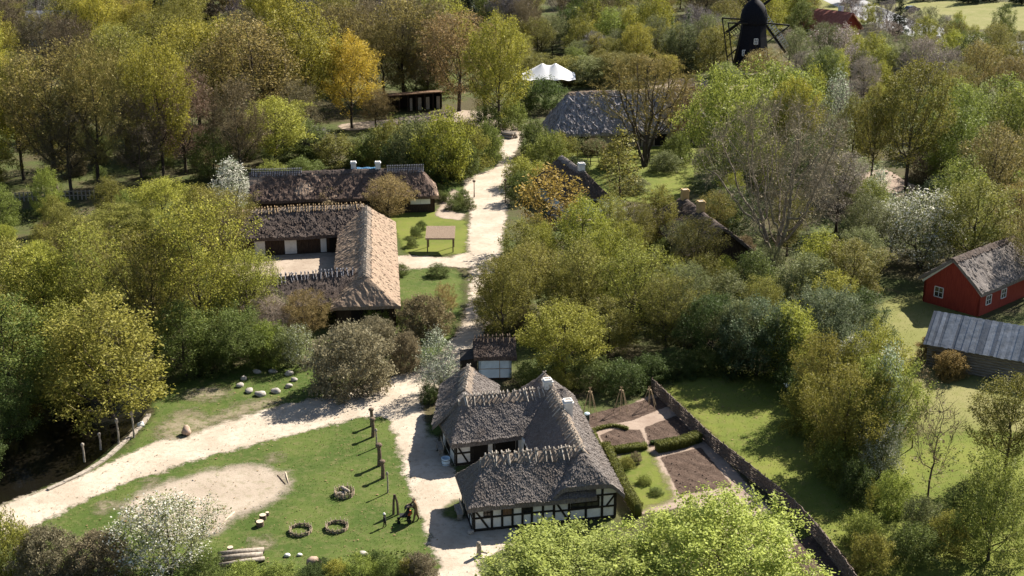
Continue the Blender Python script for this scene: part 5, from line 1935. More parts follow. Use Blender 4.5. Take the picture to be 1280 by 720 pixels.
# litter bin
bx_, by_ = G(733.5, 529)
bn = thing('litter_bin', 'dark green bin with a pale lid at the garden edge', 'bin', (bx_, by_, 0))
bb_ = MB()
bb_.lathe((bx_, by_, 0), [(0.17, 0), (0.2, 0.1), (0.2, 0.75)], 12)
mesh_obj('body', bb_, M['binm'], bn)
lb_ = MB()
lb_.lathe((bx_, by_, 0.76), [(0.215, 0), (0.215, 0.08), (0.12, 0.14)], 12)
mesh_obj('lid', lb_, M['white2'], bn)

# lamp posts
for px, by, ty, lab in ((592.8, 246.5, 225, 'thin lamp post on the gravel beside the green hedge'), (631.8, 254, 223.5, 'thin lamp post on the gravel before the golden tree')):
    x, y = G(px, by)
    h = height_for(x, y, ty)
    t = thing('lamp_post', lab, 'lamp post', (x, y, 0), 'lamp posts on the gravel')
    pb = MB()
    pb.tube([(x, y, 0), (x, y, 0.6), (x, y, h - 0.3)], [0.09, 0.06, 0.05], 8)
    mesh_obj('pole', pb, M['bark'], t)
    hb = MB()
    hb.lathe((x, y, h - 0.32), [(0.08, 0), (0.2, 0.12), (0.2, 0.24), (0.06, 0.34)], 10)
    mesh_obj('lantern', hb, M['bark'], t)

# logs by the gravel track and woodpile in the shade
def logpile(px, py, n, rows, lab, r, ln, ang, group, mat):
    x, y = G(px, py)
    k = 0
    for row in range(rows):
        for i in range(n - row):
            off = (i - (n - row - 1) / 2) * 2.05 * r
            z = r + row * 1.75 * r
            dx, dy = math.cos(ang), math.sin(ang)
            cx, cy = x - dy * off, y + dx * off
            j = random.uniform(-0.2, 0.2)
            mb = MB()
            mb.tube([(cx - dx * (ln / 2) + dx * j, cy - dy * ln / 2 + dy * j, z), (cx + dx * ln / 2 + dx * j, cy + dy * ln / 2 + dy * j, z)], r * random.uniform(0.85, 1.0), 8)
            tag(mesh_obj('log', mb, mat, None, True, (cx, cy, 0)), lab, 'log', group)
logpile(637, 172, 4, 2, 'one of the pale logs heaped beside the gravel track', 0.24, 2.2, -0.6, 'logs heaped by the track', M['greywood'])
logpile(893, 441, 5, 3, 'one of the tan split logs stacked under the trees behind the sunny lawn', 0.13, 1.6, -1.0, 'stacked firewood', M['palewood'])

# little table with a pale cover on the lawn's shady side
tx, ty_ = G(991, 492)
tb_ = thing('garden_table', 'low garden table with a pale cover under the trees beside the sunny lawn', 'table', (tx, ty_, 0))
q = MB()
q.box(tx - 0.75, tx + 0.75, ty_ - 0.45, ty_ + 0.45, 0.72, 0.8)
mesh_obj('tabletop', q, M['white2'], tb_)
for sx in (-0.65, 0.65):
    for sy in (-0.36, 0.36):
        q = MB()
        q.box(tx + sx - 0.05, tx + sx + 0.05, ty_ + sy - 0.05, ty_ + sy + 0.05, 0, 0.72)
        mesh_obj('leg', q, M['bark'], tb_)

# benches along the gables
def bench(c, rot, lab, ln=1.5):
    Mx = Matrix.Translation(c) @ Matrix.Rotation(rot, 4, 'Z')
    t = thing('bench', lab, 'bench', tuple(c), 'benches against the gables')
    b = MB()
    b.box(-ln / 2, ln / 2, -0.2, 0.2, 0.42, 0.48, Mx)
    mesh_obj('seat', b, M['greywood'], t)
    b = MB()
    b.box(-ln / 2, ln / 2, 0.17, 0.21, 0.55, 0.9, Mx)
    for s in (-1, 1):
        b.box(s * (ln / 2 - 0.1) - 0.03, s * (ln / 2 - 0.1) + 0.03, 0.171, 0.209, 0.42, 0.56, Mx)
    mesh_obj('backrest', b, M['greywood'], t)
    for s in (-1, 1):
        b = MB()
        b.box(s * (ln / 2 - 0.15) - 0.05, s * (ln / 2 - 0.15) + 0.05, -0.18, 0.15, 0, 0.42, Mx)
        mesh_obj('leg', b, M['greywood'], t)
bench(fa(-0.55, 2.3), ua + math.pi / 2 + math.pi, 'grey bench against the front wing gable of the farmhouse')
bench(b0 - bu * 0.55 + bv * 2.6, ua + math.pi / 2 + math.pi, 'grey bench against the back wing gable of the farmhouse')
# a tub by the back gable
tx, ty_ = (b0 - bu * 0.6 + bv * 0.4)[:2]
tub = thing('tub', 'bluish grey wooden tub standing in the shade of the farmhouse gable', 'tub', (tx, ty_, 0))
q = MB()
q.lathe((tx, ty_, 0), [(0.28, 0), (0.33, 0.55), (0.29, 0.55), (0.27, 0.3)], 14)
mesh_obj('staves', q, M['white2'], tub)
q = MB()
for zz in (0.12, 0.42):
    q.tube([(tx + (0.3 + zz * 0.08) * math.cos(a), ty_ + (0.3 + zz * 0.08) * math.sin(a), zz) for a in np.linspace(0, 6.283, 17)], 0.018, 4)
mesh_obj('hoop', q, M['iron'], tub)
# corner stones and gate post
stone(588.5, 667, 9, 'grey corner stone at the foot of the farmhouse front wall', seed=41, hr=0.8)
x, y = G(598.5, 695)
h = height_for(x, y, 677)
gp = thing('gate_post', 'weathered wooden gate post beside the bright maple', 'post', (x, y, 0))
q = MB()
q.tube([(x, y, 0), (x + 0.04, y, h * 0.5), (x - 0.02, y, h * 0.9), (x - 0.05, y, h)], [0.17, 0.15, 0.16, 0.05], 9)
mesh_obj('shaft', q, M['greywood'], gp)
q = MB()
q.tube([(x + 0.1, y - 0.05, 0.35), (x + 0.55, y - 0.1, 0.25)], [0.07, 0.05], 7)
mesh_obj('bracket', q, M['greywood'], gp)
# low animal shelter at the courtyard lawn (partly seen)
sx, sy = G(551, 312)
shl = thing('shelter', 'little shelter with a straw roof on four posts in the courtyard lawn', 'shelter', (sx, sy, 0))
q = MB()
q.prism([(sx - 1.6, sy - 1.2, 1.5), (sx + 1.6, sy - 1.2, 1.5), (sx + 1.6, sy + 1.2, 2.2), (sx - 1.6, sy + 1.2, 2.2)], (0, 0, 0), (0, 0, 0.18))
mesh_obj('roof', q, M['thatch_warm'], shl)
for a in (-1.4, 1.4):
    for b, hh in ((-1.0, 1.55), (1.0, 2.15)):
        q = MB()
        q.tube([(sx + a, sy + b, 0), (sx + a, sy + b, hh)], 0.07, 6)
        mesh_obj('post', q, M['bark'], shl)

# fences: picket run by the wood edge, shaded hedge fence behind the garden
def rail_fence(pix, h, lab, mat, sp=1.6, rails=(0.45, 0.9), name='rail_fence', n=6):
    pts = catmull([G(*q) for q in pix], n, False)
    t = thing(name, lab, 'fence', (*pts[len(pts) // 2], 0))
    rb = MB()
    for z in rails:
        rb.tube([(p[0], p[1], z * h) for p in pts], 0.05, 4)
    mesh_obj('rails', rb, mat, t)
    cum = np.concatenate([[0], np.cumsum(np.linalg.norm(np.diff(pts, axis=0), axis=1))])
    k = int(cum[-1] / sp)
    for i in range(k + 1):
        s = cum[-1] * i / max(1, k)
        x = np.interp(s, cum, pts[:, 0])
        y = np.interp(s, cum, pts[:, 1])
        pb = MB()
        pb.box(x - 0.06, x + 0.06, y - 0.06, y + 0.06, 0, h)
        mesh_obj('post', pb, mat, t)
rail_fence([(20, 252), (70, 250), (118, 249)], 1.2, 'grey picket fence at the dark wood edge', M['greywood'], 0.5)
rail_fence([(700, 205), (740, 206), (790, 203), (850, 205)], 1.1, 'dark rail fence along the orchard lawn', M['darkwood'], 2.0)

# far vehicles and street lamp near the road
def car(px, py, rot, paint, lab):
    x, y = G(px, py)
    t = thing('parked_car', lab, 'car', (x, y, 0), 'cars by the far road')
    Mx = Matrix.Translation((x, y, 0)) @ Matrix.Rotation(rot, 4, 'Z')
    sec = [(-2.1, 0.35), (-2.15, 0.8), (-1.9, 0.95), (-1.45, 1.4), (0.2, 1.45), (0.95, 0.98), (2.0, 0.85), (2.15, 0.6), (2.1, 0.35)]
    b = MB()
    b.prism([Mx @ Vector((a, -0.85, z)) for a, z in sec], (0, 0, 0), Mx.to_3x3() @ Vector((0, 1.7, 0)))
    bo = mesh_obj('body', b, paint, t)
    g = MB()
    for s in (-0.86, 0.84):
        g.prism([Mx @ Vector((a, s, z)) for a, z in ((-1.6, 0.98), (-1.35, 1.34), (0.15, 1.38), (0.75, 1.0))], (0, 0, 0), Mx.to_3x3() @ Vector((0, 0.02, 0)))
    mesh_obj('window', g, M['glass'], t)
    for a in (-1.3, 1.3):
        for s in (-0.8, 0.8):
            wv = MB()
            wv.tube([Mx @ Vector((a, s - 0.1, 0.32)), Mx @ Vector((a, s + 0.1, 0.32))], 0.32, 12)
            mesh_obj('wheel', wv, M['rubber'], t)
car(1140, 14, 0.4, M['carpaint'], 'dark parked car at the far road edge')
car(1165, 49, -0.2, M['carwhite'], 'white parked car beside the far road lamp')
x, y = G(1098, 36)
t = thing('street_lamp', 'grey street lamp standing beside the far road', 'street lamp', (x, y, 0))
h = height_for(x, y, 10)
q = MB()
q.tube([(x, y, 0), (x, y, h)], [0.14, 0.09], 7)
mesh_obj('pole', q, M['greyroof'], t)
q = MB()
q.tube([(x, y, h), (x - 0.5, y, h + 0.15), (x - 1.1, y, h + 0.1)], [0.09, 0.1, 0.14], 7)
mesh_obj('lamp_head', q, M['greyroof'], t)


# ------------------------------------------------------------------ people
def person(label, joints, bones, radii, loc, rot, scale, paint, extras=()):
    """One continuous skinned body; paint(co) -> material index."""
    me = bpy.data.meshes.new('person')
    names = list(joints)
    me.from_pydata([joints[n] for n in names], [(names.index(a), names.index(b)) for a, b in bones], [])
    o = bpy.data.objects.new('person', me)
    COL.objects.link(o)
    md = o.modifiers.new('skin', 'SKIN')
    for i, n in enumerate(names):
        me.skin_vertices[0].data[i].radius = radii[n]
        me.skin_vertices[0].data[i].use_root = (n == 'pelvis')
    sd = o.modifiers.new('sub', 'SUBSURF')
    sd.levels = sd.render_levels = 2
    dg = bpy.context.evaluated_depsgraph_get()
    nm = bpy.data.meshes.new_from_object(o.evaluated_get(dg))
    o.modifiers.clear()
    o.data = nm
    nm.materials.clear()
    for m_ in (M['skin'], M['coat'], M['trouser'], M['shoe'], M['darkcloth'], M['hair']):
        nm.materials.append(m_)
    for p in nm.polygons:
        p.material_index = paint(p.center)
        p.use_smooth = True
    o.location = loc
    o.rotation_euler = (0, 0, rot)
    o.scale = (scale,) * 3
    tag(o, label, 'person')
    return o


def body(lean=0.0, rh=None, lh=None, stride=0.18):
    J = dict(pelvis=(0, 0, 0.95), waist=(0.02 + lean * 0.3, 0, 1.10), chest=(0.03 + lean, 0, 1.33), neck=(0.05 + lean * 1.3, 0, 1.48), headb=(0.07 + lean * 1.4, 0, 1.57), headt=(0.08 + lean * 1.5, 0, 1.68),
             hl=(0, 0.10, 0.90), hr=(0, -0.10, 0.90), kl=(stride * 0.6, 0.11, 0.50), kr=(-stride * 0.25, -0.11, 0.50), al=(stride, 0.11, 0.09), ar=(-stride, -0.11, 0.12), tl=(stride + 0.15, 0.12, 0.03), tr=(-stride + 0.13, -0.12, 0.03),
             sl=(0.03 + lean, 0.18, 1.40), sr=(0.03 + lean, -0.18, 1.40))
    J['el'], J['wl'], J['fl'] = lh
    J['er'], J['wr'], J['fr'] = rh
    B = [('pelvis', 'waist'), ('waist', 'chest'), ('chest', 'neck'), ('neck', 'headb'), ('headb', 'headt'), ('pelvis', 'hl'), ('pelvis', 'hr'), ('hl', 'kl'), ('kl', 'al'), ('al', 'tl'), ('hr', 'kr'), ('kr', 'ar'), ('ar', 'tr'),
         ('chest', 'sl'), ('chest', 'sr'), ('sl', 'el'), ('el', 'wl'), ('wl', 'fl'), ('sr', 'er'), ('er', 'wr'), ('wr', 'fr')]
    r = dict(pelvis=0.155, waist=0.14, chest=0.15, neck=0.055, headb=0.09, headt=0.095, hl=0.095, hr=0.095, kl=0.065, kr=0.065, al=0.045, ar=0.045, tl=0.035, tr=0.035, sl=0.075, sr=0.075, el=0.052, er=0.052, wl=0.035, wr=0.035, fl=0.028, fr=0.028)
    return J, B, {k: (v, v * (0.8 if k in ('pelvis', 'waist', 'chest') else 1.0)) for k, v in r.items()}


px_, py_ = G(520.5, 651.5)
J, B, R_ = body(0.05, rh=((0.25, -0.22, 1.22), (0.52, -0.15, 1.16), (0.60, -0.13, 1.14)), lh=((0.22, 0.24, 1.2), (0.50, 0.16, 1.14), (0.58, 0.14, 1.13)))
R_ = {k_: (a_ * 1.25, b_ * 1.25) for k_, (a_, b_) in R_.items()}
def paint_adult(c):
    if c.z > 1.50:
        return 5 if (c.z > 1.62 or c.x < 0.06 + 0.04) and not (c.x > 0.13 and c.z < 1.66) else 0
    if c.z > 0.78:
        return 0 if (c.x > 0.5) else 1
    if c.z > 0.1:
        return 2
    return 3
ad = person('adult in a tan coat pushing a pushchair on the grass edge', J, B, R_, (px_, py_, 0), math.radians(187), 1.02, paint_adult)
# pushchair in front of the adult
cx_, cy_ = G(506.5, 652)
pc = thing('pushchair', 'black pushchair with an orange-red bag, pushed by the adult', 'pushchair', (cx_, cy_, 0))
Mx = Matrix.Translation((cx_, cy_, 0)) @ Matrix.Rotation(math.radians(187), 4, 'Z')
def mv(*p):
    return Mx @ Vector(p)
for s in (-0.25, 0.25):
    for a, r in ((-0.25, 0.15), (0.42, 0.11)):
        q = MB()
        q.tube([mv(a, s - 0.03, r), mv(a, s + 0.03, r)], r, 12)
        mesh_obj('wheel', q, M['rubber'], pc)
q = MB()
for s in (-0.24, 0.24):
    q.tube([mv(-0.62, s, 1.08), mv(-0.5, s, 1.0), mv(0.42, s, 0.15)], 0.02, 6)
    q.tube([mv(-0.25, s, 0.18), mv(0.1, s, 0.5)], 0.02, 6)
q.tube([mv(-0.62, -0.24, 1.08), mv(-0.62, 0.24, 1.08)], 0.022, 6)
mesh_obj('frame', q, M['iron'], pc)
q = MB()
q.box(-0.1, 0.35, -0.22, 0.22, 0.42, 0.52, Mx)
q.prism([mv(-0.1, -0.22, 0.42), mv(-0.1, 0.22, 0.42), mv(-0.32, 0.22, 0.98), mv(-0.32, -0.22, 0.98)], (0, 0, 0), Mx.to_3x3() @ Vector((0.1, 0, 0.03)))
mesh_obj('seat', q, M['darkcloth'], pc)
q = MB()
arc = [(-0.32 + 0.32 * math.cos(a) * 1.1, 0.85 + 0.34 * math.sin(a)) for a in np.linspace(0.1, math.pi * 0.95, 9)]
for i in range(8):
    q.prism([mv(arc[i][0], -0.24, arc[i][1]), mv(arc[i + 1][0], -0.24, arc[i + 1][1]), mv(arc[i + 1][0], -0.24, arc[i + 1][1] - 0.03), mv(arc[i][0], -0.24, arc[i][1] - 0.03)], (0, 0, 0), Mx.to_3x3() @ Vector((0, 0.48, 0)))
mesh_obj('hood', q, M['darkcloth'], pc)
q = MB()
bagc = mv(-0.28, 0, 0.62)
q.rock((bagc.x, bagc.y, 0.62), 0.19, 0.24, 0.2, 77)
mesh_obj('bag', q, M['orange'], pc, True)
# toddler
px_, py_ = G(481.3, 658.5)
J, B, R_ = body(0.02, rh=((0.05, -0.26, 1.12), (0.12, -0.28, 0.9), (0.14, -0.28, 0.84)), lh=((0.02, 0.26, 1.12), (0.08, 0.28, 0.9), (0.1, 0.28, 0.84)), stride=0.12)
R_ = {k_: (a_ * 1.4, b_ * 1.4) for k_, (a_, b_) in R_.items()}
J['headb'] = (0.07, 0, 1.62)
J['headt'] = (0.07, 0, 1.80)
R_['headb'] = (0.14, 0.14)
R_['headt'] = (0.15, 0.15)
def paint_child(c):
    if c.z > 1.52:
        return 0 if c.x > 0.1 else 5
    if c.z < 0.08:
        return 3
    if c.z < 0.92 and abs(c.y) > 0.24:
        return 0
    return 4
ch = person('toddler in dark clothes with a pale hat walking on the lawn', J, B, R_, (px_, py_, 0), math.radians(160), 0.52, paint_child)
q = MB()
q.lathe((0.06, 0, 1.79), [(0.20, 0), (0.17, 0.03), (0.16, 0.10), (0.10, 0.17), (0.03, 0.19)], 12)
hm = bpy.data.meshes.new('hat')
hm.from_pydata(q.v, [], q.f)
hm.materials.append(M['palehat'])
ho = bpy.data.objects.new('hat', hm)
COL.objects.link(ho)
ho.parent = ch
# ------------------------------------------------------------------ planting: T(species, foot px, foot py, top row, width px, colour, look, zone)
WL = 'in the wood above the longhouse'
S = 'shrub'
# wood on the stream side, front row first
T('sparse', 70, 238, 60, 120, 'olivebrown', 'olive-brown budding tree', WL)
T('budding', 125, 238, 48, 112, 'olivebrown', 'brown twiggy tree', WL)
T('oak', 205, 226, 50, 96, 'oliveyellow', 'olive-yellow leafy tree', WL)
T('budding', 233, 218, 86, 84, 'redbrown', 'red-brown bare tree with a visible trunk', WL)
T('budding', 302, 222, 98, 80, 'brown', 'dark brown bare tree', WL)
T('oak', 346, 208, 122, 88, 'yellowgreen', 'yellow-green leafy tree', WL)
T('sparse', 318, 182, 22, 130, 'olivebrown', 'olive-brown budding tree', WL)
T('oak', 250, 160, 24, 104, 'oliveyellow', 'olive-yellow leafy tree', WL)
T('oak', 385, 160, 6, 100, 'oliveyellow', 'olive-yellow leafy tree', WL)
T('sparse', 345, 150, 26, 84, 'olivebrown', 'olive-brown budding tree', WL)
T('sparse', 290, 150, 20, 80, 'olive', 'olive leafy tree', WL)
T('sparse', 160, 200, 38, 100, 'olive', 'olive leafy tree', WL)
T('budding', 178, 235, 120, 76, 'darkbrown', 'dark brown bare tree', WL)
T('budding', 90, 242, 120, 90, 'darkbrown', 'dark brown bare tree', WL)
T('dense', 268, 225, 160, 60, 'green', 'low green leafy tree', WL)
T('dense', 386, 200, 150, 60, 'green', 'low green leafy tree', WL)
T('budding', 372, 185, 100, 66, 'brown', 'brown twiggy tree', WL)
T('oak', 30, 225, 70, 100, 'olive', 'olive leafy tree', WL)
T('oak', 440, 160, 43, 78, 'yellow', 'bright yellow tree', 'beside the open shed', lab='bright yellow young-leaved tree beside the open shed')
T('budding', 470, 160, 110, 50, 'orange', 'orange twiggy tree', 'behind the open shed')
WS = 'in the wood behind the open shed'
T('sparse', 425, 120, 4, 90, 'olivebrown', 'olive-brown budding tree', WS)
T('budding', 460, 112, 2, 90, 'brown', 'brown twiggy tree', WS)
T('sparse', 505, 126, -8, 104, 'olivebrown', 'olive-brown budding tree', WS)
T('budding', 480, 125, 30, 80, 'olivebrown', 'brown twiggy tree', WS)
T('budding', 535, 125, -4, 80, 'brown', 'brown twiggy tree', WS)
T('sparse', 574, 139, 16, 104, 'orange', 'russet tree with a forked trunk', 'standing in the shed yard', lab='russet tree with a clear forked trunk in the shed yard')
T('oak', 624, 166, 18, 82, 'oliveyellow', 'olive-green tree', 'at the gravel track', lab='tall olive-yellow tree at the gravel track opposite the marquee')
T('sparse', 606, 150, 40, 70, 'olive', 'olive leafy tree', WS)
T('sparse', 560, 118, 0, 80, 'oliveyellow', 'olive-yellow leafy tree', WS)
T('dense', 520, 122, 60, 60, 'green', 'low green leafy tree', WS)
T('dense', 545, 122, 78, 50, 'fresh', 'fresh green leafy tree', WS)
T('bush', 610, 165, 128, 50, 'green', 'green bush', 'under the tall olive-yellow tree', S)
T('bush', 640, 160, 122, 44, 'fresh', 'fresh green bush', 'under the tall olive-yellow tree', S)
# hedge group above the longhouse gable
HG = 'in the thicket above the longhouse gable'
for a in ((490, 212, 150, 62, 'olive'), (520, 225, 148, 74, 'greygreen'), (552, 230, 138, 82, 'yellowgreen'), (580, 216, 150, 62, 'olive'), (606, 205, 152, 46, 'green'), (612, 198, 160, 36, 'fresh'), (470, 205, 158, 60, 'green'), (536, 228, 170, 70, 'deep'), (575, 225, 175, 55, 'green'), (500, 222, 172, 60, 'deep')):
    T('bush', a[0], a[1], a[2], a[3], a[4], {'olive': 'olive bush', 'greygreen': 'grey-green bush', 'yellowgreen': 'yellow-green bush', 'green': 'green bush', 'fresh': 'fresh green bush', 'deep': 'deep green bush'}[a[4]], HG, S)
T('bush', 425, 205, 168, 70, 'olive', 'olive round bush', 'behind the longhouse ridge', S)
T('twiggy', 396, 196, 160, 50, 'greyviolet', 'grey-violet twiggy bush', 'behind the longhouse ridge', S)
T('bush', 380, 222, 196, 50, 'green', 'green bush', 'behind the longhouse ridge', S)
T('bush', 340, 232, 200, 50, 'fresh', 'fresh green bush', 'behind the longhouse ridge', S)
T('bush', 455, 208, 180, 44, 'fresh', 'fresh green bush', 'behind the longhouse ridge', S)
# around the longhouse and courtyard farm
T('whitebloom', 292, 258, 199, 50, 'silver', 'white-blossomed tree', '', lab='white-blossomed upright tree before the dark longhouse end')
T('bush', 335, 262, 236, 60, 'yellowgreen', 'yellow-green bush', 'before the longhouse front', S)
T('twiggy', 405, 262, 228, 80, 'brown', 'brown twiggy bush', 'before the longhouse front', S)
T('sparse', 486, 276, 222, 74, 'orange', 'small russet spreading tree', '', lab='small russet spreading tree before the longhouse gable')
T('twiggy', 450, 262, 232, 50, 'brown', 'brown twiggy bush', 'before the longhouse front', S)
for a in ((551, 250, 238, 16), (560, 252, 240, 16), (573, 258, 240, 18), (585, 262, 246, 20), (566, 262, 250, 20), (548, 240, 230, 14), (580, 246, 236, 14)):
    T('bush', a[0], a[1], a[2], a[3], 'green', 'small garden bush', 'by the longhouse gable path', S)
for a in ((520, 296, 282, 20), (515, 308, 296, 18), (526, 288, 276, 16), (548, 345, 330, 30), (500, 345, 330, 24)):
    T('bush', a[0], a[1], a[2], a[3], 'green', 'low green bush', 'on the lawn beside the pale hipped wing', S)
# stream side thicket
SS = 'between courtyard farm and stream'
T('oak', 205, 300, 222, 90, 'yellowgreen', 'yellow-green leafy tree', SS)
T('oak', 150, 320, 258, 100, 'olive', 'olive leafy tree', SS)
T('dense', 255, 300, 232, 70, 'olive', 'olive leafy tree', SS)
T('sparse', 285, 330, 238, 80, 'olive', 'olive leafy tree', SS)
T('sparse', 256, 440, 250, 140, 'yellowgreen', 'yellow-green tree with a dark trunk', SS)
T('sparse', 195, 452, 285, 130, 'olive', 'olive leafy tree', SS)
T('sparse', 120, 430, 285, 120, 'yellowgreen', 'yellow-green leafy tree', SS)
T('dense', 60, 440, 310, 110, 'yellowgreen', 'yellow-green leafy tree', SS)
T('dense', 10, 430, 300, 110, 'olive', 'olive leafy tree', SS)
T('sparse', 312, 420, 310, 84, 'yellowgreen', 'yellow-green leafy tree', SS)
T('dense', 100, 350, 272, 90, 'olive', 'olive leafy tree', SS)
T('dense', 140, 522, 372, 165, 'olive', 'big olive tree', '', lab='big dense olive tree overhanging the dark stream', rot=1.0)
T('dense', 88, 505, 380, 110, 'olive', 'olive tree', '', lab='olive tree at the dark stream next to the overhanging tree')
T('dense', 25, 520, 375, 130, 'green', 'green tree', '', lab='green tree at the dark stream before the thick wood')
T('dense', 232, 470, 378, 90, 'green', 'green tree', 'above the stone circle')
T('broad', 290, 460, 385, 100, 'green', 'green tree', 'above the stone circle')
T('bush', 330, 455, 402, 60, 'fresh', 'fresh green bush', 'behind the stone circle', S)
T('bush', 352, 452, 408, 64, 'greygreen', 'grey-green bush', 'behind the stone circle', S)
T('bush', 270, 465, 420, 60, 'deep', 'deep green bush', 'behind the stone circle', S)
T('sparse', 318, 398, 318, 70, 'yellowgreen', 'yellow-green leafing tree', 'before the courtyard farm')
T('bush', 300, 400, 360, 60, 'olive', 'olive bush', 'before the courtyard farm', S)
T('bush', 350, 405, 362, 56, 'greygreen', 'grey-green bush', 'before the courtyard farm', S)
T('bush', 415, 402, 372, 50, 'olive', 'olive bush', 'before the courtyard farm', S)
T('silver', 376, 458, 405, 44, 'greygreen', 'silvery bush', 'behind the stone circle', S)
T('budding', 340, 430, 370, 56, 'pinkgrey', 'pinkish grey twiggy small tree', 'before the courtyard farm')
T('budding', 385, 425, 365, 66, 'orange', 'orange-brown twiggy small tree', 'before the courtyard farm')
T('twiggy', 438, 487, 408, 114, 'grey', 'big round grey bush', '', S, lab='big round grey twiggy bush casting shade on the gravel path')
T('twiggy', 508, 463, 416, 44, 'grey', 'small round grey bush', '', S, lab='small round grey twiggy bush beside the big round one')
T('twiggy', 470, 440, 398, 60, 'grey', 'grey bush', '', S, lab='grey-green twiggy bush behind the two round grey bushes')
T('twiggy', 530, 420, 370, 66, 'brown', 'russet-brown bush', '', S, lab='russet-brown twiggy bush at the side of the gravel track')
T('budding', 556, 400, 355, 40, 'orange', 'little russet tree', '', lab='little russet tree on the track edge below the crossing')
T('bush', 470, 408, 380, 40, 'fresh', 'fresh green bush', 'below the pale hipped wing', S)
T('bush', 500, 400, 375, 44, 'green', 'green bush', 'below the pale hipped wing', S)
T('silver', 547, 492, 411, 50, 'silver', 'silver-leaved small tree', '', lab='silver-leaved small tree at the path junction by the farmhouse')
T('bush', 535, 505, 478, 26, 'deep', 'deep green bush', 'at the farmhouse corner', S)
T('bush', 556, 498, 474, 22, 'green', 'green bush', 'at the farmhouse corner', S)
# golden tree and its surroundings
CK = 'beside the golden tree'
T('golden', 686, 312, 206, 90, 'golden', 'golden tree', '', lab='golden young-leaved tree beside the white-chimneyed cottage')
T('slim', 775, 262, 162, 56, 'olive', 'slim olive tree', '', lab='slim olive tree behind the white-chimneyed cottage')
T('bush', 655, 232, 195, 60, 'yellowgreen', 'yellow-green bush', CK, S)
T('bush', 684, 212, 165, 56, 'fresh', 'fresh green bush', CK, S)
T('bush', 668, 195, 150, 40, 'green', 'green bush', CK, S)
T('bush', 702, 200, 165, 44, 'olive', 'olive bush', CK, S)
T('bush', 648, 252, 215, 44, 'green', 'green bush', CK, S)
T('spreading', 806, 208, 66, 132, 'olivebrown', 'spreading brown tree', '', lab='spreading brown multi-limbed tree before the great barn')
T('budding', 858, 185, 100, 60, 'orange', 'russet bare tree', '', lab='russet bare tree at the far end of the great barn')
T('bush', 678, 140, 97, 62, 'deep', 'dark clipped tree', '', S, lab='big dark bush between the marquee and the great barn')
T('bush', 652, 142, 102, 44, 'green', 'dark tree', '', S, lab='big green bush below the marquee, next to the darker one')
T('twiggy', 742, 192, 174, 32, 'brown', 'brown twiggy bush', 'before the great barn', S)
T('bush', 765, 210, 178, 40, 'olive', 'olive bush', 'before the great barn', S)
for px in (722, 735, 748):
    T('sapling', px, 200 + (px % 5), 168, 20, 'greygreen', 'orchard sapling', 'on the orchard lawn')
T('bush', 720, 214, 196, 40, 'deep', 'deep green bush', 'on the orchard lawn', S)
T('bush', 830, 215, 190, 44, 'greygreen', 'grey-green bush', 'on the orchard lawn', S)
T('bush', 845, 205, 165, 40, 'green', 'green bush', 'on the orchard lawn', S)
T('bush', 790, 240, 220, 44, 'greygreen', 'grey-green bush', 'by the cottage path', S)
T('silver', 765, 300, 248, 44, 'silver', 'white-flowering small tree', 'before the white-chimneyed cottage')
# the grey tree and its neighbours
GT = 'around the big bare grey tree'
T('bare', 966, 340, 122, 198, 'palegrey', 'big bare grey tree', '', lab='big bare grey spreading tree above the black-thatched cottage')
T('broad', 902, 245, 88, 116, 'bright', 'dense fresh green tree', '', lab='dense fresh green tree behind the bare grey tree, deep shade below')
T('broad', 962, 215, 78, 130, 'bright', 'light green tree', '', lab='light green broad tree just below the windmill')
T('oak', 985, 225, 100, 70, 'oliveyellow', 'yellowish tree', '', lab='yellowish tree between the bare grey tree and the windmill')
T('silver', 1040, 215, 90, 50, 'silver', 'pale flowering tree', GT)
T('dense', 1010, 205, 84, 56, 'yellowgreen', 'yellow-green tree', GT)
T('oak', 1132, 238, 76, 100, 'olive', 'round olive tree', '', lab='round-crowned olive tree with a stout trunk by the clearing path')
T('sparse', 1088, 232, 105, 56, 'olive', 'thin olive tree', GT)
T('sparse', 1062, 225, 118, 44, 'olive', 'thin olive tree', GT)
T('dense', 1005, 250, 168, 80, 'deep', 'deep green tree', GT)
T('budding', 1045, 290, 190, 84, 'pinkgrey', 'pinkish grey twiggy tree', GT)
T('dense', 1085, 300, 225, 60, 'fresh', 'fresh green tree', GT)
T('silver', 1093, 285, 210, 44, 'silver', 'pale flowering tree', GT)
T('blossom', 1150, 335, 238, 108, 'greygreen', 'creamy blossomed tree', 'above the red house')
T('blossom', 1112, 320, 250, 70, 'greygreen', 'creamy blossomed tree', 'above the red house')
T('bush', 1172, 262, 222, 50, 'dark', 'dark bush', 'by the clearing path', S)
T('bush', 1160, 225, 190, 56, 'brown', 'brown bush', 'by the clearing path', S)
T('dense', 915, 300, 235, 90, 'deep', 'deep green tree', GT)
# band of trees behind the white hut and the kitchen garden
BG = 'in the belt behind the kitchen garden'
T('oak', 628, 430, 318, 84, 'olive', 'olive leafy tree', BG)
T('oak', 705, 474, 384, 112, 'oliveyellow', 'olive-yellow tree with a dark trunk', BG)
T('sparse', 660, 395, 305, 84, 'olive', 'olive leafy tree', BG)
T('sparse', 725, 405, 300, 84, 'olive', 'olive leafy tree', BG)
T('sparse', 790, 415, 305, 90, 'yellowgreen', 'yellow-green leafy tree', BG)
T('dense', 760, 440, 372, 80, 'olive', 'olive leafy tree', BG)
T('sparse', 832, 440, 345, 84, 'olive', 'olive leafy tree', BG)
T('budding', 855, 440, 372, 60, 'greygreen', 'grey-green twiggy tree', BG)
T('dense', 905, 425, 340, 84, 'greygreen', 'grey-green leafy tree', BG)
T('dense', 880, 400, 320, 70, 'olive', 'olive leafy tree', BG)
T('broad', 945, 468, 372, 110, 'bluegreen', 'bluish green tree', BG)
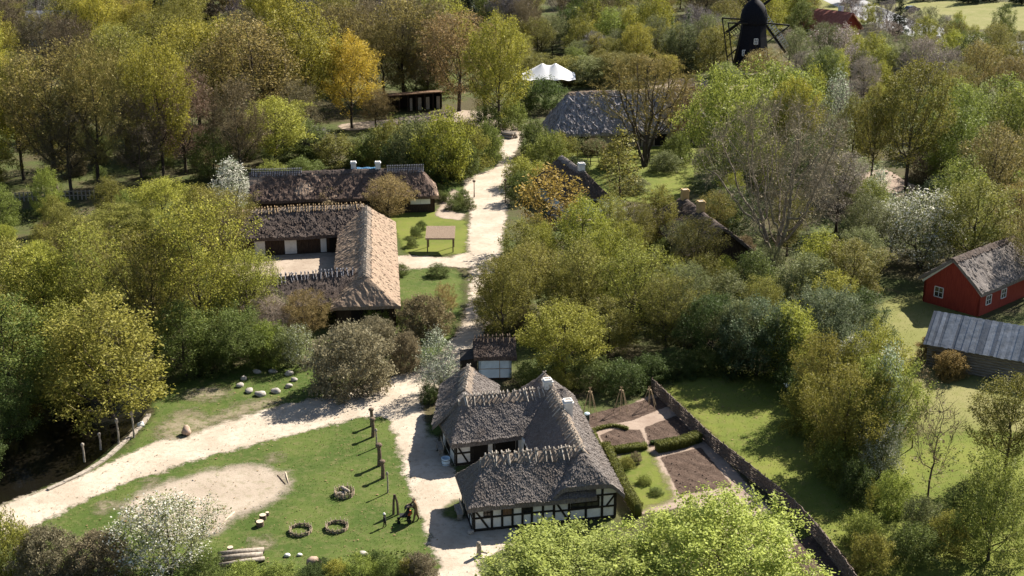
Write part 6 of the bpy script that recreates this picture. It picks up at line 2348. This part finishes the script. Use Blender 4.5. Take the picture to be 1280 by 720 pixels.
T('dense', 985, 475, 380, 76, 'yellowgreen', 'yellow-green leafy tree', BG)
T('broad', 1030, 450, 360, 110, 'bluegreen', 'bluish green tree', BG)
T('dense', 1075, 430, 362, 80, 'deep', 'deep green tree', BG)
T('dense', 1000, 400, 318, 90, 'greygreen', 'grey-green leafy tree', BG)
T('oak', 1060, 390, 300, 90, 'olive', 'olive leafy tree', BG)
T('dense', 940, 395, 315, 80, 'green', 'green leafy tree', BG)
T('broad', 888, 452, 368, 90, 'deep', 'deep green tree', BG)
T('broad', 925, 462, 378, 84, 'greygreen', 'grey-green broad tree', BG)
T('dense', 968, 478, 392, 80, 'deep', 'deep green tree', BG)
T('bush', 1000, 500, 452, 62, 'deep', 'deep green bush', BG, S)
T('bush', 1012, 522, 470, 60, 'green', 'green bush', BG, S)
T('bush', 690, 470, 440, 60, 'deep', 'deep green bush', BG, S)
for a in ((740, 480, 446, 66, 'green'), (778, 488, 450, 66, 'deep'), (812, 478, 445, 56, 'deep'), (846, 468, 438, 56, 'deep'), (880, 464, 436, 60, 'green'), (918, 468, 430, 60, 'deep'), (660, 482, 452, 40, 'green'), (700, 490, 462, 44, 'olive')):
    T('bush', a[0], a[1], a[2], a[3], a[4], {'green': 'green bush', 'deep': 'deep green bush', 'olive': 'olive bush'}[a[4]], 'along the kitchen garden back', S)
# big clump beside the sunny lawn
RL = 'in the clump beside the sunny lawn'
T('broad', 1052, 585, 452, 120, 'olive', 'broad olive tree', RL)
T('broad', 1100, 575, 446, 104, 'fresh', 'broad fresh green tree', RL)
T('bush', 1010, 540, 470, 70, 'olive', 'olive bush', RL, S)
T('bush', 1035, 560, 500, 70, 'yellowgreen', 'yellow-green bush', RL, S)
T('blossom', 1060, 520, 420, 50, 'greygreen', 'creamy flowering small tree', RL)
T('broad', 1030, 520, 418, 92, 'olive', 'olive leafy tree', RL)
T('broad', 1088, 530, 404, 92, 'yellowgreen', 'yellow-green tree', RL)
T('silver', 1100, 575, 430, 56, 'silver', 'silver flowering tree', RL)
T('blossom', 1095, 600, 530, 64, 'greygreen', 'creamy flowering bush', RL, S)
T('bush', 1040, 600, 548, 60, 'fresh', 'fresh green bush', RL, S)
T('bush', 1070, 625, 575, 60, 'deep', 'deep green bush', RL, S)
T('bush', 1112, 640, 590, 54, 'fresh', 'fresh green bush', RL, S)
T('sapling', 1086, 660, 596, 20, 'yellowgreen', 'little conical sapling', RL)
T('sapling', 1158, 645, 480, 66, 'brown', 'thin bare leaning tree', '', lab='thin bare leaning tree on the lower lawn past the clump')
T('sapling', 1140, 560, 440, 40, 'brown', 'thin bare tree', 'on the pale meadow')
T('twiggy', 1168, 452, 422, 50, 'orange', 'russet bush', 'against the log cabin', S)
T('twiggy', 1186, 472, 440, 44, 'orange', 'russet bush', 'against the log cabin', S)
T('bush', 1140, 700, 655, 70, 'green', 'green bush', 'on the lower lawn', S)
T('bush', 1090, 712, 670, 60, 'olive', 'olive bush', 'on the lower lawn', S)
T('bush', 1180, 690, 640, 60, 'olive', 'olive bush', 'on the lower lawn', S)
T('dense', 1235, 700, 570, 110, 'fresh', 'fresh green tree', 'on the lower lawn')
T('bush', 1075, 680, 640, 60, 'fresh', 'fresh green bush', 'on the lower lawn', S)
T('bush', 1150, 670, 620, 60, 'greygreen', 'grey-green bush', 'on the lower lawn', S)
T('bush', 1215, 650, 600, 60, 'green', 'green bush', 'on the lower lawn', S)
T('oak', 1255, 600, 470, 110, 'olive', 'olive tree', 'beside the pale meadow')
# foreground maples
mpx, mpy = G(728, 812)
plant('maple', mpx, mpy, height_for(mpx, mpy, 684), 5.9, 'maple', '', '', lab='bright lime-green maple in front of the farmhouse')
mpx, mpy = G(893, 806)
plant('maple', mpx, mpy, height_for(mpx, mpy, 638), 5.3, 'maple', '', '', lab='bright lime-green maple in front of the kitchen garden')
# lower-left corner
T('blossom', 213, 716, 626, 132, 'greygreen', 'white blossom bush', '', S, lab='white-blossomed bush at the sand patch edge')
T('twiggy', 128, 716, 668, 84, 'grey', 'tan twiggy bush', 'beside the white-blossomed bush', S)
T('twiggy', 60, 722, 662, 84, 'grey', 'tan twiggy bush', 'beside the white-blossomed bush', S)
T('bush', 10, 720, 640, 80, 'olive', 'olive bush', 'beside the white-blossomed bush', S)
FS = 'in the shrubbery below the log benches'
for a in ((350, 732, 704, 54, 'fresh'), (388, 732, 706, 44, 'deep'), (422, 724, 700, 36, 'yellowgreen'), (452, 728, 694, 46, 'fresh'), (486, 728, 694, 40, 'green'), (512, 728, 698, 34, 'olive'), (310, 736, 705, 60, 'fresh'), (405, 712, 698, 26, 'deep'), (470, 712, 690, 24, 'deep')):
    T('bush', a[0], a[1], a[2], a[3], a[4], {'fresh': 'fresh green bush', 'deep': 'deep green bush', 'yellowgreen': 'yellow-green bush', 'green': 'green bush', 'olive': 'olive bush'}[a[4]], FS, S)
T('twiggy', 525, 728, 694, 50, 'grey', 'grey twiggy bush', FS, S)
T('bush', 255, 735, 690, 60, 'green', 'green bush', FS, S)
# garden plants
for a in ((782, 585, 572, 22, 'olive'), (795, 578, 566, 20, 'brown'), (806, 604, 594, 22, 'fresh'), (820, 618, 609, 20, 'green')):
    T('bush', a[0], a[1], a[2], a[3], a[4], {'olive': 'olive herb clump', 'brown': 'brown herb clump', 'fresh': 'fresh green herb clump', 'green': 'green herb clump'}[a[4]], 'in the green garden plot', S)
# mill surroundings and the far band
FB = 'in the far belt beside the windmill'
T('dense', 905, 112, 78, 50, 'fresh', 'fresh green tree', FB)
T('budding', 955, 118, 62, 64, 'orange', 'russet twiggy tree', FB)
T('palepink', 1022, 82, 34, 44, 'pinkgrey', 'pale pink blossom tree', FB)
T('palepink', 1052, 90, 30, 36, 'pinkgrey', 'pale pink blossom tree', FB)
T('palepink', 1062, 108, 52, 30, 'pinkgrey', 'pale pink blossom tree', FB)
T('broad', 1030, 110, 60, 60, 'green', 'green tree', FB)
T('dense', 1088, 105, 42, 60, 'yellowgreen', 'yellow-green tree', FB)
T('dense', 1105, 112, 58, 50, 'fresh', 'fresh green tree', FB)
T('budding', 1150, 122, 46, 70, 'pinkgrey', 'pinkish grey twiggy tree', FB)
T('budding', 1180, 130, 60, 60, 'pinkgrey', 'pinkish grey twiggy tree', FB)
T('sparse', 1125, 118, 52, 44, 'greygreen', 'grey-green tree', FB)
T('conifer', 1123, 42, -12, 24, 'dark', 'dark conifer', 'beside the far road')
T('sparse', 1060, 48, -10, 30, 'greyviolet', 'grey bare tree', 'beside the far road')
T('dense', 1000, 48, 0, 36, 'green', 'green tree', FB)
T('conifer', 858, 88, 14, 34, 'bluegreen', 'bluish green conifer', FB)
T('conifer', 838, 86, 24, 26, 'green', 'green conifer', FB)
T('sparse', 880, 88, 18, 36, 'greygreen', 'grey-green tree', FB)
T('sparse', 818, 84, 20, 36, 'greygreen', 'grey-green tree', FB)
MT = 'in the far wood behind the marquee'
for i, (px, by, ty, w, sp, c) in enumerate(((650, 62, 0, 50, 'budding', 'brown'), (672, 74, 22, 46, 'sparse', 'olive'), (690, 70, 18, 40, 'sparse', 'greygreen'), (712, 62, 8, 50, 'broad', 'deep'), (738, 66, 0, 60, 'dense', 'yellowgreen'), (762, 72, 10, 50, 'dense', 'fresh'),
                                            (786, 70, 8, 40, 'dense', 'yellowgreen'), (804, 64, 2, 44, 'sparse', 'greygreen'), (742, 82, 40, 46, 'budding', 'greyviolet'), (765, 90, 48, 50, 'dense', 'olive'), (672, 102, 66, 60, 'dense', 'olive'), (705, 104, 70, 60, 'dense', 'olive'),
                                            (735, 106, 70, 60, 'dense', 'greygreen'), (770, 104, 66, 66, 'oak', 'olive'), (805, 104, 70, 50, 'oak', 'olivebrown'), (830, 100, 68, 40, 'oak', 'oliveyellow'), (655, 94, 52, 40, 'dense', 'olive'), (720, 96, 60, 44, 'dense', 'fresh'), (752, 100, 62, 40, 'dense', 'olive'))):
    T(sp, px, by, ty, w, c, {'budding': 'brown twiggy tree', 'sparse': 'thin leafing tree', 'broad': 'deep green broad tree', 'dense': 'leafy tree', 'oak': 'olive leafy tree'}[sp] if c not in ('yellowgreen', 'fresh', 'greyviolet') else {'yellowgreen': 'yellow-green leafy tree', 'fresh': 'fresh green leafy tree', 'greyviolet': 'grey-violet twiggy tree'}[c], MT)
T('bush', 128, 62, 28, 50, 'silver', 'pale blossoming bush', '', S, lab='pale blossoming bush before the distant violet-grey roof')


# ------------------------------------------------------------------ filling the woods
def inpoly(pix):
    return np.array([G(*p) for p in pix])


def fill(pix, spacing, kinds, hrange, zone, cat='tree', seed=1, limit=200, tol=0.62, avoid=True, frame=True):
    rng = random.Random(seed)
    poly = inpoly(pix)
    x0, y0 = poly.min(0)
    x1, y1 = poly.max(0)
    placed = 0
    tries = 0
    mine = []
    while placed < limit and tries < 6000:
        tries += 1
        x, y = rng.uniform(x0, x1), rng.uniform(y0, y1)
        if sdist(np.array([[x, y]]), poly)[0] < 0:
            continue
        if any((x - a) ** 2 + (y - b) ** 2 < spacing ** 2 for a, b in mine):
            continue
        if avoid and any((x - a) ** 2 + (y - b) ** 2 < (r * tol + 1.0) ** 2 for a, b, r in OCC):
            continue
        sp, col, look, wr = rng.choice(kinds)
        h = rng.uniform(*hrange)
        if frame:
            q = PX(x, y, h)
            q0 = PX(x, y, 0)
            if q[1] > 740 or q0[1] < -4 or q[0] < -60 or q[0] > 1340:
                continue
        mine.append((x, y))
        plant(sp, x, y, h, h * wr * rng.uniform(0.9, 1.1), col, look, zone, cat)
        placed += 1
    return placed


WOODK = [('oak', 'olive', 'olive leafy tree', .36), ('sparse', 'olivebrown', 'olive-brown budding tree', .36), ('budding', 'brown', 'brown twiggy tree', .34), ('oak', 'oliveyellow', 'olive-yellow leafy tree', .36), ('sparse', 'olive', 'olive leafy tree', .34), ('budding', 'darkbrown', 'dark brown bare tree', .34)]
fill([(-50, 245), (100, 240), (240, 205), (400, 175), (415, 120), (470, 100), (470, 60), (-40, 60)], 7.0, WOODK, (11, 15.5), WL, seed=3, limit=34)
fill([(-60, 440), (60, 430), (160, 440), (300, 400), (290, 330), (120, 270), (-50, 262)], 5.0, [('dense', 'olive', 'olive leafy tree', .38), ('oak', 'yellowgreen', 'yellow-green leafy tree', .38), ('dense', 'fresh', 'fresh green leafy tree', .4)], (4, 6.2), SS, seed=4, limit=22)
fill([(-80, 620), (-10, 600), (90, 480), (60, 440), (-80, 440)], 5.0, [('dense', 'olive', 'olive leafy tree', .38), ('dense', 'deep', 'deep green leafy tree', .4)], (5, 8), 'on the dark stream bank', seed=5, limit=8)
fill([(600, 420), (850, 440), (1080, 430), (1090, 330), (900, 300), (700, 310), (625, 330)], 5.2, [('dense', 'olive', 'olive leafy tree', .36), ('sparse', 'greygreen', 'grey-green leafy tree', .36), ('dense', 'yellowgreen', 'yellow-green leafy tree', .38), ('sparse', 'olive', 'olive leafy tree', .36)], (5, 8), BG, seed=6, limit=26)
fill([(900, 300), (1100, 320), (1110, 240), (1060, 180), (940, 190), (880, 250)], 5.0, [('dense', 'fresh', 'fresh green leafy tree', .38), ('budding', 'pinkgrey', 'pinkish grey twiggy tree', .36), ('dense', 'yellowgreen', 'yellow-green leafy tree', .36)], (4.5, 7.5), GT, seed=7, limit=14)
fill([(1185, 380), (1330, 400), (1330, 120), (1190, 130), (1180, 240)], 7.0, [('dense', 'fresh', 'fresh green leafy tree', .38), ('oak', 'olive', 'olive leafy tree', .38), ('sparse', 'olivebrown', 'olive-brown budding tree', .36)], (8, 12), 'in the trees past the red house', seed=8, limit=22)
fill([(990, 180), (1060, 190), (1180, 200), (1180, 120), (1100, 100), (980, 120)], 7.0, [('dense', 'yellowgreen', 'yellow-green leafy tree', .36), ('dense', 'green', 'green leafy tree', .38), ('budding', 'pinkgrey', 'pinkish grey twiggy tree', .36)], (6, 9), FB, seed=9, limit=22)
FAR = 'in the farthest wood'
fill([(-40, 58), (470, 58), (640, 70), (900, 84), (890, 12), (500, -4), (-40, -4)], 8.5, [('budding', 'brown', 'brown twiggy tree', .34), ('dense', 'green', 'green leafy tree', .34), ('sparse', 'olive', 'olive leafy tree', .34), ('conifer', 'dark', 'dark conifer', .24), ('budding', 'greyviolet', 'grey-violet twiggy tree', .36), ('oak', 'olivebrown', 'olive-brown budding tree', .36), ('dense', 'yellowgreen', 'yellow-green leafy tree', .34)], (12, 17), FAR, seed=10, limit=110)
fill([(120, 62), (300, 62), (300, 18), (120, 18)], 7, [('conifer', 'dark', 'dark conifer', .3), ('conifer', 'darkbrown', 'dark brown bare tree', .3)], (13, 17), 'in the dark far stand', seed=12, limit=7, tol=0.4)
fill([(300, 60), (430, 60), (430, 20), (300, 20)], 7, [('conifer', 'dark', 'dark conifer', .3)], (13, 17), 'in the dark far stand', seed=13, limit=5, tol=0.4)
fill([(900, 60), (1010, 50), (1010, 0), (900, 0)], 7, [('sparse', 'olive', 'olive leafy tree', .36), ('dense', 'yellowgreen', 'yellow-green leafy tree', .36), ('budding', 'brown', 'brown twiggy tree', .34)], (9, 13), 'in the farthest wood behind the windmill', seed=14, limit=24)
fill([(1190, 110), (1330, 110), (1330, 75), (1190, 60)], 9, [('sparse', 'olive', 'olive leafy tree', .36), ('dense', 'green', 'green leafy tree', .36)], (7, 11), 'near the far road bend', seed=15, limit=12)
fill([(1050, 4), (1330, 6), (1330, -4), (1050, -4)], 10, [('dense', 'dark', 'dark leafy tree', .4), ('conifer', 'dark', 'dark conifer', .28)], (9, 13), 'beyond the far field', seed=16, limit=14)
fill([(1040, 30), (1085, 34), (1190, 62), (1330, 84), (1330, 74), (1200, 54), (1130, 42), (1085, 28)], 6, [('dense', 'yellowgreen', 'yellow-green leafy tree', .4), ('sparse', 'greyviolet', 'grey-violet bare tree', .38), ('dense', 'olive', 'olive leafy tree', .4)], (5, 8), 'along the far road verge', seed=19, limit=14)
fill([(985, 75), (1085, 60), (1200, 60), (1190, 120), (1090, 112), (985, 105)], 7, [('dense', 'yellowgreen', 'yellow-green leafy tree', .38), ('sparse', 'greygreen', 'grey-green leafing tree', .38), ('budding', 'pinkgrey', 'pinkish grey twiggy tree', .38), ('dense', 'olive', 'olive leafy tree', .38)], (6, 9.5), 'between windmill and far road', seed=17, limit=18)
fill([(620, 106), (900, 100), (905, 60), (620, 64)], 6.5, [('dense', 'olive', 'olive leafy tree', .38), ('sparse', 'greygreen', 'grey-green leafing tree', .38), ('oak', 'oliveyellow', 'olive-yellow leafy tree', .38)], (6, 10), MT, seed=18, limit=22)
# bushes under the woods
BK = [('bush', 'green', 'green bush', .62), ('bush', 'olive', 'olive bush', .62), ('bush', 'deep', 'deep green bush', .62), ('twiggy', 'brown', 'brown twiggy bush', .62)]
fill([(-40, 245), (100, 242), (240, 226), (400, 212), (400, 180), (-40, 180)], 4.0, BK, (1.8, 3.2), 'under the wood above the longhouse', S, 21, 26, 0.3)
fill([(640, 420), (850, 450), (1060, 450), (1090, 340), (900, 310), (640, 330)], 4.2, BK, (1.6, 2.8), BG, S, 22, 26, 0.3)
fill([(60, 470), (200, 470), (330, 440), (290, 320), (60, 290)], 4.2, BK, (1.6, 2.8), SS, S, 23, 22, 0.3)


# low undergrowth in the woods: nobody could count it
def undergrowth(name, polys, n, hmax, size, col, seed):
    rng = np.random.default_rng(seed)
    C = []
    for pix in polys:
        poly = inpoly(pix)
        x0, y0 = poly.min(0)
        x1, y1 = poly.max(0)
        Q = rng.uniform((x0, y0), (x1, y1), (n, 2))
        k = np.sin(Q[:, 0] * 0.55 + 2 * np.sin(Q[:, 1] * 0.35)) + np.sin(Q[:, 1] * 0.6 + 1.5 * np.sin(Q[:, 0] * 0.42))
        keep = (sdist(Q, poly) > 0) & (k > rng.uniform(-1.2, 0.8, n))
        for nm in ('gravel_path', 'shed_yard', 'farm_courtyard', 'orchard_lawn', 'mill_yard', 'courtyard_lawn', 'crossing_path', 'cottage_path'):
            for pl in SHEETS.get(nm, []):
                keep &= sdist(Q, pl) < -0.5
        for a, b, r in OCC:
            if False:
                break
        Q = Q[keep]
        z = rng.uniform(0.02, 1, len(Q)) ** 1.5 * hmax * (0.4 + 0.3 * k[keep].clip(-0.5, 2))
        C.append(np.concatenate([Q, z[:, None]], 1))
    C = np.concatenate(C)
    v, f = leaf_quads(C, size, rng, 0.4)
    me = np_mesh(name, [(v, f, 0, rng.uniform(0, 1, len(f)))], [M['leaf']])
    o = bpy.data.objects.new(name, me)
    o.color = (*col, 1)
    COL.objects.link(o)
    tag(o, kind='stuff')


undergrowth('undergrowth', [[(-60, 250), (110, 250), (300, 225), (470, 200), (480, 110), (650, 120), (650, 60), (-60, 60)], [(-80, 470), (330, 450), (300, 320), (120, 262), (-80, 262)],
                            [(600, 470), (860, 475), (1000, 480), (1090, 440), (1110, 240), (960, 190), (640, 300)], [(980, 110), (980, 200), (1320, 380), (1320, 100)]], 26000, 0.7, 0.34, (0.085, 0.105, 0.03), 31)
undergrowth('low_plants', [[(300, 740), (300, 706), (400, 700), (470, 688), (520, 690), (530, 740)], [(640, 496), (820, 490), (860, 470), (1000, 470), (1000, 455), (640, 470)], [(560, 500), (540, 480), (545, 505)], [(1000, 660), (1160, 560), (1300, 560), (1300, 740), (1020, 740)]], 5000, 0.35, 0.16, (0.12, 0.15, 0.035), 32)

# ------------------------------------------------------------------ labels of trees and shrubs
ORD = ['first', 'second', 'third', 'fourth', 'fifth', 'sixth', 'seventh', 'eighth', 'ninth', 'tenth', 'eleventh', 'twelfth', 'thirteenth', 'fourteenth', 'fifteenth', 'sixteenth', 'seventeenth', 'eighteenth', 'nineteenth', 'twentieth']
groups = {}
for t in TREES:
    if t['lab']:
        tag(t['o'], t['lab'], t['cat'])
        continue
    groups.setdefault((t['look'], t['zone'], t['cat']), []).append(t)
for (look, zone, cat), ts in groups.items():
    ts.sort(key=lambda t: t['px'])
    for i, t in enumerate(ts):
        g = None
        if len(ts) == 1:
            lab = f'only {look} {zone}' if False else f'{look} {zone}'
        else:
            # seen from the stream side towards the windmill side
            lab = f'{ORD[i] if i < 20 else str(i + 1) + "th"} {look} {zone}, from the stream'
            g = f'{look}s {zone}'
        tag(t['o'], lab, cat, g)
# ------------------------------------------------------------------ light, sky, camera
SUN_EL = math.radians(39)
SUN_AZ = math.atan2(0.68, 0.73)          # towards the upper right of the picture, measured from +Y to +X
S_ = Vector((math.sin(SUN_AZ) * math.cos(SUN_EL), math.cos(SUN_AZ) * math.cos(SUN_EL), math.sin(SUN_EL)))
sl = bpy.data.lights.new('sun', 'SUN')
sl.energy = 5.0
sl.angle = math.radians(0.53)
sl.color = (1.0, 0.93, 0.82)
so_ = bpy.data.objects.new('sun', sl)
COL.objects.link(so_)
so_.rotation_euler = (-S_).to_track_quat('-Z', 'Y').to_euler()
so_.location = S_ * 200

w = bpy.data.worlds.new('World')
SC.world = w
w.use_nodes = True
nt = w.node_tree
nt.nodes.clear()
sk = nt.nodes.new('ShaderNodeTexSky')
sk.sky_type = 'NISHITA'
sk.sun_disc = False
sk.sun_elevation = SUN_EL
sk.sun_rotation = SUN_AZ
bgn = nt.nodes.new('ShaderNodeBackground')
bgn.inputs['Strength'].default_value = 0.05
on = nt.nodes.new('ShaderNodeOutputWorld')
nt.links.new(sk.outputs[0], bgn.inputs[0])
nt.links.new(bgn.outputs[0], on.inputs[0])

cam = bpy.data.cameras.new('camera')
cam.sensor_width = 36.0
cam.lens = FPX / 1280 * 36.0
cam.clip_start = 1.0
cam.clip_end = 20000
co = bpy.data.objects.new('camera', cam)
COL.objects.link(co)
co.location = (0, 0, CAMH)
co.rotation_euler = (math.pi / 2 - PITCH, 0, 0)
SC.camera = co
SC.view_settings.view_transform = 'Standard'
SC.view_settings.look = 'None'
SC.view_settings.exposure = 1.25
SC.view_settings.gamma = 1.0
SC.view_settings.use_curve_mapping = False
SC.cycles.max_bounces = 6
SC.cycles.diffuse_bounces = 1
SC.cycles.glossy_bounces = 2
SC.cycles.transmission_bounces = 4
SC.cycles.transparent_max_bounces = 8
SC.cycles.use_denoising = True
